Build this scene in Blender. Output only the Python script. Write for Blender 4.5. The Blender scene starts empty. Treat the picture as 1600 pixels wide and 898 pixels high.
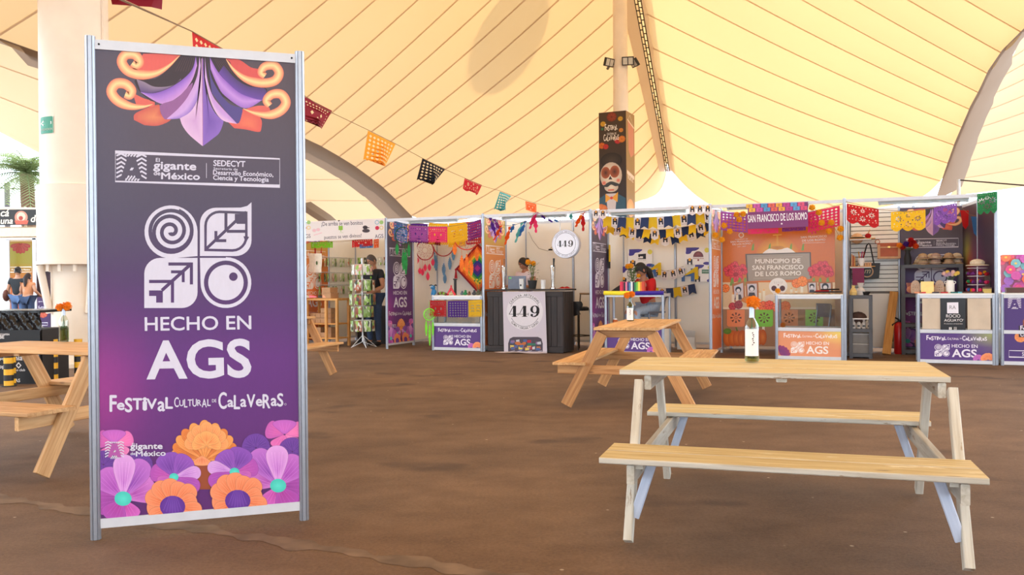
import bpy, math, random
from mathutils import Vector, Matrix
from mathutils.geometry import tessellate_polygon
random.seed(11)
SC = bpy.context.scene
COL = SC.collection
PI = math.pi
# ------------------------------------------------------------------ camera, light, exposure
F, CX, CY, CAMH = 1350.0, 800.0, 449.0, 1.235        # focal length in pixels of the 1600x898 frame, camera height
cam_data = bpy.data.cameras.new('camera'); cam = bpy.data.objects.new('camera', cam_data); COL.objects.link(cam)
cam_data.sensor_width = 36.0; cam_data.lens = 36.0*F/1600.0; cam_data.clip_end = 800
CAMR = Matrix.Rotation(PI/2-math.radians(0.395), 4, 'X') @ Matrix.Rotation(math.radians(-0.49), 4, 'Z')
cam.matrix_world = Matrix.Translation((0, 0, CAMH)) @ CAMR
SC.camera = cam
SC.view_settings.view_transform = 'Standard'; SC.view_settings.look = 'None'
SC.view_settings.gamma = 1.0; SC.view_settings.use_curve_mapping = False
SC.view_settings.exposure = 0.3
wd = bpy.data.worlds.new('sky'); SC.world = wd; wd.use_nodes = True
bgn = wd.node_tree.nodes['Background']; bgn.inputs[0].default_value = (0.74, 0.88, 1.0, 1); bgn.inputs[1].default_value = 4.2
sun_data = bpy.data.lights.new('sun', 'SUN'); sun = bpy.data.objects.new('sun', sun_data); COL.objects.link(sun)
sun_data.energy = 8.0; sun_data.angle = 0.02; sun_data.color = (1.0, 0.95, 0.87)
SUNV = Vector((0.30, 0.62, 0.95)).normalized()        # towards the sun
sun.rotation_euler = SUNV.to_track_quat('Z', 'Y').to_euler(); sun.location = (0, 0, 60)

# ------------------------------------------------------------------ pixel helpers and the frame of the stall row
R3 = CAMR.to_3x3()
CAMP = Vector((0, 0, CAMH))
def ray(x, y): return R3 @ Vector(((x-CX)/F, -(y-CY)/F, -1.0))
def at_depth(x, y, Y):
    d = ray(x, y); return CAMP + d*(Y/d.y)
def at_z(x, y, z=0.0):
    d = ray(x, y); return CAMP + d*((z-CAMH)/d.z)
ROW0 = Vector((-2.336, 16.09, 0)); PHI = math.atan2(-0.787, 1.83)
UV_U = Vector((math.cos(PHI), math.sin(PHI), 0)); UV_V = Vector((-math.sin(PHI), math.cos(PHI), 0))
BAY = 1.992
def RW(u, v, w=0.0): return ROW0 + UV_U*u + UV_V*v + Vector((0, 0, w))
def RP(x, y, v):
    "pixel on the vertical plane at depth v of the stall row -> (u, v, w)"
    d = ray(x, y); n = UV_V; p0 = ROW0 + n*v
    p = CAMP + d*((p0-CAMP).dot(n)/d.dot(n)); r = p-ROW0
    return (r.dot(UV_U), v, p.z)
# ------------------------------------------------------------------ colours and materials
def lin(c):
    if isinstance(c, str): c = tuple(int(c[i:i+2], 16) for i in (0, 2, 4))
    return tuple((v/255/12.92 if v/255 <= .04045 else ((v/255+.055)/1.055)**2.4) for v in c)
def mixc(a, b, t): return tuple(a[i]+(b[i]-a[i])*t for i in range(3))
MATS = {}; EDGE = {}
def M(name, rgb=(200, 200, 200), rough=.5, metal=0, var=.10, scale=14, bump=0, trans=0, alpha=1, ior=1.45, emit=0, spec=.5, stretch=(1, 1, 1), sheer=0):
    if name in MATS: return MATS[name]
    m = bpy.data.materials.new(name); m.use_nodes = True; nt = m.node_tree; b = nt.nodes['Principled BSDF']
    c = lin(rgb); N = nt.nodes.new; L = nt.links.new
    b.inputs['Roughness'].default_value = rough; b.inputs['Metallic'].default_value = metal
    b.inputs['Specular IOR Level'].default_value = spec; b.inputs['IOR'].default_value = ior
    b.inputs['Transmission Weight'].default_value = trans; b.inputs['Alpha'].default_value = alpha
    if var > 0 or bump > 0:
        tc = N('ShaderNodeTexCoord'); mp = N('ShaderNodeMapping'); mp.inputs['Scale'].default_value = stretch
        nz = N('ShaderNodeTexNoise'); nz.inputs['Scale'].default_value = scale; nz.inputs['Detail'].default_value = 5
        L(tc.outputs['Object'], mp.inputs[0]); L(mp.outputs[0], nz.inputs['Vector'])
        rp = N('ShaderNodeValToRGB'); rp.color_ramp.elements[0].position = .3; rp.color_ramp.elements[1].position = .7
        rp.color_ramp.elements[0].color = (*[v*(1-var) for v in c], 1); rp.color_ramp.elements[1].color = (*[min(1, v*(1+var*.7)) for v in c], 1)
        L(nz.outputs['Fac'], rp.inputs[0]); L(rp.outputs[0], b.inputs['Base Color'])
        if bump:
            bp = N('ShaderNodeBump'); bp.inputs['Strength'].default_value = bump; bp.inputs['Distance'].default_value = .01
            L(nz.outputs['Fac'], bp.inputs['Height']); L(bp.outputs[0], b.inputs['Normal'])
    else: b.inputs['Base Color'].default_value = (*c, 1)
    if emit:
        b.inputs['Emission Color'].default_value = (*c, 1); b.inputs['Emission Strength'].default_value = emit
    if sheer:   # thin paper or cloth: part of the light passes through
        tr = N('ShaderNodeBsdfTranslucent'); tr.inputs[0].default_value = (*c, 1); mx = N('ShaderNodeMixShader'); mx.inputs[0].default_value = sheer
        L(b.outputs[0], mx.inputs[1]); L(tr.outputs[0], mx.inputs[2]); L(mx.outputs[0], nt.nodes['Material Output'].inputs[0])
    MATS[name] = m; return m
def wood(name, a, b_, knots=True, scale=1.0, rough=.6, worn=None):
    if name in MATS: return MATS[name]
    m = bpy.data.materials.new(name); m.use_nodes = True; nt = m.node_tree; b = nt.nodes['Principled BSDF']; N = nt.nodes.new; L = nt.links.new
    tc = N('ShaderNodeTexCoord'); oi = N('ShaderNodeObjectInfo'); mp = N('ShaderNodeMapping'); mp.inputs['Scale'].default_value = (1.6*scale, 26*scale, 26*scale)
    ad = N('ShaderNodeVectorMath'); ml = N('ShaderNodeVectorMath'); ml.operation = 'SCALE'; ml.inputs[0].default_value = (37, 11, 23)
    L(oi.outputs['Random'], ml.inputs['Scale']); L(tc.outputs['Object'], ad.inputs[0]); L(ml.outputs[0], ad.inputs[1]); L(ad.outputs[0], mp.inputs[0])
    nz = N('ShaderNodeTexNoise'); nz.inputs['Scale'].default_value = 1.6; nz.inputs['Detail'].default_value = 7; nz.inputs['Distortion'].default_value = .5
    L(mp.outputs[0], nz.inputs['Vector'])
    rp = N('ShaderNodeValToRGB'); e = rp.color_ramp.elements; e[0].position = .32; e[1].position = .66
    e[0].color = (*lin(b_), 1); e[1].color = (*lin(a), 1); L(nz.outputs['Fac'], rp.inputs[0])
    hv = N('ShaderNodeHueSaturation'); mr = N('ShaderNodeMapRange'); mr.inputs[3].default_value = .86; mr.inputs[4].default_value = 1.1
    L(oi.outputs['Random'], mr.inputs[0]); L(mr.outputs[0], hv.inputs['Value']); L(rp.outputs[0], hv.inputs['Color'])
    out = hv.outputs[0]
    if knots:
        vo = N('ShaderNodeTexVoronoi'); vo.inputs['Scale'].default_value = 1.0; mk = N('ShaderNodeMapping'); mk.inputs['Scale'].default_value = (2.2, 7, 7)
        L(ad.outputs[0], mk.inputs[0]); L(mk.outputs[0], vo.inputs['Vector'])
        kr = N('ShaderNodeValToRGB'); kr.color_ramp.elements[0].position = .04; kr.color_ramp.elements[1].position = .1
        kr.color_ramp.elements[0].color = (.35, .3, .3, 1); kr.color_ramp.elements[1].color = (1, 1, 1, 1)
        mx = N('ShaderNodeMix'); mx.data_type = 'RGBA'; mx.blend_type = 'MULTIPLY'; mx.inputs[0].default_value = .8
        L(vo.outputs['Distance'], kr.inputs[0]); L(out, mx.inputs[6]); L(kr.outputs[0], mx.inputs[7]); out = mx.outputs[2]
    if worn:     # chipped paint: bare colour shows in streaks
        nw = N('ShaderNodeTexNoise'); nw.inputs['Scale'].default_value = 3.5; nw.inputs['Detail'].default_value = 9; nw.inputs['Roughness'].default_value = .7
        mw = N('ShaderNodeMapping'); mw.inputs['Scale'].default_value = (1.0, 5, 5); L(ad.outputs[0], mw.inputs[0]); L(mw.outputs[0], nw.inputs['Vector'])
        wr = N('ShaderNodeValToRGB'); wr.color_ramp.elements[0].position = worn[1]; wr.color_ramp.elements[1].position = worn[1]+.05
        mx = N('ShaderNodeMix'); mx.data_type = 'RGBA'; L(nw.outputs['Fac'], wr.inputs[0]); L(wr.outputs[0], mx.inputs[0])
        L(out, mx.inputs[6]); mx.inputs[7].default_value = (*lin(worn[0]), 1); out = mx.outputs[2]
    L(out, b.inputs['Base Color']); b.inputs['Roughness'].default_value = rough
    bp = N('ShaderNodeBump'); bp.inputs['Strength'].default_value = .25; bp.inputs['Distance'].default_value = .004
    L(nz.outputs['Fac'], bp.inputs['Height']); L(bp.outputs[0], b.inputs['Normal'])
    MATS[name] = m; return m
def colour_mat(name, rough=.45, sheer=0):
    "reads the printed colours stored on the mesh"
    if name in MATS: return MATS[name]
    m = bpy.data.materials.new(name); m.use_nodes = True; nt = m.node_tree; b = nt.nodes['Principled BSDF']; N = nt.nodes.new; L = nt.links.new
    at = N('ShaderNodeVertexColor'); at.layer_name = 'Col'
    nz = N('ShaderNodeTexNoise'); nz.inputs['Scale'].default_value = 60; mr = N('ShaderNodeMapRange'); mr.inputs[3].default_value = .94; mr.inputs[4].default_value = 1.04
    hv = N('ShaderNodeHueSaturation'); L(nz.outputs['Fac'], mr.inputs[0]); L(mr.outputs[0], hv.inputs['Value']); L(at.outputs[0], hv.inputs['Color'])
    L(hv.outputs[0], b.inputs['Base Color']); b.inputs['Roughness'].default_value = rough; b.inputs['Specular IOR Level'].default_value = .35
    if sheer:
        tr = N('ShaderNodeBsdfTranslucent'); mx = N('ShaderNodeMixShader'); mx.inputs[0].default_value = sheer; L(hv.outputs[0], tr.inputs[0])
        L(b.outputs[0], mx.inputs[1]); L(tr.outputs[0], mx.inputs[2]); L(mx.outputs[0], nt.nodes['Material Output'].inputs[0])
    MATS[name] = m; return m
# ------------------------------------------------------------------ mesh builder
class MB:
    def __init__(s): s.v = []; s.f = []; s.c = []; s.smooth = False
    def add(s, vs, fs, mat=None, col=None):
        o = len(s.v)
        for p in vs:
            p = Vector(p); s.v.append(mat @ p if mat else p)
        s.f += [tuple(i+o for i in f) for f in fs]
        s.c += [col]*len(vs); return s
    def box(s, lo, hi, mat=None, col=None):
        (a, b, c), (d, e, f) = lo, hi
        return s.add([(a, b, c), (d, b, c), (d, e, c), (a, e, c), (a, b, f), (d, b, f), (d, e, f), (a, e, f)],
                     [(0, 3, 2, 1), (4, 5, 6, 7), (0, 1, 5, 4), (1, 2, 6, 5), (2, 3, 7, 6), (3, 0, 4, 7)], mat, col)
    def cbox(s, c, d, mat=None, col=None):
        return s.box([c[i]-d[i]/2 for i in range(3)], [c[i]+d[i]/2 for i in range(3)], mat, col)
    def bar(s, p, q, w, t, up=(0, 0, 1), col=None):
        p, q = Vector(p), Vector(q); x = (q-p); l = x.length; x.normalize(); up = Vector(up)
        if abs(x.dot(up)) > .98: up = Vector((0, 1, 0))
        y = up.cross(x).normalized(); z = x.cross(y)
        m = Matrix.Translation(p) @ Matrix((x, y, z)).transposed().to_4x4()
        return s.box((0, -w/2, -t/2), (l, w/2, t/2), m, col)
    def tube(s, pts, r, n=8, cap=True, col=None):
        pts = [Vector(p) for p in pts]; rs = r if isinstance(r, (list, tuple)) else [r]*len(pts); o = len(s.v); k = len(pts)
        ref = None
        for i, p in enumerate(pts):
            d = (pts[min(i+1, k-1)]-pts[max(i-1, 0)]); d = d.normalized() if d.length > 1e-9 else Vector((0, 0, 1))
            if ref is None: ref = Vector((0, 0, 1)) if abs(d.z) < .9 else Vector((1, 0, 0))
            a = d.cross(ref).normalized(); b = a.cross(d).normalized(); ref = b
            for j in range(n):
                t = 2*PI*j/n; s.v.append(p+(a*math.cos(t)+b*math.sin(t))*rs[i]); s.c.append(col)
        for i in range(k-1):
            for j in range(n):
                j2 = (j+1) % n; s.f.append((o+i*n+j, o+i*n+j2, o+(i+1)*n+j2, o+(i+1)*n+j))
        if cap:
            s.f.append(tuple(o+j for j in range(n))[::-1]); s.f.append(tuple(o+(k-1)*n+j for j in range(n)))
        return s
    def lathe(s, prof, n=16, mat=None, col=None, sx=1, sy=1):
        o = len(s.v)
        for r, z in prof:
            for j in range(n):
                t = 2*PI*j/n; p = Vector((r*sx*math.cos(t), r*sy*math.sin(t), z)); s.v.append(mat @ p if mat else p); s.c.append(col)
        for i in range(len(prof)-1):
            for j in range(n):
                j2 = (j+1) % n; s.f.append((o+i*n+j, o+i*n+j2, o+(i+1)*n+j2, o+(i+1)*n+j))
        s.f.append(tuple(o+j for j in range(n))[::-1]); s.f.append(tuple(o+(len(prof)-1)*n+j for j in range(n)))
        return s
    def ball(s, c, r, n=10, k=6, col=None, mat=None):
        rx, ry, rz = r if isinstance(r, (tuple, list)) else (r, r, r)
        pr = [(math.sin(PI*(i+.02)/(k+.04)), -math.cos(PI*(i+.02)/(k+.04))) for i in range(k+1)]
        m = Matrix.Translation(c) @ Matrix.Diagonal((rx, ry, rz, 1))
        return s.lathe(pr, n, (mat @ m) if mat else m, col)
    def torus(s, c, R, r, n=24, k=6, axis='y', col=None, sx=1, sz=1):
        pts = []
        for i in range(n):
            t = 2*PI*i/n; a, b = R*math.cos(t)*sx, R*math.sin(t)*sz
            pts.append(Vector(c)+(Vector((a, 0, b)) if axis == 'y' else Vector((a, b, 0)) if axis == 'z' else Vector((0, a, b))))
        pts.append(pts[0]); pts.append(pts[1]); return s.tube(pts[:-1], r, k, False, col)
    def grid(s, fn, nu, nv, col=None):
        o = len(s.v)
        for i in range(nu+1):
            for j in range(nv+1):
                p = fn(i/nu, j/nv); s.v.append(Vector(p)); s.c.append(col(i/nu, j/nv) if callable(col) else col)
        for i in range(nu):
            for j in range(nv):
                a = o+i*(nv+1)+j; s.f.append((a, a+nv+1, a+nv+2, a+1))
        return s
    def prism(s, pts, y0, y1, mat=None, col=None, holes=()):
        "outline in the xz plane, given thickness along y"
        loops = [list(pts)]+[list(h) for h in holes]; flat = [p for l in loops for p in l]
        tris = tessellate_polygon([[Vector((p[0], p[1], 0)) for p in l] for l in loops]); n = len(flat)
        vs = [(p[0], y0, p[1]) for p in flat]+[(p[0], y1, p[1]) for p in flat]
        fs = [tuple(t) for t in tris]+[tuple(i+n for i in t[::-1]) for t in tris]; o = 0
        for l in loops:
            k = len(l)
            for i in range(k): fs.append((o+i, o+(i+1) % k, o+(i+1) % k+n, o+i+n))
            o += k
        return s.add(vs, fs, mat, col)
    def mesh(s, name):
        me = bpy.data.meshes.new(name); me.from_pydata([tuple(v) for v in s.v], [], s.f); me.validate()
        if any(c is not None for c in s.c) and len(me.vertices) == len(s.c):
            ca = me.color_attributes.new('Col', 'FLOAT_COLOR', 'POINT'); buf = []
            for c in s.c: buf += [*(c or (1, 1, 1)), 1]
            ca.data.foreach_set('color', buf)
        if s.smooth:
            me.polygons.foreach_set('use_smooth', [True]*len(me.polygons))
            try: me.set_sharp_from_angle(angle=math.radians(50))
            except Exception: pass
        me.update(); return me
    def sm(s): s.smooth = True; return s
    def build(s, name, mat, parent=None, loc=None, rz=None, label=None):
        return obj(name, s.mesh(name), mat, parent, loc, rz, label)
def obj(name, me, mat, parent=None, loc=None, rz=None, label=None):
    if mat is not None and not me.materials: me.materials.append(mat)
    o = bpy.data.objects.new(name, me); COL.objects.link(o)
    if parent is not None: o.parent = parent
    if loc is not None: o.location = loc
    if rz is not None: o.rotation_euler = (0, 0, rz)
    if label: o['label'] = label
    return o
def tag(o, label, cat, group=None):
    o['label'] = label; o['category'] = cat
    if group: o['group'] = group
    return o
def struct(o, label=None):
    o['kind'] = 'structure'
    if label: o['label'] = label
    return o
def thing(name, label, cat, loc, rz=0.0, group=None):
    e = bpy.data.objects.new(name, None); COL.objects.link(e); e.empty_display_size = .1
    e.location = loc; e.rotation_euler = (0, 0, rz); return tag(e, label, cat, group)
def rthing(name, label, cat, uvw, group=None, rz=0.0): return thing(name, label, cat, RW(*uvw), PHI+rz, group)
def rtag(mb, name, mat, uvw, label, cat, group=None, rz=0.0): return tag(mb.build(name, mat, None, RW(*uvw), PHI+rz), label, cat, group)
def plank(name, p, q, w, t, mat, parent=None, up=(0, 0, 1), bev=True, cache={}):
    "a board of its own with local x along its length"
    p, q = Vector(p), Vector(q); x = q-p; l = x.length; x.normalize(); up = Vector(up)
    y = up.cross(x).normalized(); z = x.cross(y)
    key = (round(l, 3), round(w, 3), round(t, 3), mat.name)
    if key not in cache:
        b = min(.004, t*.2); mb = MB()
        a = [(-l/2, l/2), (-w/2, w/2), (-t/2, t/2)]; vs = []
        for sx in (0, 1):
            for (yy, zz) in ((a[1][0]+b, a[2][0]), (a[1][1]-b, a[2][0]), (a[1][1], a[2][0]+b), (a[1][1], a[2][1]-b), (a[1][1]-b, a[2][1]), (a[1][0]+b, a[2][1]), (a[1][0], a[2][1]-b), (a[1][0], a[2][0]+b)):
                vs.append((a[0][sx], yy, zz))
        fs = [tuple(range(8))[::-1], tuple(range(8, 16))]+[(i, (i+1) % 8, (i+1) % 8+8, i+8) for i in range(8)]
        mb.add(vs, fs); me = mb.mesh(name); me.materials.append(mat); cache[key] = me
        if mat.name in EDGE:      # painted edges round a bare face
            me.materials.append(EDGE[mat.name])
            for i, fc in enumerate(me.polygons): fc.material_index = 0 if i == 6 else 1
    o = bpy.data.objects.new(name, cache[key]); COL.objects.link(o)
    if parent is not None: o.parent = parent
    o.matrix_local = Matrix.Translation((p+q)/2) @ Matrix((x, y, z)).transposed().to_4x4()
    return o
def copy_tree(o, parent=None):
    c = o.copy(); COL.objects.link(c); c.parent = parent
    for ch in list(o.children): copy_tree(ch, c)
    return c
# ------------------------------------------------------------------ ground
def ground_mat():
    m = bpy.data.materials.new('asphalt'); m.use_nodes = True; nt = m.node_tree; b = nt.nodes['Principled BSDF']; N = nt.nodes.new; L = nt.links.new
    tc = N('ShaderNodeTexCoord')
    def noise(scale, det, rough=.55, st=(1, 1, 1)):
        mp = N('ShaderNodeMapping'); mp.inputs['Scale'].default_value = st; n = N('ShaderNodeTexNoise'); n.inputs['Scale'].default_value = scale
        n.inputs['Detail'].default_value = det; n.inputs['Roughness'].default_value = rough; L(tc.outputs['Object'], mp.inputs[0]); L(mp.outputs[0], n.inputs['Vector']); return n
    def ramp(src, p0, c0, p1, c1):
        r = N('ShaderNodeValToRGB'); r.color_ramp.elements[0].position = p0; r.color_ramp.elements[1].position = p1
        r.color_ramp.elements[0].color = (*c0, 1); r.color_ramp.elements[1].color = (*c1, 1); L(src, r.inputs[0]); return r
    def mix(mode, f, a, c):
        x = N('ShaderNodeMix'); x.data_type = 'RGBA'; x.blend_type = mode
        if isinstance(f, float): x.inputs[0].default_value = f
        else: L(f, x.inputs[0])
        L(a, x.inputs[6])
        if isinstance(c, tuple): x.inputs[7].default_value = (*c, 1)
        else: L(c, x.inputs[7])
        return x
    big = noise(.35, 5); base = ramp(big.outputs['Fac'], .3, lin((96, 74, 57)), .7, lin((128, 101, 79)))
    mid = noise(2.2, 8, .65, (1, 1.4, 1)); m1 = mix('MULTIPLY', .75, base.outputs[0], ramp(mid.outputs['Fac'], .28, (.62, .58, .55), .62, (1.08, 1.06, 1.04)).outputs[0])
    fine = noise(55, 6, .85); m2 = mix('MULTIPLY', .55, m1.outputs[2], ramp(fine.outputs['Fac'], .34, (.5, .48, .47), .66, (1.45, 1.42, 1.38)).outputs[0])
    st = noise(.9, 3, .5, (1, 1.3, 1)); stain = ramp(st.outputs['Fac'], .62, (0, 0, 0), .70, (.6, .6, .6)); m3 = mix('MIX', stain.outputs[0], m2.outputs[2], lin((58, 44, 38)))
    vo = N('ShaderNodeTexVoronoi'); vo.inputs['Scale'].default_value = 4.2; vo.inputs['Randomness'].default_value = 1; L(tc.outputs['Object'], vo.inputs['Vector'])
    sp = ramp(vo.outputs['Distance'], .03, (.8, .8, .8), .05, (0, 0, 0)); m4 = mix('MIX', sp.outputs[0], m3.outputs[2], lin((186, 166, 142)))
    L(m4.outputs[2], b.inputs['Base Color']); b.inputs['Roughness'].default_value = .82; b.inputs['Specular IOR Level'].default_value = .3
    bp = N('ShaderNodeBump'); bp.inputs['Strength'].default_value = .5; bp.inputs['Distance'].default_value = .006; L(fine.outputs['Fac'], bp.inputs['Height']); L(bp.outputs[0], b.inputs['Normal'])
    return m
GM = ground_mat()
struct(MB().box((-70, -40, -.3), (70, 110, 0)).build('floor', GM), 'brown worn asphalt ground with pale specks and stains')
# pale dusty joint running across the near left corner, a hair proud of the asphalt
j0, j1 = at_z(-40, 772), at_z(820, 905)
jm = M('joint_dust', (116, 95, 78), .9, var=.45, scale=5)
def joint(t, s):
    p = j0.lerp(j1, t); w = .05*(1+.35*math.sin(t*31)+.3*math.sin(t*77)+.2*math.sin(t*141)); n = Vector((-(j1-j0).y, (j1-j0).x, 0)).normalized()
    q = p+n*((s-.5)*w*2+.012*math.sin(t*53)); return (q.x, q.y, .0015)
tag(MB().grid(joint, 160, 1).build('ground_joint', jm), 'pale dusty joint line crossing the asphalt in front of the purple sign', 'joint')

# ------------------------------------------------------------------ tensile canopy
def fabric(name, T, D):
    "woven membrane: T is the colour of the light it lets through, D what it reflects"
    m = bpy.data.materials.new(name); m.use_nodes = True; nt = m.node_tree; N = nt.nodes.new; L = nt.links.new
    nt.nodes.remove(nt.nodes['Principled BSDF'])
    d = N('ShaderNodeBsdfDiffuse'); d.inputs[0].default_value = (*D, 1)
    t = N('ShaderNodeBsdfTranslucent'); tc = N('ShaderNodeTexCoord'); nz = N('ShaderNodeTexNoise'); nz.inputs['Scale'].default_value = .18; nz.inputs['Detail'].default_value = 4
    L(tc.outputs['Object'], nz.inputs['Vector']); rp = N('ShaderNodeValToRGB'); rp.color_ramp.elements[0].color = (*[v*.94 for v in T], 1); rp.color_ramp.elements[1].color = (*[v*1.06 for v in T], 1)
    L(nz.outputs['Fac'], rp.inputs[0]); L(rp.outputs[0], t.inputs[0])
    a = N('ShaderNodeAddShader'); L(d.outputs[0], a.inputs[0]); L(t.outputs[0], a.inputs[1]); L(a.outputs[0], nt.nodes['Material Output'].inputs[0])
    MATS[name] = m; return m
FAB1 = fabric('canopy_cream', (.146, .083, .031), (.50, .44, .36))
FAB2 = fabric('canopy_yellow', (.176, .109, .046), (.50, .45, .36))
FAB3 = fabric('canopy_pale', (.130, .088, .050), (.50, .46, .40))
SEAM = fabric('canopy_seam', (.40, .33, .28), (.30, .24, .20))
BAND = fabric('canopy_band', (.060, .042, .031), (.22, .18, .15))
FLAP = fabric('ridge_flap', (.40, .36, .34), (.34, .28, .24))
def rbf(pts):
    "smooth depth over the picture: inverse depth fitted as a quadratic in the view direction"
    import numpy as np
    def row(x, y): x = (x-800)/800; y = (y-200)/400; return [1, x, y, x*x, x*y, y*y]
    k = 6 if len(pts) >= 8 else 3
    co = np.linalg.lstsq(np.array([row(p[0], p[1])[:k] for p in pts]), np.array([1/p[2] for p in pts]), rcond=None)[0]
    return lambda x, y: 1/max(.008, float(np.dot(co, row(x, y)[:k])))
def bez(p, q, sag, t):
    m = ((p[0]+q[0])/2+sag[0], (p[1]+q[1])/2+sag[1]); u = 1-t
    return (u*u*p[0]+2*u*t*m[0]+t*t*q[0], u*u*p[1]+2*u*t*m[1]+t*t*q[1])
def membrane(name, label, lines, depth, mat, n=22, seam_w=.10, skip_seam=()):
    root = bpy.data.objects.new(name, None); COL.objects.link(root); struct(root, label)
    curves = []
    for ln in lines:
        p, q, sag = ln[:3]; z0, z1 = ln[3:] if len(ln) > 3 else (None, None)
        e0 = z0-depth(*p) if z0 else 0; e1 = z1-depth(*q) if z1 else 0
        curves.append([at_depth(*bez(p, q, sag, t/n), depth(*bez(p, q, sag, t/n))+e0*(1-t/n)**2+e1*(t/n)**2) for t in range(n+1)])
    for k in range(len(curves)-1):
        A, B = curves[k], curves[k+1]; mb = MB()
        mb.grid(lambda a, t: A[round(t*n)].lerp(B[round(t*n)], a)+Vector((0, 0, -.10*math.sin(PI*a))), 4, n).sm().build('fabric_panel', mat, root)
    for k in range(len(curves)):
        if k in skip_seam: continue
        A = curves[k]; B = curves[k+1] if k+1 < len(curves) else curves[k-1]; mb = MB()
        mb.grid(lambda a, t: A[round(t*n)]+(B[round(t*n)]-A[round(t*n)]).normalized()*seam_w*(a-.5)+Vector((0, 0, -.03)), 1, n).build('seam', SEAM, root)
    return root, curves
# strip (laced ridge): pixel path and depth
STRIP = [(1043, 268), (1037, 232), (1030, 190), (1021, 140), (1012, 90), (1003, 40), (995, -5), (978, -100), (962, -200), (945, -300), (925, -420), (900, -560), (880, -700)]
SZ = [48, 47, 46, 44, 42, 40, 38.5, 35.5, 33, 30, 26, 21, 17]
def strip_at(y):
    for i in range(len(STRIP)-1):
        a, b = STRIP[i], STRIP[i+1]
        if a[1] >= y >= b[1]:
            t = (a[1]-y)/(a[1]-b[1]); return (a[0]+(b[0]-a[0])*t, y), SZ[i]+(SZ[i+1]-SZ[i])*t
    return STRIP[-1], SZ[-1]
d1 = rbf([(-150, 20, 14), (0, 60, 17), (250, 140, 22), (475, 220, 28), (640, 335, 42), (850, 335, 50), (1043, 268, 48), (1030, 190, 46), (1012, 90, 42), (995, 0, 38.5), (962, -200, 33), (925, -420, 26), (880, -700, 17),
          (400, -200, 19), (100, -200, 14), (600, 0, 31), (750, 100, 38)])
L1 = []
arch = [(1010, 310), (950, 322), (900, 330), (850, 336), (790, 338), (740, 340), (690, 342), (641, 337), (616, 311), (597, 293), (576, 277), (554, 261), (528, 245), (500, 229), (470, 215), (425, 196), (372, 178), (310, 160), (240, 140), (165, 118), (80, 90), (-10, 58), (-120, 15), (-260, -50)]
sy = [256, 240, 222, 199, 172, 146, 112, 72, 32, -12, -58, -105, -152, -200, -248, -296, -340, -385, -430, -475, -520, -570, -630, -690]
for a, y in zip(arch, sy):
    s, z = strip_at(y); L1.append((a, (s[0]+1, y), (14, 22), None, z))
mem1, c1 = membrane('ceiling', 'cream tensile canopy with diagonal seams left of the laced ridge', L1, d1, FAB1)
d2 = rbf([(1043, 268, 48), (1030, 190, 46), (1012, 90, 42), (995, 0, 38.5), (962, -200, 33), (925, -420, 26), (880, -700, 17), (1480, 300, 40), (1520, 170, 34), (1560, 100, 30), (1620, 20, 25), (1250, 320, 46), (1250, 100, 36), (1800, -150, 18), (1400, -300, 17)])
L2 = []
ends = [(1130, 330), (1230, 332), (1330, 330), (1436, 310), (1470, 282), (1482, 254), (1492, 226), (1504, 198), (1516, 170), (1530, 144), (1544, 114), (1566, 82), (1598, 50), (1640, 10), (1700, -40), (1790, -110), (1900, -200)]
sy2 = [250, 228, 194, 156, 116, 68, 14, -50, -110, -175, -240, -305, -370, -430, -500, -580, -690]
for e, y in zip(ends, sy2):
    s, z = strip_at(y); L2.append(((s[0]-1, y), e, (-10, 16), z, None))
mem2, c2 = membrane('ceiling', 'pale yellow tensile canopy with seams right of the laced ridge', L2, d2, FAB2)
# canopy continuing overhead and behind the viewer
ext = bpy.data.objects.new('ceiling', None); COL.objects.link(ext); struct(ext, 'cream tensile canopy overhead')
def over(A, far, peak=2.0):
    n = len(A)-1
    MB().grid(lambda a, t: A[round(t*n)].lerp(Vector(far(t)), a)+Vector((0, 0, peak*math.sin(PI*a))), 8, n).sm().build('fabric_panel', FAB1, ext)
over(c1[-1], lambda t: (-34+30*t, -26, 8+3*t)); over(c2[-1], lambda t: (-4+34*t, -26, 11-3*t))
# laced ridge: two fabric flaps and the black lacing between them
lace = bpy.data.objects.new('laced_ridge', None); COL.objects.link(lace); tag(lace, 'black rope lacing with pale flaps joining the two big canopies', 'lacing')
RID = [at_depth(x, y, z-.7) for (x, y), z in zip(STRIP, SZ)]
def rid(t):
    k = t*(len(RID)-1); i = min(int(k), len(RID)-2); return RID[i].lerp(RID[i+1], k-i)
ACR = Vector((1, 0, 0))
for s0, s1, nm in ((-.82, -.14, 'flap'), (.14, .82, 'flap')):
    MB().grid(lambda a, t: rid(t)+ACR*(s0+(s1-s0)*a)*(.55+.45*t*1.6), 1, 40).build(nm, FLAP, lace)
LCM = M('black_rope', (38, 34, 30), .8)
mb = MB(); NT = 110
for sx in (-.16, 0, .16): mb.tube([rid(i/60)+ACR*sx*(.6+.6*i/60)+Vector((0, -.06, 0)) for i in range(61)], .022, 4)
mb.build('rope', LCM, lace)
mb = MB()
for i in range(NT):
    t = (i+.5)/NT; k = .6+.6*t; off = .16 if i % 2 else 0
    mb.bar(rid(t)+ACR*(-.16+off)*k+Vector((0, -.07, 0)), rid(t)+ACR*off*k+Vector((0, -.07, 0)), .04, .04)
o = mb.build('lacing_rung', LCM, lace); o['kind'] = 'stuff'
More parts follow.
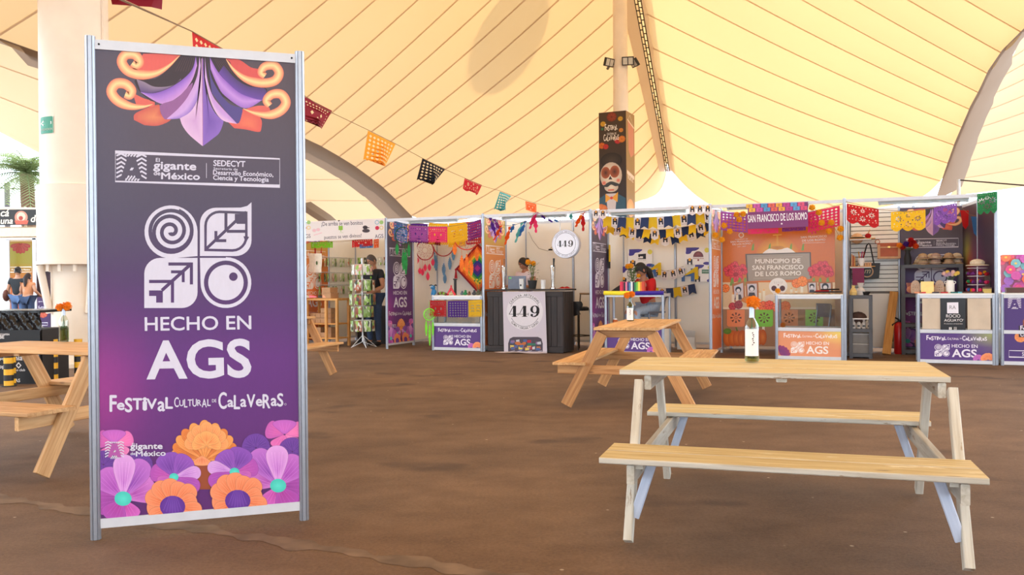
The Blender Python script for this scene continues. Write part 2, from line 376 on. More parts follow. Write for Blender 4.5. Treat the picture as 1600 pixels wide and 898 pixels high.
# pale membranes beyond the arches, and the arch bands themselves
d0 = rbf([(-150, 60, 20), (0, 90, 24), (250, 180, 30), (475, 240, 36), (640, 345, 52), (475, 340, 46), (60, 260, 30)])
arx = [(-60, 44), (80, 92), (240, 142), (372, 180), (470, 217), (528, 247), (576, 279), (616, 313), (650, 350)]
mem0, _ = membrane('ceiling', 'pale canopy with level seams seen below the left arch', [((150+i*4, 130+i*29), (arx[i+1][0]-(0 if i > 2 else 0), arx[i+1][1]), (0, 4)) for i in range(1, 8)], d0, FAB3, 12, .1)
lm, _ = membrane('ceiling', 'pale canopy end above the palm tree at far left', [((-260, -40), (330, 176), (0, -2), 15, 21), ((-260, 10), (330, 220), (0, -2), 21, 26), ((-260, 50), (320, 276), (0, -2), 27, 31), ((-260, 60), (290, 330), (-6, 26), 34, 37), ((-330, 0), (270, 345), (-6, 26), 41, 44)], lambda x, y: 25.0, FAB3, 12, .1)
d3 = rbf([(1500, 310, 54), (1540, 180, 46), (1640, 40, 34), (1640, 300, 60), (1800, 100, 40)])
mem3, _ = membrane('ceiling', 'pale canopy with rising seams beyond the right arch', [((1484+i*12, 306-i*27), (1760, 262-i*38), (0, 8)) for i in range(10)], d3, FAB3, 12, .1)
def band(name, label, path, depth, w0, w1, side):
    P = [at_depth(x, y, depth(x, y)-.5) for x, y in path]; n = len(P)-1; mb = MB()
    def fn(a, t):
        k = t*n; i = min(int(k), n-1); p = P[i].lerp(P[i+1], k-i); d = (P[i+1]-P[i]).normalized(); s = d.cross(Vector((0, 1, .2))).normalized()*side
        return p+s*(w0+(w1-w0)*t)*a+Vector((0, -.25*math.sin(PI*a), 0))
    o = mb.grid(fn, 4, n*4).sm().build(name, BAND); struct(o, label); return o
band('trim_1', 'tan edge band of the left canopy arch', [(-260, -52), (-120, 13), (-10, 56), (80, 88), (165, 116), (240, 138), (310, 158), (372, 176), (425, 194), (470, 213), (500, 227), (528, 243), (554, 259), (576, 275), (597, 291), (616, 309), (641, 335), (668, 365)], d1, .45, .95, -1)
band('trim_2', 'tan edge band of the right canopy arch', [(1900, -204), (1790, -114), (1700, -44), (1640, 6), (1598, 46), (1566, 78), (1544, 110), (1530, 140), (1516, 166), (1504, 194), (1492, 222), (1482, 250), (1472, 280), (1462, 312)], d2, 1.5, 1.35, 1)
band('trim_3', 'narrow tan band low behind the first stall', [(440, 312), (475, 330), (505, 350), (530, 372)], lambda x, y: 44, .6, .6, 1)
# unseen hood added above the cloth to cast an oval shade on the canopy
q = at_depth(800, 52, d1(800, 52)); hc = q+SUNV*7.0
tag(MB().lathe([(.2, 1.0), (1.6, .3), (2.1, 0), (1.9, -.1)], 20, Matrix.Rotation(.35, 4, 'Y'), sx=.62, sy=1.5).sm().build('shade_hood', M('hood_grey', (190, 186, 180), .6), None, hc), 'grey vent hood above the cream canopy, seen as a soft oval shade', 'hood')
# ------------------------------------------------------------------ flat print
_tm = {}
def text_mesh(s, bold):
    k = (s, bold)
    if k not in _tm:
        c = bpy.data.curves.new('t', 'FONT'); c.body = s; c.resolution_u = 4 if len(s) < 9 else 2; c.offset = bold
        o = bpy.data.objects.new('t', c); me = bpy.data.meshes.new_from_object(o)
        vs = [(v.co.x, v.co.y) for v in me.vertices]; fs = [tuple(p.vertices) for p in me.polygons]
        bpy.data.objects.remove(o); bpy.data.curves.remove(c); bpy.data.meshes.remove(me)
        x0 = min(v[0] for v in vs); vs = [(a-x0, b) for a, b in vs]; _tm[k] = (vs, fs, max(v[0] for v in vs))
    return _tm[k]
CAPH = max(v[1] for v in text_mesh('H', 0)[0])
class Paint:
    "flat printed shapes as thin layers on one sheet; coordinates through mp() to local (x, z)"
    def __init__(s, mp=None, ys=1, clip=None, dz=.00001):
        s.mp = mp or (lambda x, y: (x, y)); s.ys = ys; s.t = []; s.z = 0.0; s.clip = clip; s.dz = dz
    def _c(s, col, x, y): return col(x, y) if callable(col) else lin(col)
    def tri(s, ps, cs):
        s.t.append((s.z, [s.mp(*p) for p in ps], cs))
    def poly(s, pts, col, holes=()):
        s.z += s.dz; loops = [list(pts)]+[list(h) for h in holes]; flat = [p for l in loops for p in l]
        for t in tessellate_polygon([[Vector((p[0], p[1], 0)) for p in l] for l in loops]):
            ps = [flat[i] for i in t]; s.tri(ps, [s._c(col, *p) for p in ps])
    def fan(s, pts, c0, c1, cen=None):
        s.z += s.dz; n = len(pts)
        cen = cen or (sum(p[0] for p in pts)/n, sum(p[1] for p in pts)/n); a, b = lin(c0), lin(c1)
        for i in range(n): s.tri([cen, pts[i], pts[(i+1) % n]], [a, b, b])
    def ribbon(s, A, B, ca, cb, cm=None):
        s.z += s.dz; A, B = smooth(A), smooth(B); n = min(len(A), len(B)); a, b = lin(ca), lin(cb); m = lin(cm) if cm else mixc(a, b, .5)
        for i in range(n-1):
            M0 = ((A[i][0]+B[i][0])/2, (A[i][1]+B[i][1])/2); M1 = ((A[i+1][0]+B[i+1][0])/2, (A[i+1][1]+B[i+1][1])/2)
            s.tri([A[i], M0, M1], [a, m, m]); s.tri([A[i], M1, A[i+1]], [a, m, a]); s.tri([M0, B[i], B[i+1]], [m, b, b]); s.tri([M0, B[i+1], M1], [m, b, m])
    def stroke(s, pts, w, col, closed=False):
        s.z += s.dz; n = len(pts); L, R = [], []
        for i, p in enumerate(pts):
            a = pts[(i-1) % n] if closed or i else p; b = pts[(i+1) % n] if closed or i < n-1 else p
            dx, dy = b[0]-a[0], b[1]-a[1]; l = math.hypot(dx, dy) or 1; k = w/2
            if closed or 0 < i < n-1:
                d1 = (p[0]-a[0], p[1]-a[1]); l1 = math.hypot(*d1) or 1; k = w/2/max(.45, abs((d1[0]*dx+d1[1]*dy)/(l1*l)))
            L.append((p[0]-dy/l*k, p[1]+dx/l*k)); R.append((p[0]+dy/l*k, p[1]-dx/l*k))
        for i in range(n if closed else n-1):
            j = (i+1) % n; q = [L[i], R[i], R[j], L[j]]; c = [s._c(col, *p) for p in q]
            s.tri([q[0], q[1], q[2]], c[:3]); s.tri([q[0], q[2], q[3]], [c[0], c[2], c[3]])
    def disc(s, x, y, r, col, ry=None, n=28): s.poly([(x+r*math.cos(2*PI*i/n), y+(ry or r)*math.sin(2*PI*i/n)) for i in range(n)], col)
    def ring(s, x, y, r, w, col, n=40): s.stroke([(x+r*math.cos(2*PI*i/n), y+r*math.sin(2*PI*i/n)) for i in range(n)], w, col, True)
    def rect(s, x0, y0, x1, y1, col, nx=1, ny=1):
        s.z += s.dz
        for i in range(nx):
            for j in range(ny):
                xa, xb = x0+(x1-x0)*i/nx, x0+(x1-x0)*(i+1)/nx; ya, yb = y0+(y1-y0)*j/ny, y0+(y1-y0)*(j+1)/ny
                q = [(xa, ya), (xb, ya), (xb, yb), (xa, yb)]; c = [s._c(col, *p) for p in q]
                s.tri(q[:3], c[:3]); s.tri([q[0], q[2], q[3]], [c[0], c[2], c[3]])
    def text(s, body, x0, y0, x1, y1=None, cap=None, col=(255, 255, 255), bold=.0, skew=0):
        y1 = y0 if y1 is None else y1
        if bold > 0 and body != 'AGS':       # heavier strokes: the same letters laid over each other, slightly shifted
            k = math.hypot(x1-x0, y1-y0)/text_mesh(body, 0)[2]*bold
            for ox, oy in ((-k, 0), (k, 0), (0, k), (0, -k)): s.text(body, x0+ox, y0+oy, x1+ox, y1+oy, cap, col, 0, skew)
            return
        vs, fs, w = text_mesh(body, bold); L = math.hypot(x1-x0, y1-y0); k = L/w
        ch = (cap/CAPH) if cap else k; s.z += s.dz; tx, ty = (x1-x0)/L, (y1-y0)/L
        P = []
        for a, b in vs: P.append((x0+(a*k+skew*b*k)*tx-b*ch*ty*s.ys, y0+a*k*ty+s.ys*b*ch*(tx if abs(tx) > .5 else 1)))
        for f in fs:
            for i in range(1, len(f)-1):
                q = [P[f[0]], P[f[i]], P[f[i+1]]]; s.tri(q, [s._c(col, *p) for p in q])
    def arc_text(s, body, cx, cy, r, a0, a1, h, col, bold=.01, inside=False):
        "letters along a circle; angles in degrees from the +x axis"
        n = len(body)
        for i, ch in enumerate(body):
            if ch == ' ': continue
            a = math.radians(a0+(a1-a0)*(i+.5)/n); vs, fs, w = text_mesh(ch, bold); s.z += s.dz*.05; k = h/CAPH
            up = (math.cos(a), math.sin(a)); 
            if inside: up = (-up[0], -up[1])
            rt = (up[1], -up[0]); bx, by = cx+r*math.cos(a), cy+r*math.sin(a); P = [(bx+rt[0]*(p-w/2)*k+up[0]*q*k, by+(rt[1]*(p-w/2)*k+up[1]*q*k)) for p, q in vs]
            for f in fs:
                for j in range(1, len(f)-1):
                    q = [P[f[0]], P[f[j]], P[f[j+1]]]; s.tri(q, [s._c(col, *p) for p in q])
    def funky(s, body, x0, y0, x1, cap, col, slope=0, bold=.028):
        n = len(body); xs = x0; ws = [text_mesh(c, bold)[2]+.10 for c in body]; tot = sum(ws)
        for i, c in enumerate(body):
            w = (x1-x0)*ws[i]/tot; h = cap*(1.18 if i == 0 else (.92, .72, 1.0, .8)[i % 4]); dy = cap*(0 if i == 0 else (.05, .12, -.06, .1)[i % 4])
            yy = y0+s.ys*dy+slope*(xs-x0); s.text(c, xs, yy, xs+w*.86, yy, h, col, bold); 
            s.z -= s.dz*.9; xs += w
    def mesh(s, name):
        mb = MB(); vi = {}
        for z, ps, cs in s.t:
            poly = [(p[0], p[1], *c) for p, c in zip(ps, cs)]
            if s.clip:
                x0, z0, x1, z1 = s.clip
                for ax, lim, sg in ((0, x0, 1), (0, x1, -1), (1, z0, 1), (1, z1, -1)):
                    if all(sg*(p[ax]-lim) >= 0 for p in poly): continue
                    out = []
                    for i in range(len(poly)):
                        a, b = poly[i], poly[(i+1) % len(poly)]; da, db = sg*(a[ax]-lim), sg*(b[ax]-lim)
                        if da >= 0: out.append(a)
                        if da*db < 0:
                            t = da/(da-db); out.append(tuple(a[k]+(b[k]-a[k])*t for k in range(5)))
                    poly = out
                    if len(poly) < 3: break
                if len(poly) < 3: continue
            o = len(mb.v)
            ar = sum(poly[i][0]*poly[(i+1) % len(poly)][1]-poly[(i+1) % len(poly)][0]*poly[i][1] for i in range(len(poly)))
            if ar < 0: poly = poly[::-1]
            for p in poly: mb.v.append(Vector((p[0], -z, p[1]))); mb.c.append(p[2:])
            mb.f.append(tuple(range(o, o+len(poly))))
        return mb.mesh(name)
def smooth(pts, k=5):
    "Catmull-Rom through the points"
    if len(pts) < 3: return list(pts)
    out = []; P = [pts[0]]+list(pts)+[pts[-1]]
    for i in range(1, len(P)-2):
        for j in range(k):
            t = j/k; a, b, c, d = P[i-1], P[i], P[i+1], P[i+2]
            out.append(tuple(.5*(2*b[n]+(c[n]-a[n])*t+(2*a[n]-5*b[n]+4*c[n]-d[n])*t*t+(3*b[n]-a[n]-3*c[n]+d[n])*t**3) for n in (0, 1)))
    out.append(pts[-1]); return out
PRINT = colour_mat('printed_sheet', .42); PRINTG = colour_mat('printed_vinyl', .22); PAPER = colour_mat('printed_paper', .8, .25)
def zmap(zx, zy, k): return lambda X, Y: (zx+X/k, zy+Y/k)
def hecho(P, x0, y0, x1, y1, col, bg):
    "four-tile emblem: shell, leaf, branch, ring; box given by corners (y0 is the top)"
    def m(X, Y): return (x0+(X-330)/578*(x1-x0), y0+(Y-55)/570*(y1-y0))
    kx = abs(x1-x0)/578
    def arcp(cx, cy, r, a0, a1, n=16): return [m(cx+r*math.cos(math.radians(a0+(a1-a0)*i/n)), cy+r*math.sin(math.radians(a0+(a1-a0)*i/n))) for i in range(n+1)]
    P.poly(arcp(474, 215, 143, 90, 360, 26)+[m(617, 345)], col)
    P.poly([m(630, 345), m(630, 170)]+arcp(715, 170, 85, 180, 270, 8)+[m(850, 84), m(885, 75), m(908, 55), m(908, 260)]+arcp(823, 260, 85, 0, 90, 8), col)
    P.poly([m(330, 625), m(330, 440)]+arcp(415, 440, 85, 180, 270, 8)+[m(617, 355), m(617, 540)]+arcp(532, 540, 85, 0, 90, 8), col)
    P.poly([m(630, 355), m(770, 355)]+arcp(770, 488, 137, -90, 180, 26), col)
    sp = []
    for i in range(70):
        t = i/69; a = math.radians(-70+t*920); r = 112*(1-t)**.92+8; sp.append(m(474+r*math.cos(a), 212+r*math.sin(a)))
    P.stroke(sp, 20*kx, bg); P.ring(*m(474, 212), 112*kx, 20*kx, bg)
    P.stroke([m(660, 312), m(660, 180)]+arcp(735, 182, 75, 180, 270, 6)+[m(880, 112), m(880, 240)]+arcp(805, 240, 75, 0, 90, 6), 14*kx, bg, True)
    P.stroke([m(665, 305), m(830, 150), m(880, 108)], 16*kx, bg); P.stroke([m(770, 205), m(770, 112)], 16*kx, bg); P.stroke([m(775, 212), m(880, 212)], 16*kx, bg)
    P.stroke([m(716, 260), m(716, 210)], 16*kx, bg); P.stroke([m(716, 262), m(772, 262)], 16*kx, bg)
    P.poly([m(818, 118), m(880, 118), m(880, 172), m(830, 172), m(818, 160)], bg)
    P.stroke([m(425, 530), m(585, 385)], 18*kx, bg); P.stroke([m(460, 388), m(592, 388)], 17*kx, bg); P.stroke([m(584, 380), m(584, 498)], 17*kx, bg)
    P.stroke([m(474, 430), m(540, 430)], 16*kx, bg); P.stroke([m(540, 430), m(540, 486)], 16*kx, bg)
    P.stroke([m(356, 482), m(482, 482)], 17*kx, bg); P.stroke([m(482, 476), m(482, 596)], 17*kx, bg)
    P.poly([m(356, 530), m(430, 530), m(430, 596), m(394, 596), m(394, 560), m(356, 560)], bg)
    P.ring(*m(770, 488), 107*kx, 23*kx, bg); P.disc(*m(810, 456), 23*kx, bg)
def a_badge(P, m, col, bg):
    "square of chevron stripes with a letter A left blank; m maps the unit square, y down"
    for i in range(6):
        y = .08+i*.16
        for sx in (0, 1):
            f = (lambda q: q) if sx == 0 else (lambda q: 1-q)
            P.stroke([m(f(.0), min(1, y+.0)), m(f(.16), max(0, y-.1)), m(f(.34), y+.02)], .055*abs(m(1, 0)[0]-m(0, 0)[0]), col)
    for i in range(5): P.stroke([m(.27+i*.1, .09), m(.34+i*.1, .0)], .05*abs(m(1, 0)[0]-m(0, 0)[0]), col); P.stroke([m(.3+i*.1, .98), m(.42+i*.1, .80)], .05*abs(m(1, 0)[0]-m(0, 0)[0]), col)
    P.poly([m(.37, .12), m(.63, .12), m(.86, .90), m(.66, .90), m(.61, .78), m(.39, .78), m(.34, .90), m(.14, .90)], bg, [[m(.5, .4), m(.57, .62), m(.43, .62)]])
    for i in range(3): P.stroke([m(.45+i*.03, .6), m(.51+i*.03, .5)], .025*abs(m(1, 0)[0]-m(0, 0)[0]), col)
def gigante_box(P, z, col, bg, frame=True):
    "z maps the enlargement's pixels (172..1062 by 645..835)"
    if frame: P.stroke([z(174, 648), z(1060, 685), z(1060, 832), z(174, 806)], abs(z(8, 0)[0]-z(0, 0)[0]), col, True)
    a_badge(P, lambda u, v: z(180+162*u, 656+146*v+6*u), col, bg)
    u = abs(z(1, 0)[0]-z(0, 0)[0]); P.text('El', *z(392, 700), *z(413, 701), 20*u, col=col, bold=.01); P.text('gigante', *z(380, 738), *z(608, 745), 40*u, col=col, bold=.024)
    P.text('de', *z(381, 772), *z(416, 773), 22*u, col=col, bold=.02); P.text('México', *z(422, 793), *z(628, 797), 34*u, col=col, bold=.024)
    P.stroke([z(665, 708), z(665, 788)], abs(z(2.5, 0)[0]-z(0, 0)[0]), col)
    P.text('SEDECYT', *z(703, 722), *z(873, 728), 30*u, col=col, bold=.024); P.text('Secretaría de', *z(703, 742), *z(833, 747), 12*u, col=col, bold=.01)
    P.text('Desarrollo Económico,', *z(701, 769), *z(1025, 781), 24*u, col=col, bold=.022); P.text('Ciencia y Tecnología', *z(701, 797), *z(1000, 808), 24*u, col=col, bold=.022)
def scroll(P, pts, w, ce=(232, 120, 96), cm=(252, 220, 156)):
    S = smooth(pts, 6); A, B = [], []
    n = len(S)
    for i, p in enumerate(S):
        a, b = S[max(0, i-1)], S[min(n-1, i+1)]; dx, dy = b[0]-a[0], b[1]-a[1]; l = math.hypot(dx, dy) or 1; ww = w*min(1, .06+3.4*i/n)*(.42+.58*math.sin(PI*min(1, .12+.8*i/n))**.7)/2
        A.append((p[0]-dy/l*ww, p[1]+dx/l*ww)); B.append((p[0]+dy/l*ww, p[1]-dx/l*ww))
    P.z += P.dz; e, m = lin(ce), lin(cm)
    for i in range(n-1):
        q = (S[i], S[i+1]); P.tri([A[i], q[0], q[1]], [e, m, m]); P.tri([A[i], q[1], A[i+1]], [e, m, e]); P.tri([q[0], B[i], B[i+1]], [m, e, e]); P.tri([q[0], B[i+1], q[1]], [m, e, m])
def top_flower(P, q, k, dark=(62, 48, 54)):
    "paper flower hanging from the top edge; k = unit length of q"
    S = lambda L: smooth([q(*p) for p in L], 4)
    P.fan(S([(240, 610), (260, 550), (450, 480), (470, 560), (555, 605), (450, 658), (330, 655)]), (226, 138, 96), (206, 92, 82)); P.fan(S([(1040, 630), (1160, 520), (1310, 590), (1318, 690), (1290, 712), (1190, 692), (1090, 680)]), (232, 120, 92), (218, 92, 84))
    P.poly(S([(320, 50), (640, 60), (560, 150), (450, 220), (330, 220), (250, 170)]), (226, 100, 92)); P.poly(S([(1010, 90), (1130, 100), (1230, 165), (1320, 190), (1330, 270), (1180, 250), (1080, 180)]), (216, 88, 84))
    P.poly(S([(230, 380), (330, 430), (410, 450), (400, 500), (260, 480)]), (222, 104, 92)); P.poly(S([(1180, 520), (1290, 490), (1380, 500), (1380, 550), (1250, 560)]), (222, 104, 92))
    P.poly(S([(640, 60), (1010, 85), (1120, 250), (1340, 330), (1365, 380), (1330, 440), (1150, 500), (960, 400), (800, 400), (640, 420), (420, 460), (300, 380), (255, 310), (262, 265), (420, 262), (530, 180)]), dark)
    for i in range(7): P.stroke([q(655+i*16, 75), q(590+i*22, 200)], 2*k, (104, 70, 74)); P.stroke([q(920+i*14, 90), q(990+i*20, 210)], 2*k, (104, 70, 74))
    P.ribbon(*[[q(*p) for p in L] for L in ([(262, 265), (330, 290), (420, 330), (560, 320), (640, 260)], [(300, 376), (340, 385), (400, 383), (520, 348), (640, 268)])], (150, 130, 150), (92, 66, 120))
    P.ribbon([q(*p) for p in [(765, 72), (735, 180), (650, 270), (520, 350), (400, 385), (300, 375)]], [q(*p) for p in [(775, 150), (735, 270), (655, 380), (560, 450), (465, 472), (300, 378)]], (136, 92, 190), (206, 150, 214), (180, 130, 214))
    P.ribbon([q(*p) for p in [(1000, 150), (1100, 260), (1210, 325), (1340, 342), (1366, 375)]], [q(*p) for p in [(960, 210), (1040, 300), (1150, 390), (1300, 442), (1335, 438)]], (82, 60, 110), (110, 74, 164))
    P.ribbon([q(*p) for p in [(884, 80), (950, 200), (1040, 300), (1150, 390), (1305, 442)]], [q(*p) for p in [(890, 180), (945, 310), (1010, 405), (1180, 512), (1330, 440)]], (150, 100, 196), (160, 112, 200), (196, 146, 220))
    P.poly(S([(458, 490), (490, 470), (600, 430), (700, 330), (740, 300), (700, 420), (600, 540), (520, 605), (485, 585), (462, 530)]), (150, 96, 150))
    P.ribbon([q(*p) for p in [(796, 76), (775, 240), (705, 400), (620, 510), (520, 600)]], [q(*p) for p in [(812, 200), (795, 380), (735, 520), (660, 590), (525, 606)]], (206, 160, 218), (150, 116, 200), (206, 164, 222))
    P.poly(S([(868, 120), (900, 260), (980, 400), (1060, 480), (1150, 510), (1155, 560), (1112, 642), (990, 500), (900, 380)]), (88, 72, 136))
    P.ribbon([q(*p) for p in [(842, 78), (860, 250), (905, 400), (980, 500), (1112, 640)]], [q(*p) for p in [(842, 250), (880, 420), (930, 540), (1000, 618), (1110, 643)]], (200, 150, 214), (226, 186, 222), (200, 156, 218))
    P.fan([q(816, 90), q(818, 350), q(821, 600), q(822, 832)]+S([(822, 832), (740, 765), (690, 715), (650, 655), (630, 596)])+S([(630, 596), (720, 540), (785, 420), (808, 260), (812, 90)]), (206, 160, 210), (222, 184, 220), q(760, 620))
    P.fan([q(818, 90), q(820, 350), q(823, 600), q(824, 832)]+S([(824, 832), (900, 775), (960, 725), (990, 660), (1000, 620)])+S([(1000, 620), (930, 555), (872, 440), (838, 280), (826, 90)]), (120, 84, 172), (142, 104, 190), q(880, 620))
    P.stroke([q(820, 78), q(824, 828)], 3*k, (190, 120, 160))
    scroll(P, [q(*p) for p in [(630, 62), (540, 150), (430, 215), (300, 228), (190, 195), (138, 120), (170, 60), (250, 60), (290, 120), (262, 152), (225, 130)]], 86*k)
    scroll(P, [q(*p) for p in [(400, 478), (320, 498), (210, 495), (100, 445), (50, 370), (90, 305), (170, 308), (222, 360), (205, 405), (165, 395)]], 88*k)
    scroll(P, [q(*p) for p in [(1020, 95), (1090, 190), (1190, 265), (1320, 298), (1430, 280), (1470, 215), (1430, 152), (1350, 158), (1318, 210), (1350, 240)]], 80*k)
    scroll(P, [q(*p) for p in [(1165, 515), (1260, 552), (1380, 570), (1480, 535), (1528, 465), (1490, 395), (1410, 395), (1362, 445), (1390, 490)]], 82*k)
def petal_fl(P, q, cx, cy, petals, cc, cr, k):
    for (a, L, w, ci, co) in petals:
        a = math.radians(a); ux, uy = math.cos(a), math.sin(a); pts = []
        for t, s in ((.05, .12), (.3, .5), (.6, .92), (.82, 1), (.96, .7), (1.02, .25)):
            pts.append((t, s))
        ol = [q(cx+ux*L*t-uy*w*s, cy+uy*L*t+ux*w*s) for t, s in pts]+[q(cx+ux*L*t+uy*w*s, cy+uy*L*t-ux*w*s) for t, s in reversed(pts)]
        P.fan(smooth(ol, 2), ci, co, q(cx+ux*L*.35, cy+uy*L*.35))
        P.stroke(smooth(ol, 2), 2.2*k, tuple(int(v*.8) for v in co), True)
        for s in (-.5, -.2, .2, .5): P.stroke([q(cx+ux*L*.2-uy*w*s*.4, cy+uy*L*.2+ux*w*s*.4), q(cx+ux*L*.86-uy*w*s, cy+uy*L*.86+ux*w*s)], 1.6*k, tuple(min(255, v+22) for v in co))
    if cc:
        n = 18; P.fan([q(cx+cr*math.cos(2*PI*i/n), cy+cr*.85*math.sin(2*PI*i/n)) for i in range(n)], tuple(min(255, v+20) for v in cc), cc)
def bottom_flowers(P, q, k):
    pk, pu, mg = (214, 96, 170), (116, 60, 150), (176, 80, 176)
    for cx, cy, s in ((140, 210, 1), (1450, 140, 1.05)):
        petal_fl(P, q, cx, cy, [(200, 140*s, 70, pk, (196, 90, 176)), (-20, 150*s, 60, (240, 120, 176), (226, 110, 180)), (-90, 105*s, 90, (206, 100, 190), (190, 96, 190)), (60, 120, 80, pk, (236, 130, 186)), (110, 120, 80, pk, (224, 110, 180))], None, 0, k)
    for cx, cy in ((60, 370), (1510, 270), (330, 380), (1230, 240)): petal_fl(P, q, cx, cy, [(a, 105, 60, (96, 52, 140), (112, 62, 156)) for a in (200, 260, 320, 20, 80, 140)], None, 0, k)
    P.poly([q(760, 360), q(900, 360), q(880, 560), q(800, 560)], (150, 72, 40))
    petal_fl(P, q, 835, 335, [(a, 300-abs(a+90)*.6, 44, (176, 78, 34) if a % 2 else (206, 104, 44), (226, 128, 60) if a % 2 else (242, 158, 84)) for a in (-168, -12, -155, -25, -140, -40, -125, -55, -108, -72, -90)], None, 0, k)
    petal_fl(P, q, 850, 240, [(a, 195-abs(a+90)*.35, 46, (214, 110, 56), (246, 164, 100)) for a in (-165, -15, -140, -40, -118, -64, -90)], None, 0, k)
    petal_fl(P, q, 850, 225, [(a, 110, 46, (226, 120, 60), (248, 170, 100)) for a in (-170, -10, -135, -45, -90)], None, 0, k); petal_fl(P, q, 815, 300, [(90, 75, 75, (226, 120, 80), (246, 160, 110))], None, 0, k)
    T = (70, 196, 180)
    petal_fl(P, q, 210, 630, [(175, 210, 110, (150, 62, 150), mg), (230, 270, 100, (166, 74, 176), (196, 110, 200)), (-25, 260, 120, (170, 76, 170), (206, 120, 200)), (-60, 330, 90, (140, 70, 170), (190, 110, 200)), (-88, 330, 84, (190, 110, 200), (222, 160, 222)), (70, 170, 90, (190, 70, 160), (206, 100, 190)), (120, 190, 100, (170, 60, 150), mg)], T, 66, k)
    petal_fl(P, q, 1400, 530, [(5, 210, 110, (150, 62, 150), mg), (-50, 270, 100, (166, 74, 176), (196, 110, 200)), (205, 230, 110, (170, 76, 170), (206, 120, 200)), (-125, 320, 90, (140, 70, 170), (190, 110, 200)), (-92, 300, 84, (190, 110, 200), (222, 160, 222)), (110, 170, 90, (190, 70, 160), (206, 100, 190)), (60, 190, 100, (170, 60, 150), mg)], T, 62, k)
    petal_fl(P, q, 600, 465, [(195, 180, 70, (190, 80, 170), mg), (-110, 190, 90, (110, 56, 150), (140, 80, 180)), (-55, 190, 80, (120, 66, 160), (150, 84, 184)), (150, 130, 60, mg, (200, 100, 180)), (-12, 205, 52, (180, 110, 200), (214, 160, 220)), (25, 210, 60, (150, 70, 170), mg), (100, 100, 80, (190, 90, 190), (206, 110, 190))], T, 36, k)
    petal_fl(P, q, 1065, 425, [(-15, 180, 70, (190, 80, 170), mg), (-70, 190, 90, (110, 56, 150), (140, 80, 180)), (-125, 180, 80, (120, 66, 160), (150, 84, 184)), (30, 130, 60, mg, (200, 100, 180)), (192, 205, 52, (180, 110, 200), (214, 160, 220)), (155, 210, 60, (150, 70, 170), mg), (80, 100, 80, (190, 90, 190), (206, 110, 190))], T, 38, k)
    for cx, cy in ((590, 690), (1090, 645)):
        petal_fl(P, q, cx, cy, [(a, 205-20*math.cos(a), 66, (226, 110, 60), (240, 146, 104)) for a in (175, 205, 235, 262, 290, 318, 345, 10, 40, 150)], (92, 44, 140), 98, k)
        for i in range(7): P.stroke([q(cx-70+i*23, cy+60-abs(i-3)*10), q(cx-26+i*9, cy-78)], 4*k, (120, 72, 176))
def ramp(stops):
    def f(t):
        for i in range(len(stops)-1):
            if t <= stops[i+1][0]:
                a, b = stops[i], stops[i+1]; return mixc(a[1], b[1], max(0, (t-a[0])/(b[0]-a[0]+1e-9)))
        return stops[-1][1]
    return f
# ------------------------------------------------------------------ the big festival sign
SGL, SGR = Vector((-2.034, 4.194, 0)), Vector((-1.097, 4.509, 0)); SGA = math.atan2(SGR.y-SGL.y, SGR.x-SGL.x); SGX = (SGR-SGL).normalized(); SGN = Vector((-SGX.y, SGX.x, 0)); SGW = (SGR-SGL).length
def SP(x, y):
    d = ray(x, y); p = CAMP+d*((SGL-CAMP).dot(SGN)/d.dot(SGN)); return ((p-SGL).dot(SGX), p.z)
ALU = M('aluminium', (168, 170, 178), .34, .75, var=.06, scale=30); ALUW = M('white_rail', (206, 206, 212), .4, .15, var=.05)
def post_mesh(h, r=.0245, name='post', cache={}):
    if (h, r) not in cache:
        pts = []
        for i in range(8):
            a = 2*PI*i/8
            for da, k in ((-.26, 1), (.26, 1), (.30, .8), (.48, .8)): pts.append((r*k*math.cos(a+da), r*k*math.sin(a+da)))
        n = len(pts); mb = MB().add([(p[0], p[1], 0) for p in pts]+[(p[0], p[1], h) for p in pts], [tuple(range(n))[::-1], tuple(range(n, 2*n))]+[(i, (i+1) % n, (i+1) % n+n, i+n) for i in range(n)])
        cache[(h, r)] = mb.mesh(name); cache[(h, r)].materials.append(ALU)
    return cache[(h, r)]
sign = thing('display_sign', 'tall purple festival sign with aluminium posts and four-tile white emblem', 'sign', SGL, SGA)
obj('post', post_mesh(2.44), None, sign, (0, 0, 0)); obj('post', post_mesh(2.44), None, sign, (SGW, 0, 0))
r = MB().box((.022, -.012, 2.378), (SGW-.022, .012, 2.424)).build('top_rail', ALUW, sign)
for x in (.04, SGW-.04): MB().lathe([(.005, -.0005), (.005, .003), (.003, .004)], 8, Matrix.Translation((x, -.012, 2.402)) @ Matrix.Rotation(PI/2, 4, 'X')).build('screw', M('dark_screw', (40, 40, 44), .4, .6), r)
MB().box((.022, -.012, .053), (SGW-.022, .012, .099)).build('bottom_rail', ALUW, sign)
MB().box((.02, -.004, .095), (SGW-.02, .004, 2.382)).build('panel', M('panel_board', (120, 90, 130), .5), sign)
PX0, PX1, PZ0, PZ1 = .024, SGW-.024, .097, 2.380
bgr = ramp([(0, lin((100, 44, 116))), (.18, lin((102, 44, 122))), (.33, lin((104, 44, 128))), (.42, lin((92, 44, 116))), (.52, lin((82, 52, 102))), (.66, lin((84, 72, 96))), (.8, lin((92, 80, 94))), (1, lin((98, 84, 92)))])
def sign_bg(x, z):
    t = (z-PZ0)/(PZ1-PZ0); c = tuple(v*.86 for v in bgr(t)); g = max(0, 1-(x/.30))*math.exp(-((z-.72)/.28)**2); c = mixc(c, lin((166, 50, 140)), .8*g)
    return mixc(c, lin((88, 84, 108)), .5*max(0, 1-x/.3)*max(0, min(1, (t-.5)*3)))
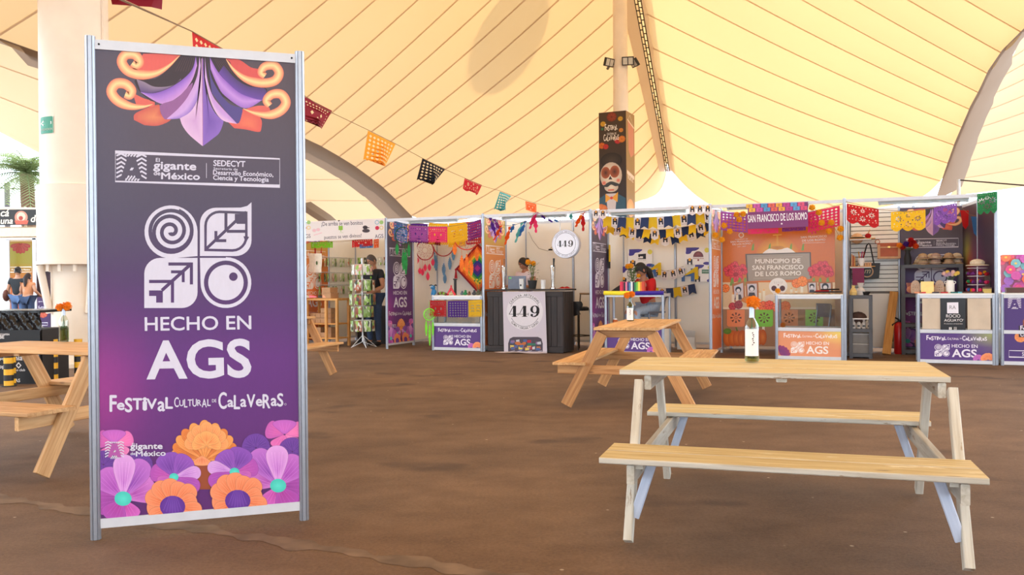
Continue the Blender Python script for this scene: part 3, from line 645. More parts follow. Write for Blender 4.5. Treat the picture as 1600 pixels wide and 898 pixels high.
def paint_festival(bgf, flower_dark=(62, 48, 54), bottom=True, white=(212, 206, 222)):
    "the whole festival artwork, in the sign's own metres"
    P = Paint(None, 1, (PX0, PZ0, PX1, PZ1))
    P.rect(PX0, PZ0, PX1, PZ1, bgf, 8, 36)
    P.mp = SP; P.ys = -1; bgp = lambda x, y: bgf(*SP(x, y))
    q = zmap(165, 75, 5.424); top_flower(P, q, 1/5.424, flower_dark)
    gigante_box(P, zmap(130, 50, 3.453), white, bgp)
    z2 = zmap(130, 300, 3.453); a, b = z2(330, 55), z2(908, 625); hecho(P, a[0], a[1], b[0], b[1], white, bgp)
    P.text('HECHO EN', *z2(334, 747), *z2(906, 738), 71/3.453, white, .012)
    P.text('AGS', 229, 590.5, 393, 587, 56, white, .024)
    z3 = zmap(130, 580, 3.325)
    P.funky('FeSTiVaL', *z3(140, 207), z3(470, 0)[0], 70/3.325, white, -.03); P.funky('CULTURAL', *z3(474, 184), z3(664, 0)[0], 42/3.325, white, -.01, .02)
    P.text('DE', *z3(670, 160), *z3(692, 159), 16/3.325, white, .01); P.funky('CaLaVeRaS', *z3(704, 192), z3(1042, 0)[0], 70/3.325, white, -.03); P.ring(*z3(1050, 170), 5/3.325, .4, white, 10)
    if bottom:
        bottom_flowers(P, zmap(150, 650, 4.923), 1/4.923)
        zq = zmap(150, 650, 4.923); a_badge(P, lambda u, v: zq(72+146*u, 192+134*v), white, lambda x, y: lin((176, 84, 160)))
        P.text('El', *zq(280, 222), *zq(298, 222), 4, col=white, bold=.01); P.text('gigante', *zq(266, 248), *zq(512, 246), 8.6, col=white, bold=.024); P.text('de', *zq(268, 294), *zq(304, 293), 4, col=white, bold=.02); P.text('México', *zq(310, 304), *zq(536, 298), 7.6, col=white, bold=.024)
    return P.mesh('print')
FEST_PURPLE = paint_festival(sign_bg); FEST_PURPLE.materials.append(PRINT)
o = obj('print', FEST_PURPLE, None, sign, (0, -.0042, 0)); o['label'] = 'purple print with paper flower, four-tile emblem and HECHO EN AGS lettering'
org = ramp([(0, lin((226, 120, 70))), (.5, lin((230, 128, 72))), (.75, lin((214, 136, 70))), (.9, lin((178, 176, 70))), (1, lin((196, 160, 66)))])
def paint_orange(): return paint_festival(lambda x, z: org((z-PZ0)/(PZ1-PZ0)), (96, 50, 40), False, (240, 228, 224))
FEST_ORANGE = paint_orange(); FEST_ORANGE.materials.append(PRINT)
# ------------------------------------------------------------------ picnic tables
PINE = wood('pine', (222, 176, 122), (186, 134, 80)); PINE2 = wood('pine_dark', (206, 152, 96), (168, 112, 62))
TOPW = wood('bare_pine_top', (220, 200, 152), (188, 162, 110), worn=((228, 216, 186), .60)); LIME = wood('limewashed', (208, 200, 186), (178, 166, 148), knots=False, worn=((142, 112, 80), .60))
EDGE['bare_pine_top'] = LIME; BLUEW = wood('bluish_limewash', (198, 204, 220), (176, 184, 204), knots=False)
def picnic(label, c, ang, L, W, H, topm, legm, bracem, legw, legt, seat_b, foot, leg_a, npl=(3, 2), tb=None):
    "A-frame table; local x along its length"
    t = thing('picnic_table', label, 'picnic table', (c[0], c[1], 0), ang)
    th = .026; bw = seat_b[1]-seat_b[0]; hs = .45
    pw = W/npl[0]
    for i in range(npl[0]):
        y = -W/2+pw*(i+.5); plank('tabletop_board', (-L/2, y, H-th/2), (L/2-(.05 if bracem else 0), y, H-th/2), pw-.003, th, topm, t)
    for s in (-1, 1):
        sw = bw/npl[1]
        for i in range(npl[1]):
            y = s*(seat_b[0]+sw*(i+.5)); plank('seat_board', (-L/2, y, hs-th/2), (L/2, y, hs-th/2), sw-.003, th, topm, t)
    for e in (-1, 1):
        x = leg_a[0] if isinstance(leg_a, tuple) and e < 0 else leg_a[1] if isinstance(leg_a, tuple) else e*leg_a; xi = x-e*(legt/2+.02)
        for s in (-1, 1):
            tz = H-th-.004; yt = s*(W/2-(.03 if bracem else .07)); dy = s*foot-yt; k = legw/2/tz*abs(dy)*.0
            plank('leg', (x, s*foot, .03), (x, yt, tz-.03), legw, legt, legm, t, up=(1, 0, 0))
            mb = MB()
        plank('seat_bearer', (xi, -seat_b[1]+.03, hs-th-.05), (xi, seat_b[1]-.03, hs-th-.05), .034, .085, legm, t)
        plank('top_bearer', (xi, -W/2+.04, H-th-.04), (xi, W/2-.04, H-th-.04), .034, .07, legm, t)
        if bracem:
            for s in (-1, 1):
                yy = s*(seat_b[0]+.02); plank('brace', (x-e*.02, s*(foot-.06), .13), (x-e*.115, s*(foot-.05), hs-th-.005), .045, .022, bracem, t, up=(0, 1, 0))
                MB().box((xi-.05 if e > 0 else xi-.02, s*(seat_b[1]-.09)-.02, hs-th-.03), (xi+.02 if e > 0 else xi+.05, s*(seat_b[1]-.09)+.02, hs-th)).build('cleat', legm, t)
    for x in (0,): plank('cleat', (x, -W/2+.05, H-th-.012), (x, W/2-.05, H-th-.012), .05, .022, legm, t)
    return t
picnic('limewashed A-frame picnic table with bare plank top and bluish braces, nearest the viewer', (1.386, 4.447), math.atan2(-.301, .9537), 1.55, .75, .79, TOPW, LIME, BLUEW, .062, .04, (.52, .89), .70, (-.68, .735), (3, 2))
picnic('natural pine A-frame picnic table end-on before the stall with blue and yellow flags', (1.35, 9.05), math.atan2(.954, .30), 1.86, .62, .79, PINE, PINE2, None, .11, .034, (.40, .72), .60, .86, (2, 2))
picnic('natural pine picnic table at the left edge beside the white column', (-3.37, 6.37), math.atan2(-.355, .935), 1.50, .75, .79, PINE, PINE, None, .115, .034, (.50, .87), .70, .66, (3, 2))
picnic('natural pine picnic table half hidden behind the purple sign', (-3.18, 10.78), math.atan2(.97, .26), 1.86, .62, .79, PINE, PINE2, None, .11, .034, (.40, .72), .60, .86, (2, 2))
# ------------------------------------------------------------------ bottles with marigolds
def thin_glass(name, rgb, gl=.06):
    m = bpy.data.materials.new(name); m.use_nodes = True; nt = m.node_tree; N = nt.nodes.new; L = nt.links.new; nt.nodes.remove(nt.nodes['Principled BSDF'])
    t = N('ShaderNodeBsdfTransparent'); t.inputs[0].default_value = (*lin(rgb), 1); g = N('ShaderNodeBsdfGlossy'); g.inputs['Roughness'].default_value = .03
    lw = N('ShaderNodeLayerWeight'); lw.inputs[0].default_value = .25; mr = N('ShaderNodeMapRange'); mr.inputs[3].default_value = gl; mr.inputs[4].default_value = .75
    mx = N('ShaderNodeMixShader'); L(lw.outputs['Facing'], mr.inputs[0]); L(mr.outputs[0], mx.inputs[0]); L(t.outputs[0], mx.inputs[1]); L(g.outputs[0], mx.inputs[2]); L(mx.outputs[0], nt.nodes['Material Output'].inputs[0])
    MATS[name] = m; return m
GLASS = thin_glass('clear_glass', (236, 244, 240)); GREEN = thin_glass('green_glass', (150, 164, 84)); PANE = thin_glass('display_glass', (236, 240, 240), .08)
LABELM = M('white_label', (236, 228, 226), .7, var=.04); INK = M('black_ink', (34, 32, 36), .6)
MARI = M('marigold_petal', (252, 142, 24), .7, var=.3, scale=60, sheer=.2); MARIY = M('yellow_marigold_petal', (250, 172, 22), .7, var=.25, scale=60, sheer=.2); STEM = M('plant_green', (74, 102, 46), .6, var=.3); FOIL = M('foil_collar', (176, 184, 200), .3, .6)
def pompom(mb, c, r, n=64, flat=.92):
    "a head of many small ruffled petals"
    for i in range(n):
        z = 1-2*(i+.5)/n; a = i*2.39996; s = math.sqrt(1-z*z); d = Vector((s*math.cos(a), s*math.sin(a), z*flat)); p = Vector(c)+d*r*.55
        t = d.cross(Vector((.3, .2, 1))).normalized()*r*.28; b = d.cross(t).normalized()*r*.28; e = Vector(c)+d*r*(.92+.10*math.sin(i*5))
        mb.add([p-t*.6, p+t*.6, e+t+b*.5, e+b*.9-t*.1, e-t+b*.2, e-b*.4], [(0, 1, 2, 3, 4), (0, 1, 5)])
    mb.ball(c, (r*.74, r*.74, r*.74*flat), 10, 7)
_pp = {}
def pom_mesh(r, mat):
    k = (r, mat.name)
    if k not in _pp: mb = MB(); pompom(mb, (0, 0, 0), r); _pp[k] = mb.mesh('flower_head'); _pp[k].materials.append(mat)
    return _pp[k]
def bottle(label, loc, h, r, glass, foil, heads, collar=None, rz=0, labelz=(.3, .68), twig=True):
    t = thing('wine_bottle', label, 'bottle', loc, rz)
    prof = [(r*.9, .004), (r, .012), (r, h*.60), (r*.93, h*.66), (r*.62, h*.74), (r*.36, h*.80), (r*.33, h*.84), (r*.33, h*.97), (r*.4, h*.975), (r*.4, h)]
    MB().lathe(prof, 20).sm().build('glass', glass, t)
    if glass is GLASS: MB().lathe([(r*.88, .008), (r*.96, .014), (r*.96, h*.42)], 18).build('water', thin_glass('greenish_water', (206, 216, 170), .02) if 'greenish_water' not in MATS else MATS['greenish_water'], t)
    if foil: MB().lathe([(r*.37, h*.80), (r*.35, h*.84), (r*.35, h*.985)], 14).sm().build('collar', FOIL, t)
    z0, z1 = labelz
    if z1 > z0:
        lb = MB().grid(lambda a, b: (r*1.01*math.sin(-1.9+2.2*a), -r*1.01*math.cos(-1.9+2.2*a), h*(z0+(z1-z0)*b)), 10, 1).sm().build('paper_label', LABELM, t)
        mb = MB()
        for i in range(7): a = -.75+.07*(i % 3); zz = h*(z1-.08-.035*i); mb.add([(r*1.02*math.sin(a+d), -r*1.02*math.cos(a+d), zz+e) for d, e in ((0, 0), (.16+.1*(i % 2), .002), (.14, .008), (.02, .006))], [(0, 1, 2, 3)])
        mb.build('lettering', INK, lb)['kind'] = 'stuff'
    if twig:
        mb = MB()
        for i in range(5):
            a = i*1.3; mb.tube([(r*.3*math.cos(a), r*.3*math.sin(a), .02), (r*.4*math.cos(a+1), r*.4*math.sin(a+1), h*.3), (0, 0, h*.7), (0, 0, h*1.0)], .0022, 5)
            for j in range(4): z = h*(.12+.1*j); mb.ball((r*.5*math.cos(a+j), r*.5*math.sin(a+j), z), (.012, .004, .016), 6, 4)
        mb.build('stem', STEM, t)
    for (dx, dy, dz, rr) in heads:
        MB().tube([(0, 0, h*.9), (dx*.5, dy*.5, h+dz*.5), (dx, dy, h+dz)], .003, 5).build('flower_stem', STEM, t); obj('flower_head', pom_mesh(rr, MARI), None, t, (dx, dy, h+dz))
    return t
p = at_z(1175, 566, .79); bottle('clear wine bottle with white label and one orange marigold on the limewashed table', (p.x, p.y, .791), .30, .038, GLASS, True, [(.012, 0, .022, .040)], rz=.5, labelz=(.12, .60))
p = at_z(985, 502, .79); bottle('green wine bottle with orange marigolds on the end-on pine table', (p.x, p.y, .791), .26, .040, GREEN, False, [(-.04, 0, .025, .038), (.025, .01, .035, .040)], rz=.4, labelz=(.06, .56))
p = at_z(100, 534, .79); bottle('slim clear bottle with an orange marigold on the left pine table', (p.x, p.y, .791), .262, .036, GLASS, True, [(-.03, 0, .012, .034), (.02, .01, .02, .04)], labelz=(0, 0))
# ------------------------------------------------------------------ big white column at left
CW = M('column_paint', (240, 224, 206), .55, var=.05, scale=2.5); CX0, CY0 = (120-800)/F*13.3, 13.3
col = thing('steel_column', 'massive cream steel column with bolted flange behind the purple sign', 'column', (CX0, CY0, 0))
zf = 1.235+13.3*(444-410)/F; zs = 1.235+13.3*(445-292)/F
MB().lathe([(.357, .10), (.357, zf-.02)], 32).sm().build('lower_tube', CW, col)
MB().lathe([(.47, 0), (.47, .06), (.41, .06), (.41, .12)], 24).build('base_plate', CW, col)
MB().lathe([(.55, zf-.02), (.55, zf+.03), (.536, zf+.03), (.536, zs), (.485, zs+.01), (.485, 12.5)], 40).sm().build('upper_tube', CW, col)
for i in range(14):
    a = 2*PI*i/14+.2; MB().cbox((.47*math.cos(a), .47*math.sin(a), zf-.07), (.045, .045, .11)).build('flange_bolt', CW, col)
for a in (3.5, 3.9, 5.6, 2.2):
    MB().tube([(.51*math.cos(a), .51*math.sin(a), zf-.03), (.38*math.cos(a), .38*math.sin(a), zf-.75)], .05, 10).sm().build('gusset_pipe', CW, col); 
MB().tube([(-.45, -.2, .62), (-.60, -.35, .18)], .055, 10).sm().build('stub_pipe', M('grey_pipe', (206, 200, 192), .5), col)
MB().cbox((.50*math.cos(6.1), .50*math.sin(6.1), 5.6), (.03, .03, 20*.0+5.5)).build('conduit', CW, col)
# evacuation sign on the column
es = thing('evacuation_sign', 'green evacuation route sign with white arrow on the cream column', 'sign', (CX0, CY0, 0))
a0 = 3.974; zz = 1.235+13.3*(445-203)/F
def cyl(a, z, r=.490): return (r*math.cos(a), r*math.sin(a), z)
MB().grid(lambda a, b: cyl(a0+a*.593, zz-.125+.25*b), 6, 1).build('plate', M('sign_green', (44, 140, 108), .4), es)
P = Paint(); P.poly([(.02, .155), (.09, .20), (.09, .175), (.24, .175), (.24, .135), (.09, .135), (.09, .11)], (236, 240, 226)); P.text('RUTA DE EVACUACION', .02, .045, .25, .045, .03, (236, 240, 226), .01); P.stroke([(.004, .004), (.266, .004), (.266, .246), (.004, .246)], .006, (226, 236, 220), True)
me = P.mesh('lettering')
for v in me.vertices:
    a, z = a0+v.co.x/.27*.593, zz-.125+v.co.z; c = cyl(a, z, .494); v.co = c
me.materials.append(PRINT); obj('lettering', me, None, es)
# ------------------------------------------------------------------ centre mast with printed box and floodlights
mx, my = (972-800)/F*35.5, 35.5
mast = thing('canopy_mast', 'tall cream steel mast rising to the canopy behind the stalls', 'mast', (mx, my, 0))
MB().lathe([(.33, 0), (.33, 6.0), (.30, 10.0), (.29, 13.2)], 24).sm().build('tube', CW, mast)
FLM = M('floodlight_black', (40, 38, 38), .5); FLG = M('floodlight_lens', (210, 206, 196), .3)
zl = 1.235+35.5*(438-100)/F
for dx, dy, rz, tl in ((-.50, -.25, .7, .3), (-.42, .1, 1.6, .5), (.25, -.45, -.2, .3), (.55, -.15, -1.2, .6)):
    m = Matrix.Translation((dx, dy, zl)) @ Matrix.Rotation(rz, 4, 'Z') @ Matrix.Rotation(tl, 4, 'X')
    fl = MB().box((-.24, -.05, -.17), (.24, .05, .17), m).build('floodlight', FLM, mast); MB().box((-.2, -.06, -.13), (-.02, -.051, .13), m).build('lens', FLG, fl); MB().box((.02, -.06, -.13), (.2, -.051, .13), m).build('lens', FLG, fl); MB().tube([m @ Vector((0, .05, 0)), m @ Vector((0, .2, -.05)), (dx*.4, dy*.4, zl-.05)], .025, 6).build('bracket', FLM, fl)
bx = at_depth(979, 330, 34.3); BA = math.radians(-25); bw = 1.13; bh = 1.235+34.6*(438-175)/F
box = thing('advert_tower', 'tall dark printed box around the mast with a smiling skull in a bow tie', 'advert box', (bx.x, 34.3, 0), BA)
MB().box((-bw, 0, 0), (0, bw, bh)).build('body', M('box_brown', (96, 76, 52), .5, var=.05), box)
zb = 3.85; P = Paint(None, 1, (0, 0, bw, bh), .00004)
P.rect(0, zb, bw, bh, lambda x, z: mixc(lin((74, 56, 42)), lin((54, 44, 46)), min(1, max(0, (bh-z)/3))), 2, 8)
def bq(X, Y): return ((X-48)/202*bw, bh-(Y-60)/(870-60)*(bh-zb))
for X, Y, rr, c in ((145, 100, 36, (150, 60, 40)), (80, 150, 20, (226, 170, 50)), (210, 120, 18, (226, 170, 50)), (70, 320, 24, (226, 110, 40)), (100, 330, 20, (206, 50, 50)), (190, 290, 24, (206, 50, 60)), (220, 280, 26, (236, 130, 50)), (215, 210, 16, (226, 140, 60)), (75, 190, 10, (60, 130, 90))):
    petal_fl(P, bq, X, Y, [(a, rr, rr*.42, c, tuple(int(v*.8) for v in c)) for a in range(0, 360, 45)], None, 0, .002)
W_ = (236, 226, 216); P.funky('FeSTiVaL', *bq(95, 205), bq(190, 0)[0], .22, W_); P.text('CULTURAL DE', *bq(110, 240), *bq(180, 240), .08, W_, .01); P.funky('CaLaVeRaS', *bq(85, 285), bq(200, 0)[0], .22, W_)
el = lambda cx, cy, rx, ry, n=22: [bq(cx+rx*math.cos(2*PI*i/n), cy+ry*math.sin(2*PI*i/n)) for i in range(n)]
P.fan(el(140, 440, 80, 60), (70, 56, 50), (40, 34, 34)); P.fan(el(138, 560, 82, 105), (236, 222, 206), (196, 176, 160)); P.fan(el(140, 650, 52, 40), (230, 216, 200), (190, 170, 156))
P.fan(el(98, 535, 34, 46), (70, 40, 36), (170, 90, 60)); P.fan(el(165, 530, 36, 48), (70, 40, 36), (170, 90, 60)); P.fan([bq(132, 560), bq(118, 590), bq(148, 590)], (60, 50, 50), (70, 60, 60)); P.poly(smooth([bq(*p) for p in [(70, 640), (110, 615), (138, 605), (170, 615), (205, 635), (170, 645), (138, 630), (110, 648), (70, 640)]], 3), (60, 62, 66))
P.fan(el(85, 615, 16, 16), (206, 90, 80), (226, 160, 140)); P.fan(el(192, 600, 15, 15), (206, 90, 80), (226, 160, 140)); P.stroke([bq(115, 672), bq(160, 672)], .05, (206, 90, 70))
P.poly([bq(44, 740), bq(100, 700), bq(180, 700), bq(245, 740), bq(250, 890), bq(44, 890)], (52, 86, 108)); P.poly([bq(100, 700), bq(180, 700), bq(165, 890), bq(115, 890)], (206, 196, 200)); P.poly([bq(95, 700), bq(140, 735), bq(95, 770)], (226, 160, 60)); P.poly([bq(190, 690), bq(140, 735), bq(185, 770)], (226, 160, 60)); P.disc(*bq(140, 735), .06, (206, 70, 60)); petal_fl(P, bq, 62, 830, [(a, 50, 20, (226, 130, 70), (206, 110, 60)) for a in range(0, 360, 45)], None, 0, .002)
me = P.mesh('front_print'); me.materials.append(PRINT); obj('front_print', me, None, box, (-bw, -.004, 0), label='dark print with festival lettering and a skull in a bow tie')
P = Paint(None, 1, (0, 0, bw, bh), .00004); P.rect(0, zb, bw, bh, lambda x, z: lin((150, 112, 66)), 1, 1)
def cq(X, Y): return ((X-250)/105*bw, bh-(Y-40)/(880-40)*(bh-zb))
P.poly([cq(272, 110), cq(345, 150), cq(345, 370), cq(308, 405), cq(280, 350)], (196, 116, 92)); P.stroke([cq(268, 105), cq(350, 152)], .05, (230, 210, 190)); P.stroke([cq(270, 112), cq(300, 60), cq(345, 150)], .015, (220, 200, 180)); P.poly([cq(258, 515), cq(348, 550), cq(348, 578), cq(258, 545)], (226, 196, 176)); P.text('NORTE', *cq(266, 585), *cq(335, 605), .26, (232, 206, 186), .01); P.fan([cq(300+45*math.cos(i/3), 820+75*math.sin(i/3)) for i in range(19)], (236, 170, 90), (216, 140, 80)); 
me = P.mesh('side_print'); me.materials.append(PRINT); o = obj('side_print', me, None, box, (.004, 0, 0), PI/2, label='tan print with a coral pennant and the word NORTE')
# ------------------------------------------------------------------ papel picado on the long string
PAPELS = {}
def papel_mesh(w, h, style, seed, fold=0.0):
    "cut paper sheet: outline hanging below z=0 with rows of cut-outs"
    rnd = random.Random(seed); holes = []; edge = []
    if style == 'scallop':
        n = 3
        for i in range(n*6+1):
            t = i/(n*6); edge.append((w/2-w*t, -h+.0+h*.16*(1-abs(math.sin(PI*n*t)))))
    else:
        n = 9
        for i in range(n*2+1): edge.append((w/2-w*i/(n*2), -h+(h*.05 if i % 2 else 0)))
    out = [(-w/2, 0)]+[(w/2*0, 0)]+[(w/2, 0)]+edge
    def flower(cx, cz, r, k=8):
        for i in range(k):
            a = 2*PI*i/k; b = r*.36; c = (cx+r*.66*math.cos(a), cz+r*.66*math.sin(a)); holes.append([(c[0]+b*math.cos(a)*1.1*math.cos(t)-b*.45*math.sin(a)*math.sin(t), c[1]+b*math.sin(a)*1.1*math.cos(t)+b*.45*math.cos(a)*math.sin(t)) for t in (0, 1.05, 2.1, 3.14, 4.2, 5.24)])
    def dia(cx, cz, a, b): holes.append([(cx-a, cz), (cx, cz-b), (cx+a, cz), (cx, cz+b)])
    if style == 'scallop':
        for cx, cz, r in ((-.28, -.38, .16), (.28, -.38, .16), (0, -.64, .15), (0, -.24, .11)): flower(cx*w, cz*h, r*h)
        for i in range(9): dia(w*(-.42+i*.105), -h*.09, w*.018, h*.03)
        for i in range(9): dia(w*(-.42+i*.105), -h*(.80-.02*abs(i-4) if i % 3 else .76), w*.016, h*.025)
        for cx, cz in ((-.4, -.62), (.4, -.62), (-.13, -.46), (.13, -.46), (-.2, -.66), (.2, -.66)): dia(cx*w, cz*h, w*.025, h*.045)
    elif style == 'lattice':
        for i in range(7):
            for j in range(6): dia(w*(-.39+i*.13), -h*(.14+j*.145), w*.045, h*.052)
    elif style == 'face':
        for sx in (-1, 1): dia(sx*w*.17, -h*.5, w*.05, h*.1)
        dia(0, -h*.66, w*.03, h*.05); dia(0, -h*.80, w*.14, h*.035)
        for i in range(8): dia(w*(-.38+i*.108), -h*.16, w*.035, h*.035); dia(w*(-.33+i*.094), -h*.27, w*.025, h*.03)
        for i in range(8): dia(w*(-.4+i*.114), -h*.92, w*.028, h*.028)
        for sx in (-1, 1):
            for j in range(4): dia(sx*w*.42, -h*(.36+.14*j), w*.02, h*.045)
    elif style == 'arcs':
        for j in range(3):
            for s in (-1, 1):
                holes.append([(w*(s*.22+.16*math.cos(t)), -h*(.38+j*.16)+h*.10*math.sin(t)) for t in [PI*(.15+.7*k/6) for k in range(7)]]+[(w*(s*.22+.13*math.cos(t)), -h*(.41+j*.16)+h*.09*math.sin(t)) for t in [PI*(.85-.7*k/6) for k in range(7)]])
        for i in range(8): dia(w*(-.4+i*.114), -h*.14, w*.02, h*.03); dia(w*(-.4+i*.114), -h*.92, w*.025, h*.025)
    loops = [out]+holes; flat = [p for l in loops for p in l]
    tr = tessellate_polygon([[Vector((p[0], p[1], 0)) for p in l] for l in loops])
    me = bpy.data.meshes.new('paper_sheet'); V = []
    for x, z in flat:
        y = .05*h*math.sin(x/w*5+seed)*(-z/h)+fold*abs(x/w)*(-z/h)*.4; V.append((x*(1-fold*.5*(-z/h)), y, z))
    me.from_pydata(V, [], [tuple(t) for t in tr]); me.update(); return me
def paper_m(name, rgb): return M('paper_'+name, rgb, .75, var=.1, sheer=.45)
PC = {k: paper_m(k, c) for k, c in dict(red=(200, 36, 40), orange=(246, 160, 44), black=(36, 32, 36), crimson=(196, 28, 36), teal=(96, 178, 178), tangerine=(232, 92, 32), wine=(140, 28, 42), purple=(126, 52, 140), pink=(240, 64, 120), yellow=(250, 196, 40), violet=(146, 92, 190), green=(46, 140, 84), darkpurple=(86, 40, 150), magenta=(214, 50, 120), blue=(60, 120, 190), lilac=(166, 84, 170), brick=(214, 44, 48), lime=(130, 200, 40)).items()}
def flag(label, p0, p1, h, style, colr, seed, fold=0, parent=None):
    p0, p1 = Vector(p0), Vector(p1); d = p1-p0; w = math.hypot(d.x, d.y); me = papel_mesh(w, h, style, seed, fold)
    for v in me.vertices: v.co.z += d.z*(v.co.x/w)
    me.materials.append(PC[colr]); return obj('paper_flag', me, None, parent, (p0+p1)/2, math.atan2(d.y, d.x), label)
SD = lambda x: 3.2+ (x-180)*(12.0/640)
spx = [(100, -40), (300, 50), (475, 150), (510, 173), (575, 204), (617, 225), (660, 248), (694, 265), (726, 279), (752, 291), (781, 299), (800, 306), (822, 314), (838, 319), (870, 326), (925, 338)]
FS = thing('flag_garland', 'long string of cut-paper flags slanting from the purple sign to the bar stall', 'garland', (0, 0, 0))
MB().tube([at_depth(x, y-1, SD(x)) for x, y in spx], .004, 4).build('string', M('twine', (150, 120, 90), .8), FS)
def sflag(label, a, b, hpx, style, colr, seed, fold=0):
    flag(label, at_depth(*a, SD(a[0])), at_depth(*b, SD(b[0])), hpx*SD(a[0])/F, style, colr, seed, fold, FS)
sflag('red cut-paper flag peeking above the purple sign', (300, 49), (352, 78), 70, 'lattice', 'red', 1)
sflag('dark red cut-paper flag just right of the purple sign', (474, 150), (519, 173), 34, 'face', 'wine', 2, .5)
sflag('orange folded cut-paper flag on the long string', (575, 204), (618, 225), 42, 'lattice', 'orange', 3, .6)
sflag('black cut-paper flag on the long string', (660, 247), (696, 264), 30, 'lattice', 'black', 4, .8)
sflag('small red cut-paper flag after the black one', (726, 278), (753, 289), 18, 'scallop', 'crimson', 5, .3)
sflag('teal cut-paper flag on the long string', (781, 299), (799, 306), 26, 'lattice', 'teal', 6, .9)
sflag('small orange-red cut-paper flag above the bar stall', (821, 314), (838, 319), 14, 'face', 'tangerine', 7)
MB().add([at_depth(*q, 3.1+.06*i) for i, q in enumerate(((165, -40), (256, -40), (253, 15), (236, 11), (175, 7)))], [(0, 1, 2, 3, 4)]).build('paper_flag', PC['wine'], FS)
# ------------------------------------------------------------------ stalls: posts, panels and rails
WP = M('white_panel', (240, 234, 226), .45, var=.03, scale=3); DARKGAP = M('kick_dark', (70, 58, 50), .7)
PH = 2.44
def rail(parent, p, q, z, h=.05, name='top_rail'): MB().bar((p[0], p[1], z), (q[0], q[1], z), .022, h).build(name, ALUW, parent)
def wall_panel(parent, p, q, mat=WP, z0=.08, z1=2.40):
    d = Vector((q[0]-p[0], q[1]-p[1], 0)); l = d.length; a = math.atan2(d.y, d.x)
    return MB().box((.02, -.004, z0), (l-.02, .004, z1)).build('wall_panel', mat, parent, (p[0], p[1], 0), a)
def stall(i, label, right=None, left_print=None, front_rail=True):
    t = rthing('market_stall', label, 'market stall', (i*BAY, 0, 0)); W = BAY; D = 1.98
    for x, y in ((0, 0), (0, D/2), (0, D), (W/2, D)): obj('post', post_mesh(PH), None, t, (x, y, 0))
    xr = right or W
    lp = wall_panel(t, (0, 0), (0, D/2)); wall_panel(t, (0, D/2), (0, D))
    if i < 5: wall_panel(t, (0, D), (W/2, D)); wall_panel(t, (W/2, D), (W, D))
    if front_rail: rail(t, (.02, 0), (W-.02, 0), PH-.045)
    rail(t, (0, .02), (0, D), PH-.045); rail(t, (0, D), (W, D), PH-.045); rail(t, (0, .02), (0, D), .08, .04, 'bottom_rail'); rail(t, (0, D), (W, D), .08, .04, 'bottom_rail')
    if left_print is not None: obj('print', left_print, None, lp, (0.0, -.0055, 0), label='festival print with the four-tile emblem')
    return t
st1 = stall(-1, 'white panel stall selling plaited sandals, with a white cloth banner across its top', left_print=FEST_ORANGE)
st2 = stall(0, 'white panel stall hung with dream catchers and purple, pink and yellow cut paper', left_print=FEST_PURPLE)
st3 = stall(1, 'white panel beer stall with the round 449 sign', left_print=FEST_ORANGE)
st4 = stall(2, 'white panel stall with blue and yellow flag bunting', left_print=FEST_PURPLE)
st5 = stall(3, 'white panel stall with the orange altar banner of San Francisco de los Romo', left_print=FEST_ORANGE)
st6 = stall(4, 'white panel leather goods stall at the right end of the row', left_print=None)
# the print hangs on the face that looks into the stall
for t in (st1, st2, st3, st4, st5):
    for ch in t.children:
        for g in ch.children:
            if g.name.startswith('print'): g.location = (0, -.0055, 0)
# right end of the row
W = BAY; bxr = W-.27
for p in ((W, 0), (bxr, 1.98), (W-.13, 1.0)): obj('post', post_mesh(PH), None, st6, (p[0], p[1], 0))
rp_ = wall_panel(st6, (bxr, 1.98), (W, 0)); rail(st6, (W, 0), (bxr, 1.98), PH-.045)
PURP = M('purple_board', (74, 52, 92), .5)
slw = MB().box((.03, 1.963, .98), (.76, 1.97, 2.40)).build('wall_panel', M('groove_grey', (120, 112, 104), .7), st6); MB().box((.03, 1.955, .08), (.76, 1.97, .98)).build('wall_panel', WP, st6)
SLM = M('slatwall', (242, 238, 230), .45, var=.03)
for k in range(19):
    z = 1.02+k*.0735; MB().box((.03, 1.945, z), (.76, 1.962, z+.060)).build('slat', SLM, slw)
bp = MB().box((.79, 1.955, .08), (bxr-.01, 1.965, 2.40)).build('wall_panel', PURP, st6); obj('print', FEST_PURPLE, None, bp, (.775, 1.95, 0), label='purple print with paper flower and four-tile emblem')
obj('post', post_mesh(PH), None, st6, (.775, 1.97, 0))
P = Paint(None, 1, (.02, .09, 1.97, 2.4)); 
def bok(x, z):
    c = lin((62, 44, 66))
    for cx, cz, r, k in ((.35, 1.62, .22, (170, 186, 60)), (.5, 1.42, .25, (190, 60, 50)), (1.0, 1.35, .45, (120, 44, 90)), (1.5, 1.9, .5, (40, 36, 60)), (.9, .7, .6, (70, 40, 100))): c = mixc(c, lin(k), .85*math.exp(-((x-cx)**2+(z-cz)**2)/r**2))
    return c
P.rect(.02, .09, 1.97, 2.4, bok, 14, 16); me = P.mesh('print'); me.materials.append(PRINT); obj('print', me, None, rp_, (0, -.006, 0), label='dark purple print with blurred coloured lights')
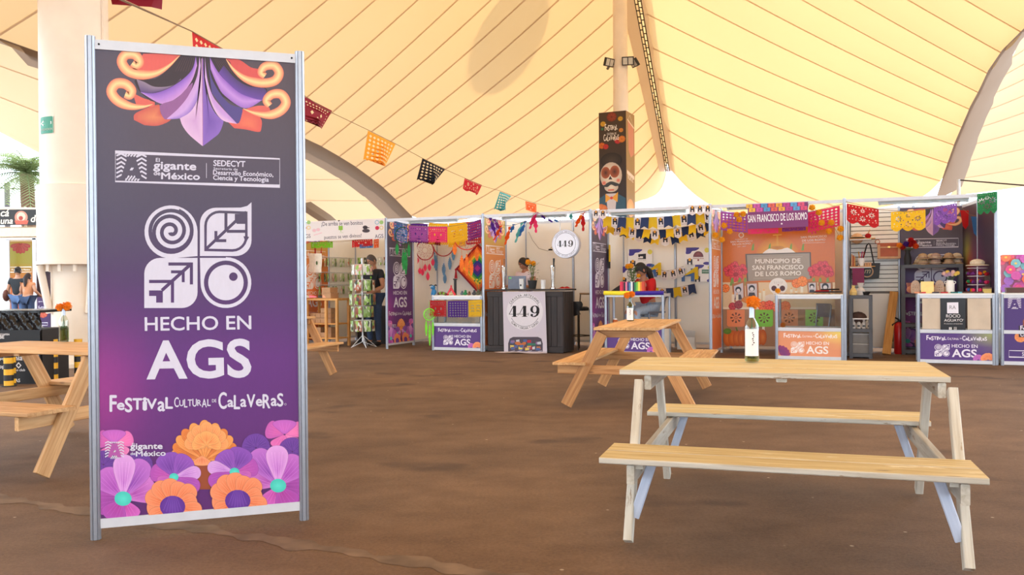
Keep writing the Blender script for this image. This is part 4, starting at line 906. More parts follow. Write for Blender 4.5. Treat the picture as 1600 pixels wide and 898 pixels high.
# ------------------------------------------------------------------ strip lamps under the front rails
LH = M('lamp_housing', (170, 178, 178), .45, .3); LT = M('lamp_tube', (214, 220, 218), .3)
def strip_lamp(label, a, b, v):
    p, q = RP(*a, v), RP(*b, v); L = q[0]-p[0]; z = (p[2]+q[2])/2
    t = rthing('strip_lamp', label, 'lamp', ((p[0]+q[0])/2, v, z))
    MB().box((-L/2, -.04, -.02), (L/2, .04, .03)).build('housing', LH, t)
    for y in (-.018, .018): MB().tube([(-L/2+.03, y, -.033), (L/2-.03, y, -.033)], .013, 8).build('tube', LT, t)
    for x in (-L/2+.02, L/2-.02): MB().box((x-.015, -.035, -.05), (x+.015, .035, -.02)).build('socket', LH, t)
    for x in (-L*.3, L*.3): MB().box((x-.006, -.004, .03), (x+.006, .004, max(.05, 2.36-z))).build('hanger', LH, t)
strip_lamp('grey strip lamp above the dream catchers', (640, 347), (715, 341), .12); strip_lamp('grey strip lamp above the beer bar', (785, 340), (885, 333), .12)
strip_lamp('grey strip lamp above the blue and yellow flags', (955, 333), (1072, 327), .12); strip_lamp('grey strip lamp behind the San Francisco banner', (1136, 323), (1264, 319), .12); strip_lamp('white strip lamp above the leather goods', (1372, 315), (1514, 310), .12)
# ------------------------------------------------------------------ shop counters
def counter_print(w, h, bg, fl=True, white=(232, 224, 238), glow=None):
    P = Paint(None, 1, (0, 0, w, h)); P.rect(0, 0, w, h, (lambda x, z: mixc(lin(bg), lin(glow), max(0, 1-math.hypot((x-w)/(.4*w), (z-h)/(.6*h))))) if glow else bg, 6, 4); bgf = lambda x, y: lin(bg)
    P.funky('FeSTiVaL', .09*w, .74*h, .37*w, .145*h, white); P.funky('CULTURAL', .38*w, .755*h, .54*w, .08*h, white, 0, .015); P.text('DE', .55*w, .79*h, .575*w, .79*h, .04*h, white, .01); P.funky('CaLaVeRaS', .585*w, .74*h, .92*w, .145*h, white)
    hecho(P, .20*w, .60*h, .41*w, .12*h, white, bgf); P.text('HECHO EN', .44*w, .47*h, .79*w, .47*h, .12*h, white, .012); P.text('AGS', .44*w, .12*h, .78*w, .12*h, .28*h, white, .024)
    if fl:
        q = lambda x, y: (x, y); petal_fl(P, q, .80*w, .05*h, [(a, .07*w, .03*w, (170, 80, 170), (196, 110, 190)) for a in (30, 70, 110, 150, 0, 180)], None, 0, .0006)
        petal_fl(P, q, .93*w, .04*h, [(a, .10*w, .035*w, (226, 100, 60), (246, 160, 110)) for a in (20, 50, 80, 110, 140, 165)], None, 0, .0006)
    else: petal_fl(P, lambda x, y: (x, y), .03*w, .02*h, [(a, .16*w, .03*w, (80, 50, 120), (150, 60, 110)) for a in (10, 30, 50, 70, 90)], None, 0, .0006)
    me = P.mesh('print'); me.materials.append(PRINT); return me
CTOP = M('counter_top_white', (238, 236, 232), .35, var=.03)
def counter(label, u0, u1, v, pm, h=.98, d=.48, pz=(.06, .44), top=True, cover=None, glass=True):
    t = rthing('display_counter', label, 'counter', (u0, v, 0)); w = u1-u0
    for x, y in ((0, 0), (w, 0), (0, d), (w, d)): obj('post', post_mesh(h, .0225), None, t, (x, y, 0))
    for z in (.035, pz[1]+.03, h-.03):
        for p, q in (((.02, 0), (w-.02, 0)), ((.02, d), (w-.02, d)), ((0, .02), (0, d-.02)), ((w, .02), (w, d-.02))): rail(t, p, q, z, .05, 'rail')
    MB().box((.02, .004, .055), (w-.02, .010, pz[1]+.01)).build('front_panel', WP, t)
    if pm: obj('print', pm, None, t, (.022, .003, .06))
    MB().box((.004, .02, .055), (.010, d-.02, pz[1]+.01)).build('side_panel', WP, t); MB().box((w-.010, .02, .055), (w-.004, d-.02, pz[1]+.01)).build('side_panel', WP, t)
    MB().box((.02, .02, pz[1]+.03), (w-.02, d-.02, pz[1]+.045)).build('shelf', CTOP, t)
    if glass: MB().box((.024, .004, pz[1]+.055), (w-.024, .008, h-.055)).build('glass_pane', PANE, t)
    if top: MB().box((-.01, -.015, h-.005), (w+.01, d+.015, h+.012)).build('top', CTOP, t)
    return t
PW = .93
CP_P = counter_print(PW, .38, (90, 58, 128)); CP_O = counter_print(PW, .38, (226, 148, 108), False, (244, 232, 228), (250, 226, 110)); CP_G = counter_print(PW, .38, (90, 58, 128), True, (232, 224, 238), (170, 176, 110))
c2_ = counter('white display counter with purple print under the dream catchers', .985, 1.955, -.02, CP_P)
c4_ = counter('tall counter with yellow and blue taped edge and purple print', 4.225, 5.195, .05, CP_P, h=1.02, glass=False, top=False)
c5_ = counter('display counter with orange print before the altar banner', 6.985, 7.935, -.02, CP_O, h=.99)
c6_ = counter('display counter with purple print and beige cloths in the leather stall', 8.965, 9.925, -.02, CP_G, h=1.0)
# taped edges of the flag stall's counter
MB().tube([(-.02, -.02, 1.03), (.42, -.02, 1.025)], .036, 8).build('yellow_tape', M('yellow_plastic', (246, 226, 60), .3), c4_); MB().tube([(.52, -.02, 1.025), (.99, -.02, 1.03)], .036, 8).build('blue_tape', M('blue_plastic', (56, 40, 150), .25), c4_)
# beige cloths and the black name sign on the leather counter
BEI = M('beige_cloth', (206, 188, 168), .9, var=.08, scale=5, bump=.3)
for x0, x1 in ((.05, .36), (.63, .92)):
    MB().grid(lambda a, b: (x0+(x1-x0)*a+.012*b*(1 if x0 > .5 else -1)*0, -.016-.006*math.sin(a*7+b*3), .50+.44*b), 8, 6).sm().build('cloth', BEI, c6_)
P = Paint(lambda x, y: (RP(x, y, -.045)[0]-8.965, RP(x, y, -.045)[2]), -1); k_ = 1101/190
def n6(X, Y): return (1410+X/k_, 420+Y/k_)
P.poly([n6(342, 264), n6(570, 264), n6(572, 552), n6(344, 550)], (34, 30, 32)); P.poly([n6(404, 304), n6(506, 302), n6(508, 402), n6(405, 402)], (232, 226, 236)); P.text('RA', *n6(426, 364), *n6(484, 364), None, (120, 110, 116), 0); P.text('ROCIO', *n6(396, 440), *n6(524, 440), None, (226, 216, 216), 0); P.text('AGUAYO', *n6(378, 476), *n6(546, 476), 24/k_, (226, 216, 216), 0); P.ring(*n6(551, 458), .5, .2, (226, 216, 216), 10); P.text('Productos artesanales', *n6(378, 500), *n6(546, 500), 9/k_, (206, 196, 196), .01); P.poly([n6(422, 528), n6(446, 528), n6(446, 550), n6(422, 550)], (230, 226, 226)); P.text('f', *n6(430, 548), *n6(439, 548), 16/k_, (34, 30, 32), .02); P.stroke([n6(468, 528), n6(490, 528), n6(490, 549), n6(468, 549)], .5, (206, 200, 200), True); P.ring(*n6(479, 539), .9, .4, (206, 200, 200), 12)
me = P.mesh('name_card'); me.materials.append(PRINTG); nc = obj('name_card', me, None, None, RW(8.965, -.045, 0), PHI); tag(nc, 'black ROCIO AGUAYO name card with white RA square on the leather counter', 'sign')
# neighbouring counter past the right end
t7 = counter('purple printed counter at the right edge of the picture', 10.03, 10.99, .0, None, h=1.0, glass=False)
P = Paint(None, 1, (0, 0, PW, .94)); P.rect(0, 0, PW, .94, (78, 52, 118), 2, 2); wq = (226, 216, 232)
a_badge(P, lambda u, v: (.05+.16*u, .90-.15*v), wq, lambda x, y: lin((78, 52, 118))); P.text('gigante', .25, .84, .55, .84, None, wq, .016); P.text('de México', .25, .74, .57, .74, None, wq, .016)
petal_fl(P, lambda x, y: (x, y), .36, .55, [(a, .13, .05, (120, 70, 50), (150, 80, 60)) for a in range(0, 360, 40)], (60, 44, 40), .07, .001); petal_fl(P, lambda x, y: (x, y), .52, .36, [(a, .09, .035, (206, 80, 70), (226, 120, 90)) for a in range(0, 360, 40)], None, 0, .001); petal_fl(P, lambda x, y: (x, y), .2, .36, [(a, .07, .03, (226, 120, 60), (236, 150, 90)) for a in range(0, 360, 40)], None, 0, .001)
P.rect(.18, .36, .5, .52, (58, 46, 60)); P.funky('FeSTiVaL', .2, .46, .48, .05, wq); P.text('CULTURAL DE', .25, .425, .42, .425, .02, wq, .01); P.funky('CaLaVeRaS', .2, .37, .48, .05, wq); P.stroke([(.06, .08), (.5, .08), (.5, .17), (.06, .17)], .008, wq, True); P.text('SEDECYT', .22, .1, .44, .1, .05, wq, .02)
me = P.mesh('print'); me.materials.append(PRINT); obj('print', me, None, t7, (.022, .002, .04))
MB().box((.02, .005, .44), (.94, .009, .96)).build('upper_panel', WP, t7)
# ------------------------------------------------------------------ shared bits for the goods
def RPaint(v, u0=0.0, clip=None): return Paint(lambda x, y: (RP(x, y, v)[0]-u0, RP(x, y, v)[2]), -1, clip)
def sheet(P, name, label, cat, v, u0, mat=PRINT, group=None, parent=None):
    me = P.mesh(name); me.materials.append(mat); o = obj(name, me, None, parent, RW(u0, v, 0), PHI); return tag(o, label, cat, group) if cat else o
def px(x, y, v): return RW(*RP(x, y, v))
def psz(n, v, x=800): return n*(ROW0+UV_V*v+UV_U*RP(x, 440, v)[0]).y/F      # pixels -> metres at that place
def rel(x, y, v, o): r = RP(x, y, v); return Vector((r[0]-o[0], r[1]-o[1], r[2]-o[2]))
def pflag(parent, o, a, b, hpx, style, colr, seed, v, fold=0):
    p, q = rel(*a, v, o), rel(*b, v, o); d = q-p; w = abs(d.x); me = papel_mesh(w, psz(hpx, v, a[0]), style, seed, fold)
    for vv in me.vertices: vv.co.z += d.z*(vv.co.x/w)
    me.materials.append(PC[colr]); return obj('paper_sheet', me, None, parent, (p+q)/2)
WIRE = M('white_wire', (216, 216, 218), .35, .3); BLK = M('matt_black', (34, 32, 34), .6); CARD = M('cardboard', (186, 142, 104), .8, var=.06); WHITE = M('plain_white', (238, 236, 234), .5, var=.03); GREYP = M('grey_plastic', (84, 84, 90), .5, var=.05)
# ------------------------------------------------------------------ stall 1: plaited sandals
P = RPaint(-.05, -1.9); k = 1600/140
def b1(X, Y): return (470+X/k, 335+Y/k)
P.poly([b1(50, 130), b1(1500, 68), b1(1495, 430), b1(60, 480)], (236, 228, 228)); nv = (62, 56, 84)
P.text('¡De arriba se ven bonitos', *b1(370, 205), *b1(1105, 180), 72/k, nv, .005); P.text('puestos se ven divinos!', *b1(420, 440), *b1(1085, 405), 66/k, nv, .005)
P.poly([b1(680, 128), b1(658, 106), b1(668, 98), b1(680, 106), b1(692, 98), b1(702, 106)], (40, 34, 40))
def clover(cx, cy, r, c): 
    for a in range(4): P.disc(*b1(cx+r*math.cos(a*PI/2+.78), cy+r*math.sin(a*PI/2+.78)), r*.85/k, c, None, 10)
    P.stroke([b1(cx, cy), b1(cx+4, cy+2.6*r)], r*.4/k, c)
clover(712, 240, 26, (150, 196, 70)); P.text('AGS', *b1(690, 330), *b1(760, 330), 14/k, (170, 196, 130), 0)
for X, Y in ((240, 285), (310, 270)): P.fan([b1(X+38*math.cos(t/3), Y+30*math.sin(t/3)) for t in range(19)], (244, 190, 200), (232, 206, 210)); 
P.stroke([b1(230, 370), b1(380, 325)], 14/k, (240, 196, 204)); P.fan([b1(1165+70*math.cos(t/3), 290+34*math.sin(t/3)) for t in range(19)], (70, 62, 70), (92, 84, 90)); P.fan([b1(1150+45*math.cos(t/3), 230+34*math.sin(t/3)) for t in range(19)], (60, 54, 62), (84, 76, 84)); P.stroke([b1(1130, 240), b1(1225, 235)], 14/k, (60, 54, 60))
for ox in (1400, 100): 
    P.ring(*b1(ox-40, 140), 34/k, 10/k, (120, 180, 206), 14); P.disc(*b1(ox+40, 140), 36/k, (170, 206, 130)); P.disc(*b1(ox-36, 240), 36/k, (214, 60, 90)); P.ring(*b1(ox+40, 235), 30/k, 12/k, (236, 206, 120), 14); P.text('AGS', *b1(ox-75, 425), *b1(ox+75, 415), 66/k, (50, 46, 84), .005)
sheet(P, 'cloth_banner', 'white cloth banner with hand lettering about sandals across the first stall', 'banner', -.05, -1.9, PAPER)
gl = rthing('paper_garland', 'green, red and orange cut paper under the white cloth banner', 'garland', (-1.2, .3, 2.1)); og = (-1.2, .3, 2.1)
for a, b, h, c in (((486, 378), (520, 377), 10, 'lime'), ((550, 375), (582, 372), 12, 'brick'), ((584, 374), (592, 373), 14, 'tangerine'), ((562, 382), (583, 381), 6, 'blue')): pflag(gl, og, a, b, h, 'face', c, 3, .3)
MB().tube([rel(480, 378, .3, og), rel(535, 377, .3, og), rel(600, 371, .3, og)], .004, 4).build('string', M('twine'), gl)
# table with shoes and boxes
e = RP(533, 466, .25); tz = e[2]; tu1 = e[0]; tu0 = -1.94; OAK = wood('honey_wood', (226, 166, 92), (196, 132, 62), knots=False)
tb = rthing('wooden_shoe_table', 'honey-coloured wooden shelf table against the orange panel in the first stall', 'table', (tu0, .12, 0)); w = tu1-tu0; d = .46
plank('top_board', (0, d/2, tz-.02), (w, d/2, tz-.02), d, .04, OAK, tb)
for x, y in ((.03, .03), (w-.03, .03), (.03, d-.03), (w-.03, d-.03), (w-.28, .03)): plank('leg', (x, y, 0), (x, y, tz-.04), .05, .05, OAK, tb, up=(0, 1, 0))
for z in (.44, .16): plank('shelf_board', (.03, d/2, z), (w-.03, d/2, z), d-.06, .025, OAK, tb)
def cartons(prefix, spots, grp):
    for (x, y, z, a, b, c, lb) in spots:
        t = rtag(MB().box((-a/2, -b/2, 0), (a/2, b/2, c)), 'cardboard_box', CARD, (x, y, z), lb, 'box', grp)
        MB().box((-a/2-.004, -b/2-.004, c*.72), (a/2+.004, b/2+.004, c+.003)).build('lid', CARD, t)
bz = tz+.003; bu = RP(516, 455, .3)[0]
cartons('', [(bu, .3, bz, .2, .26, .1, 'lower brown shoe box on the honey wood table'), (bu-.01, .3, bz+.106, .19, .25, .1, 'upper brown shoe box on the honey wood table')], 'shoe boxes on the table top')
sp = []
for i in range(4):
    for j in range(2 if i < 2 else 3): sp.append((tu0+.10+i*.125, .33, .455+j*.098, .115, .2, .09, 'brown shoe box stacked on the middle shelf of the honey wood table'))
for i in range(4):
    for j in range(1 if i in (0, 2) else 2): sp.append((tu0+.10+i*.125, .33, .176+j*.098, .115, .2, .09, 'brown shoe box stacked on the bottom shelf of the honey wood table'))
for sx in sp: cartons('', [sx], 'middle shelf shoe boxes' if sx[2] > .43 else 'bottom shelf shoe boxes')
def shoe(label, x, y, c, name, L=.15):
    r = RP(x, y, .2); t = rthing('shoe', label, 'shoe', (r[0], .2, bz), 'shoes on the honey wood table', .5)
    ol = [(-L/2, 0), (-L*.48, .02), (L*.3, .016), (L/2, .0)]
    MB().grid(lambda a, b: (L*(a-.5), (b-.5)*.055*math.sin(PI*(.12+.8*a))**.5, .008+.012*(1-a)), 8, 4).build('sole', WHITE, t)
    MB().grid(lambda a, b: (L*(a-.5)*.98, math.cos(PI*b)*.028*math.sin(PI*(.12+.8*a))**.5, .012+(.055-.025*a)*math.sin(PI*b)), 8, 6).sm().build('upper', M('shoe_'+name, c, .6), t)
shoe('white slipper at the left of the shoe table', 482, 460, (232, 224, 206), 'white'); shoe('pink slipper on the shoe table', 489, 462, (240, 130, 150), 'pink'); shoe('black and white sandal on the shoe table', 503, 461, (60, 54, 50), 'black'); shoe('salmon sandal by the shoe boxes', 510, 462, (236, 170, 140), 'salmon')
# cloth bags on red straps, on the orange panel
for i, (x, y, lb) in enumerate(((488, 406, 'cream cloth bag on red straps, partly behind another'), (497, 408, 'front cream cloth bag with a green sprig on red straps'))):
    v = .35-.06*i; r = RP(x, 388, v); t = rthing('cloth_bag', lb, 'bag', (r[0], v, r[2]), 'bags on the orange panel'); hh, ww = psz(36, v, x)-.08, psz(14, v, x)
    MB().grid(lambda a, b: (ww*(a-.5)+.01*math.sin(b*5), -.03*math.sin(PI*a)*math.sin(PI*b)-.01, -.1-hh*b), 6, 8).sm().build('body', M('cream_cloth', (236, 224, 206), .85), t)
    for s in (-1, 1): MB().tube([(s*ww*.42, 0, -.11), (s*ww*.45, 0, .02), (s*ww*.36, 0, -.1)], .008, 5).build('strap', PC['red'], t)
    if i: MB().ball((.0, -.05, -.1-hh*.5), (.02, .006, .04), 8, 5).build('sprig', STEM, t)
# packets of sandals
def packet_mat(name, rgb):
    m = M('packet_'+name, rgb, .3, var=0); nt = m.node_tree; N = nt.nodes.new; L = nt.links.new
    tc = N('ShaderNodeTexCoord'); oi = N('ShaderNodeObjectInfo'); ad = N('ShaderNodeVectorMath'); vo = N('ShaderNodeTexVoronoi'); vo.inputs['Scale'].default_value = 34; mp = N('ShaderNodeMapping'); mp.inputs['Scale'].default_value = (1, 1, .45)
    L(tc.outputs['Object'], ad.inputs[0]); L(oi.outputs['Random'], ad.inputs[1]); L(ad.outputs[0], mp.inputs[0]); L(mp.outputs[0], vo.inputs['Vector']); rp = N('ShaderNodeValToRGB'); rp.color_ramp.interpolation = 'CONSTANT'
    el = rp.color_ramp.elements; el[0].color = (*lin(rgb), 1); el[1].position = .42; el[1].color = (*lin((214, 216, 206)), 1)
    for p, c in ((.58, (150, 190, 90)), (.72, (64, 70, 52)), (.84, tuple(min(255, v+50) for v in rgb))): e = el.new(p); e.color = (*lin(c), 1)
    sp = N('ShaderNodeSeparateColor'); L(vo.outputs['Color'], sp.inputs[0]); L(sp.outputs[0], rp.inputs[0]); L(rp.outputs[0], nt.nodes['Principled BSDF'].inputs['Base Color']); return m
PK = [packet_mat(n, c) for n, c in (('green', (126, 156, 84)), ('white', (206, 206, 196)), ('pink', (206, 150, 140)), ('dark', (60, 66, 46)), ('brown', (140, 74, 50)))]
def packet_mesh(w, h, m, cache={}):
    k = (round(w, 3), m.name)
    if k not in cache:
        mb = MB(); mb.grid(lambda a, b: (w*(a-.5)*(1-.12*math.sin(PI*b)), -.018*math.sin(PI*a)*math.sin(PI*b)**.6, -h*b), 5, 5); mb.grid(lambda a, b: (w*(a-.5)*(1-.12*math.sin(PI*b)), .018*math.sin(PI*a)*math.sin(PI*b)**.6, -h*b), 5, 5); mb.smooth = True
        cache[k] = mb.mesh('packet'); cache[k].materials.append(m)
    return cache[k]
rkp = RP(567, 541, .15); ru = rkp[0]; rv = .15; zr = lambda y: RP(567, y, rv)[2]
rack = rthing('wire_spinner_rack', 'white wire spinner rack full of green sandal packets in front of the man', 'rack', (ru, rv, 0)); top = zr(403)
MB().tube([(0, 0, .12), (0, 0, top)], .016, 10).build('pole', WIRE, rack)
for i in range(5):
    a = 2*PI*i/5+.5; MB().tube([(0, 0, .24), (.26*math.cos(a), .26*math.sin(a), .012), (.06*math.cos(a), .06*math.sin(a), .09), (0, 0, .12)], .006, 5).build('foot_wire', WIRE, rack)
tier = [(413, .19, 20), (437, .23, 21), (459, .24, 22), (478, .20, 22), (500, .22, 22)]
for ti, (y, R_, hp) in enumerate(tier):
    z = zr(y); tr_ = MB().torus((0, 0, z), R_*.8, .005, 16, 5, 'z').build('tier_ring', WIRE, rack)
    for s in range(3): a = s*PI/3; MB().tube([(-R_*.8*math.cos(a), -R_*.8*math.sin(a), z), (R_*.8*math.cos(a), R_*.8*math.sin(a), z)], .004, 4).build('spoke', WIRE, tr_)
    n = 8
    for i in range(n):
        a = 2*PI*i/n+.2; m = PK[0 if i % 3 else (1 if i % 2 else 4)] if y > 420 else PK[1 if i % 2 else 2]
        o = obj('sandal_packet', packet_mesh(.15, psz(hp, rv, 567)*.80, m), None, None, RW(ru+R_*math.cos(a), rv+R_*math.sin(a), z-.004), PHI+a+PI/2); tag(o, 'clear sandal packet on the %s tier of the white wire spinner rack' % ('top', 'second', 'third', 'fourth', 'bottom')[ti], 'packet', 'packets on the %s rack tier' % ('top', 'second', 'third', 'fourth', 'bottom')[ti])
rows = [(519, 403, 5, 13, .8), (522, 427, 5, 12, .8), (527, 447, 4, 11, .9)]
for j, (x0, y0, n, hp, vv) in enumerate(rows):
    hk = rthing('wire_wall_rail', ('top', 'middle', 'lowest')[j]+' white wire rail of packets on the side wall of the first stall', 'rail', (-1.965, .55, RP(x0, y0-2, vv)[2]))
    MB().tube([(.0, 0, 0), (.0, 1.35, 0)], .008, 5).build('rod', WIRE, hk)
    for i in range(9):
        o = obj('sandal_packet', packet_mesh(.12, .17, PK[(i*2+j) % 5 if i % 2 else 0]), None, None, RW(-1.93+.03*(i % 2), .6+i*.14, RP(x0, y0, vv)[2]), PHI+PI/2+.3); tag(o, 'clear packet hanging on the '+('top', 'middle', 'lowest')[j]+' wire rail of the side wall', 'packet', ('top', 'middle', 'lowest')[j]+' rail packets')
for j, (y0, zz) in enumerate(((402, 0), (428, 0))):
    z = RP(575, y0, 1.9)[2]
    for i in range(11):
        o = obj('sandal_packet', packet_mesh(.12, .18, PK[(0, 3, 0, 1, 4)[i % 5]]), None, None, RW(-1.85+i*.165, 1.93, z), PHI); tag(o, 'clear packet hanging in the '+('upper', 'lower')[j]+' row on the back wall of the first stall', 'packet', ('upper', 'lower')[j]+' back wall packets')
tc_ = rthing('dark_draped_table', 'low table under a black cloth behind the spinner rack', 'table', (-1.0, 1.4, 0)); MB().grid(lambda a, b: (-.38+.76*a, -.30-.02*math.sin(a*30)*(1-b), .02+.74*b), 24, 2).sm().build('cloth_front', BLK, tc_); MB().box((-.38, -.29, .0), (.38, .28, .755)).build('cloth_top', BLK, tc_)
# ------------------------------------------------------------------ stall 2: dream catchers
og = (.8, .25, 2.2); g2 = rthing('paper_garland', 'front row of purple, pink and yellow cut paper over the dream catchers', 'garland', og)
for a, b, h, s_, c, sd in (((616, 345), (636, 350), 30, 'lattice', 'blue', 1), ((639, 352), (669, 354), 25, 'face', 'lilac', 2), ((669, 354), (699, 354), 25, 'face', 'pink', 3), ((699, 354), (730, 349), 27, 'arcs', 'yellow', 4), ((731, 349), (752, 342), 28, 'lattice', 'purple', 5)): pflag(g2, og, a, b, h, s_, c, sd, .25)
MB().tube([rel(x, y, .25, og) for x, y in ((606, 344), (639, 352), (669, 354), (699, 354), (730, 349), (752, 342))], .004, 4).build('string', M('twine'), g2)
og = (.9, .9, 2.2); g2b = rthing('paper_garland', 'second row of violet, yellow and red cut paper further back in the craft stall', 'garland', og)
for a, b, h, s_, c, sd in (((636, 349), (668, 350), 30, 'lattice', 'darkpurple', 6), ((670, 348), (700, 349), 34, 'arcs', 'yellow', 7), ((701, 349), (728, 347), 38, 'arcs', 'yellow', 8), ((728, 347), (752, 345), 36, 'lattice', 'red', 9), ((660, 366), (688, 370), 14, 'face', 'wine', 10)): pflag(g2b, og, a, b, h, s_, c, sd, .9)
MB().tube([rel(x, y, .9, og) for x, y in ((632, 348), (668, 350), (700, 349), (752, 345))], .004, 4).build('string', M('twine'), g2b)
def feather(mb, p, L, w, sway=0):
    p = Vector(p); n = 7
    for i in range(n):
        t = i/n; q = p+Vector((sway*t*L, 0, -L*t)); ww = w*math.sin(PI*(.1+.85*t)); mb.add([q, q+Vector((ww, .004, -.06*L)), q+Vector((ww*.5, 0, -.24*L)), q+Vector((0, 0, -.2*L)), q+Vector((-ww*.5, 0, -.24*L)), q+Vector((-ww, -.004, -.06*L))], [(0, 1, 2, 3), (0, 3, 4, 5)])
def catcher(label, cx, cy, rx, ry, v, ring, fm, fs, web=WIRE, rz=0.0):
    r = RP(cx, cy, v); t = rthing('dream_catcher', label, 'dream catcher', r, None, rz); R_ = psz(ry, v, cx)
    MB().torus((0, 0, 0), R_, .011, 28, 6, 'y').build('hoop', ring, t)
    mb = MB(); n = 10
    for kk in (1, .7, .42):
        for i in range(n): a, b = 2*PI*(i+.5*kk)/n, 2*PI*(i+1+.5*kk)/n; mb.tube([(R_*kk*math.cos(a), 0, R_*kk*math.sin(a)), (R_*kk*.62*math.cos((a+b)/2), 0, R_*kk*.62*math.sin((a+b)/2)), (R_*kk*math.cos(b), 0, R_*kk*math.sin(b))], .003, 3, False)
    mb.build('web', web, t)['kind'] = 'stuff'
    MB().tube([(0, 0, R_), (0, 0, R_+.12)], .003, 4).build('hanging_loop', web, t)
    for dx, z0, L in fs:
        x = dx*R_; z = -math.sqrt(max(0, 1-min(1, abs(dx))**2))*R_
        mb = MB(); mb.tube([(x, 0, z), (x, 0, z-z0*R_)], .0025, 3); feather(mb, (x, 0, z-z0*R_), L*R_, .28*R_ if R_ < .16 else .05); mb.build('feather', fm, t)
    return t
RG = M('red_hoop', (176, 34, 50), .5); FG = M('green_feather', (40, 140, 70), .8, var=.25); FP = M('pink_feather', (236, 60, 100), .8, var=.25); FB = M('blue_feather', (104, 150, 190), .8, var=.25); FO = M('orange_feather', (250, 120, 40), .8, var=.25); FL = M('lime_feather', (130, 230, 60), .7, var=.2)
catcher('green dream catcher with long green feathers before the purple panel', 630, 368, 6, 13, .22, M('dark_green_hoop', (30, 80, 60), .5), FG, [(-.8, .3, 1.3), (0, .6, 2.4), (.7, .2, 1.5), (.3, .5, 3.0)], WIRE, .9)
catcher('red dream catcher with small pink feathers on the side wall', 664, 391, 6, 15, 1.3, RG, FP, [(-.9, .2, .7), (-.3, .9, .7), (.3, 1.3, .8), (.9, .4, .7), (0, .4, .7), (-.6, 1.0, .6), (.5, .5, .7)], RG, .95)
catcher('large red hoop dream catcher with blue feathers on the back wall', 693, 382, 16, 18, 1.85, RG, FB, [(-.95, .1, 1.5), (-.75, .3, 1.2), (0, .6, 1.0), (.1, 1.5, .8), (.6, .3, 1.0), (.95, .1, .9)])
catcher('red hoop dream catcher with orange feathers beside the rainbow diamond', 729, 370, 15, 20, .35, M('coral_hoop', (214, 60, 50), .5), FO, [(-.95, .2, .8), (-.4, .5, 1.2), (0, .3, 1.6), (.35, .8, 1.2), (.8, .2, 1.0)], M('violet_thread', (130, 60, 150), .6), .3)
catcher('small lime green dream catcher hanging on the left side of the craft counter', 671, 491, 4, 9, -.12, FL, FL, [(-.6, .1, 2.6), (0, .3, 3.8), (.6, .1, 2.6)], FL, .8)
r = RP(745, 419, 1.8); ge = rthing('rainbow_yarn_diamond', 'large rainbow yarn diamond with nested coloured squares on the back wall', 'yarn diamond', (r[0], 1.86, r[2])); s0 = psz(39, 1.8, 745)
for i, c in enumerate(((150, 30, 40), (226, 90, 40), (244, 130, 40), (250, 200, 60), (120, 180, 70), (40, 130, 80), (50, 60, 150), (90, 50, 140), (170, 50, 140))):
    a, b = s0*(1-i*.108), s0*(1-(i+1)*.108) if i < 8 else .0
    if i < 8: MB().prism([(-a, 0), (0, -a), (a, 0), (0, a)], -.012-.002*i, .01, holes=[[(-b, 0), (0, -b), (b, 0), (0, b)]]).build('yarn_band', M('yarn%d' % i, c, .9, var=.15, scale=80), ge)
    else: MB().prism([(-a, 0), (0, -a), (a, 0), (0, a)], -.03, .01).build('yarn_centre', M('yarn8', c, .9), ge)
tm = M('red_tassel', (176, 30, 44), .8); mb = MB(); mb.ball((-s0, 0, -.02), .025, 8, 5); mb.lathe([(.012, -.03), (.035, -.2)], 8, Matrix.Translation((-s0, 0, 0))); mb.build('tassel', tm, ge)
# paper on the counter front
og = (1.0, -.06, .93); g2c = rthing('paper_garland', 'red, purple and yellow cut paper along the craft counter', 'garland', og)
for a, b, h, s_, c, sd in (((672, 469), (697, 469), 26, 'face', 'red', 1), ((700, 470), (731, 470), 26, 'lattice', 'darkpurple', 2), ((732, 469), (753, 468), 27, 'arcs', 'yellow', 3)): pflag(g2c, og, a, b, h, s_, c, sd, -.06)
MB().tube([rel(x, y, -.06, og) for x, y in ((671, 469), (700, 470), (732, 469), (753, 468))], .004, 4).build('string', M('twine'), g2c)
cz = .995
def on_counter(name, label, x, v, cat, z=cz, rz=0, group=None): r = RP(x, 460, v); return rthing(name, label, cat, (r[0], v, z), group, rz)
t = on_counter('dog_figure', 'small blue toy dog with black ears on the craft counter', 678, .1, 'figure', rz=-.3); BL = M('toy_blue', (40, 120, 176), .5)
MB().ball((0, 0, .06), (.045, .05, .06), 10, 7).ball((0, -.02, .145), (.04, .045, .042), 10, 7).ball((0, -.06, .135), (.02, .025, .018), 8, 5).sm().build('body', BL, t)
for s in (-1, 1): MB().tube([(s*.025, -.01, .17), (s*.05, -.01, .19), (s*.09, -.02, .18)], .012, 6).build('ear', BLK, t); MB().ball((s*.016, -.055, .16), .007, 6, 4).build('eye', WHITE, t); MB().tube([(s*.025, -.03, .05), (s*.025, -.035, 0)], .012, 6).build('leg', BL, t)
t = on_counter('caterpillar_figure', 'green and brown toy caterpillar on the craft counter', 691, .12, 'figure'); 
for i in range(5): MB().ball((-.07+.035*i, 0, .03+.012*math.sin(i)), .028, 8, 6).build('segment', M('toy_green', (110, 160, 50), .5) if i % 2 else M('toy_brown', (96, 60, 40), .5), t)
t = on_counter('toy_house', 'red gabled wooden frame on the craft counter', 705, .15, 'toy house'); RD = M('toy_red', (214, 44, 60), .5)
MB().bar((-.08, 0, 0), (0, 0, .13), .03, .03).bar((.08, 0, 0), (0, 0, .13), .03, .03).build('rafter', RD, t); MB().ball((0, 0, .16), (.015, .015, .03), 8, 5).build('finial', RD, t); MB().ball((0, -.01, .03), (.05, .03, .03), 8, 5).build('nest', M('straw', (190, 170, 130), .9, var=.3), t)
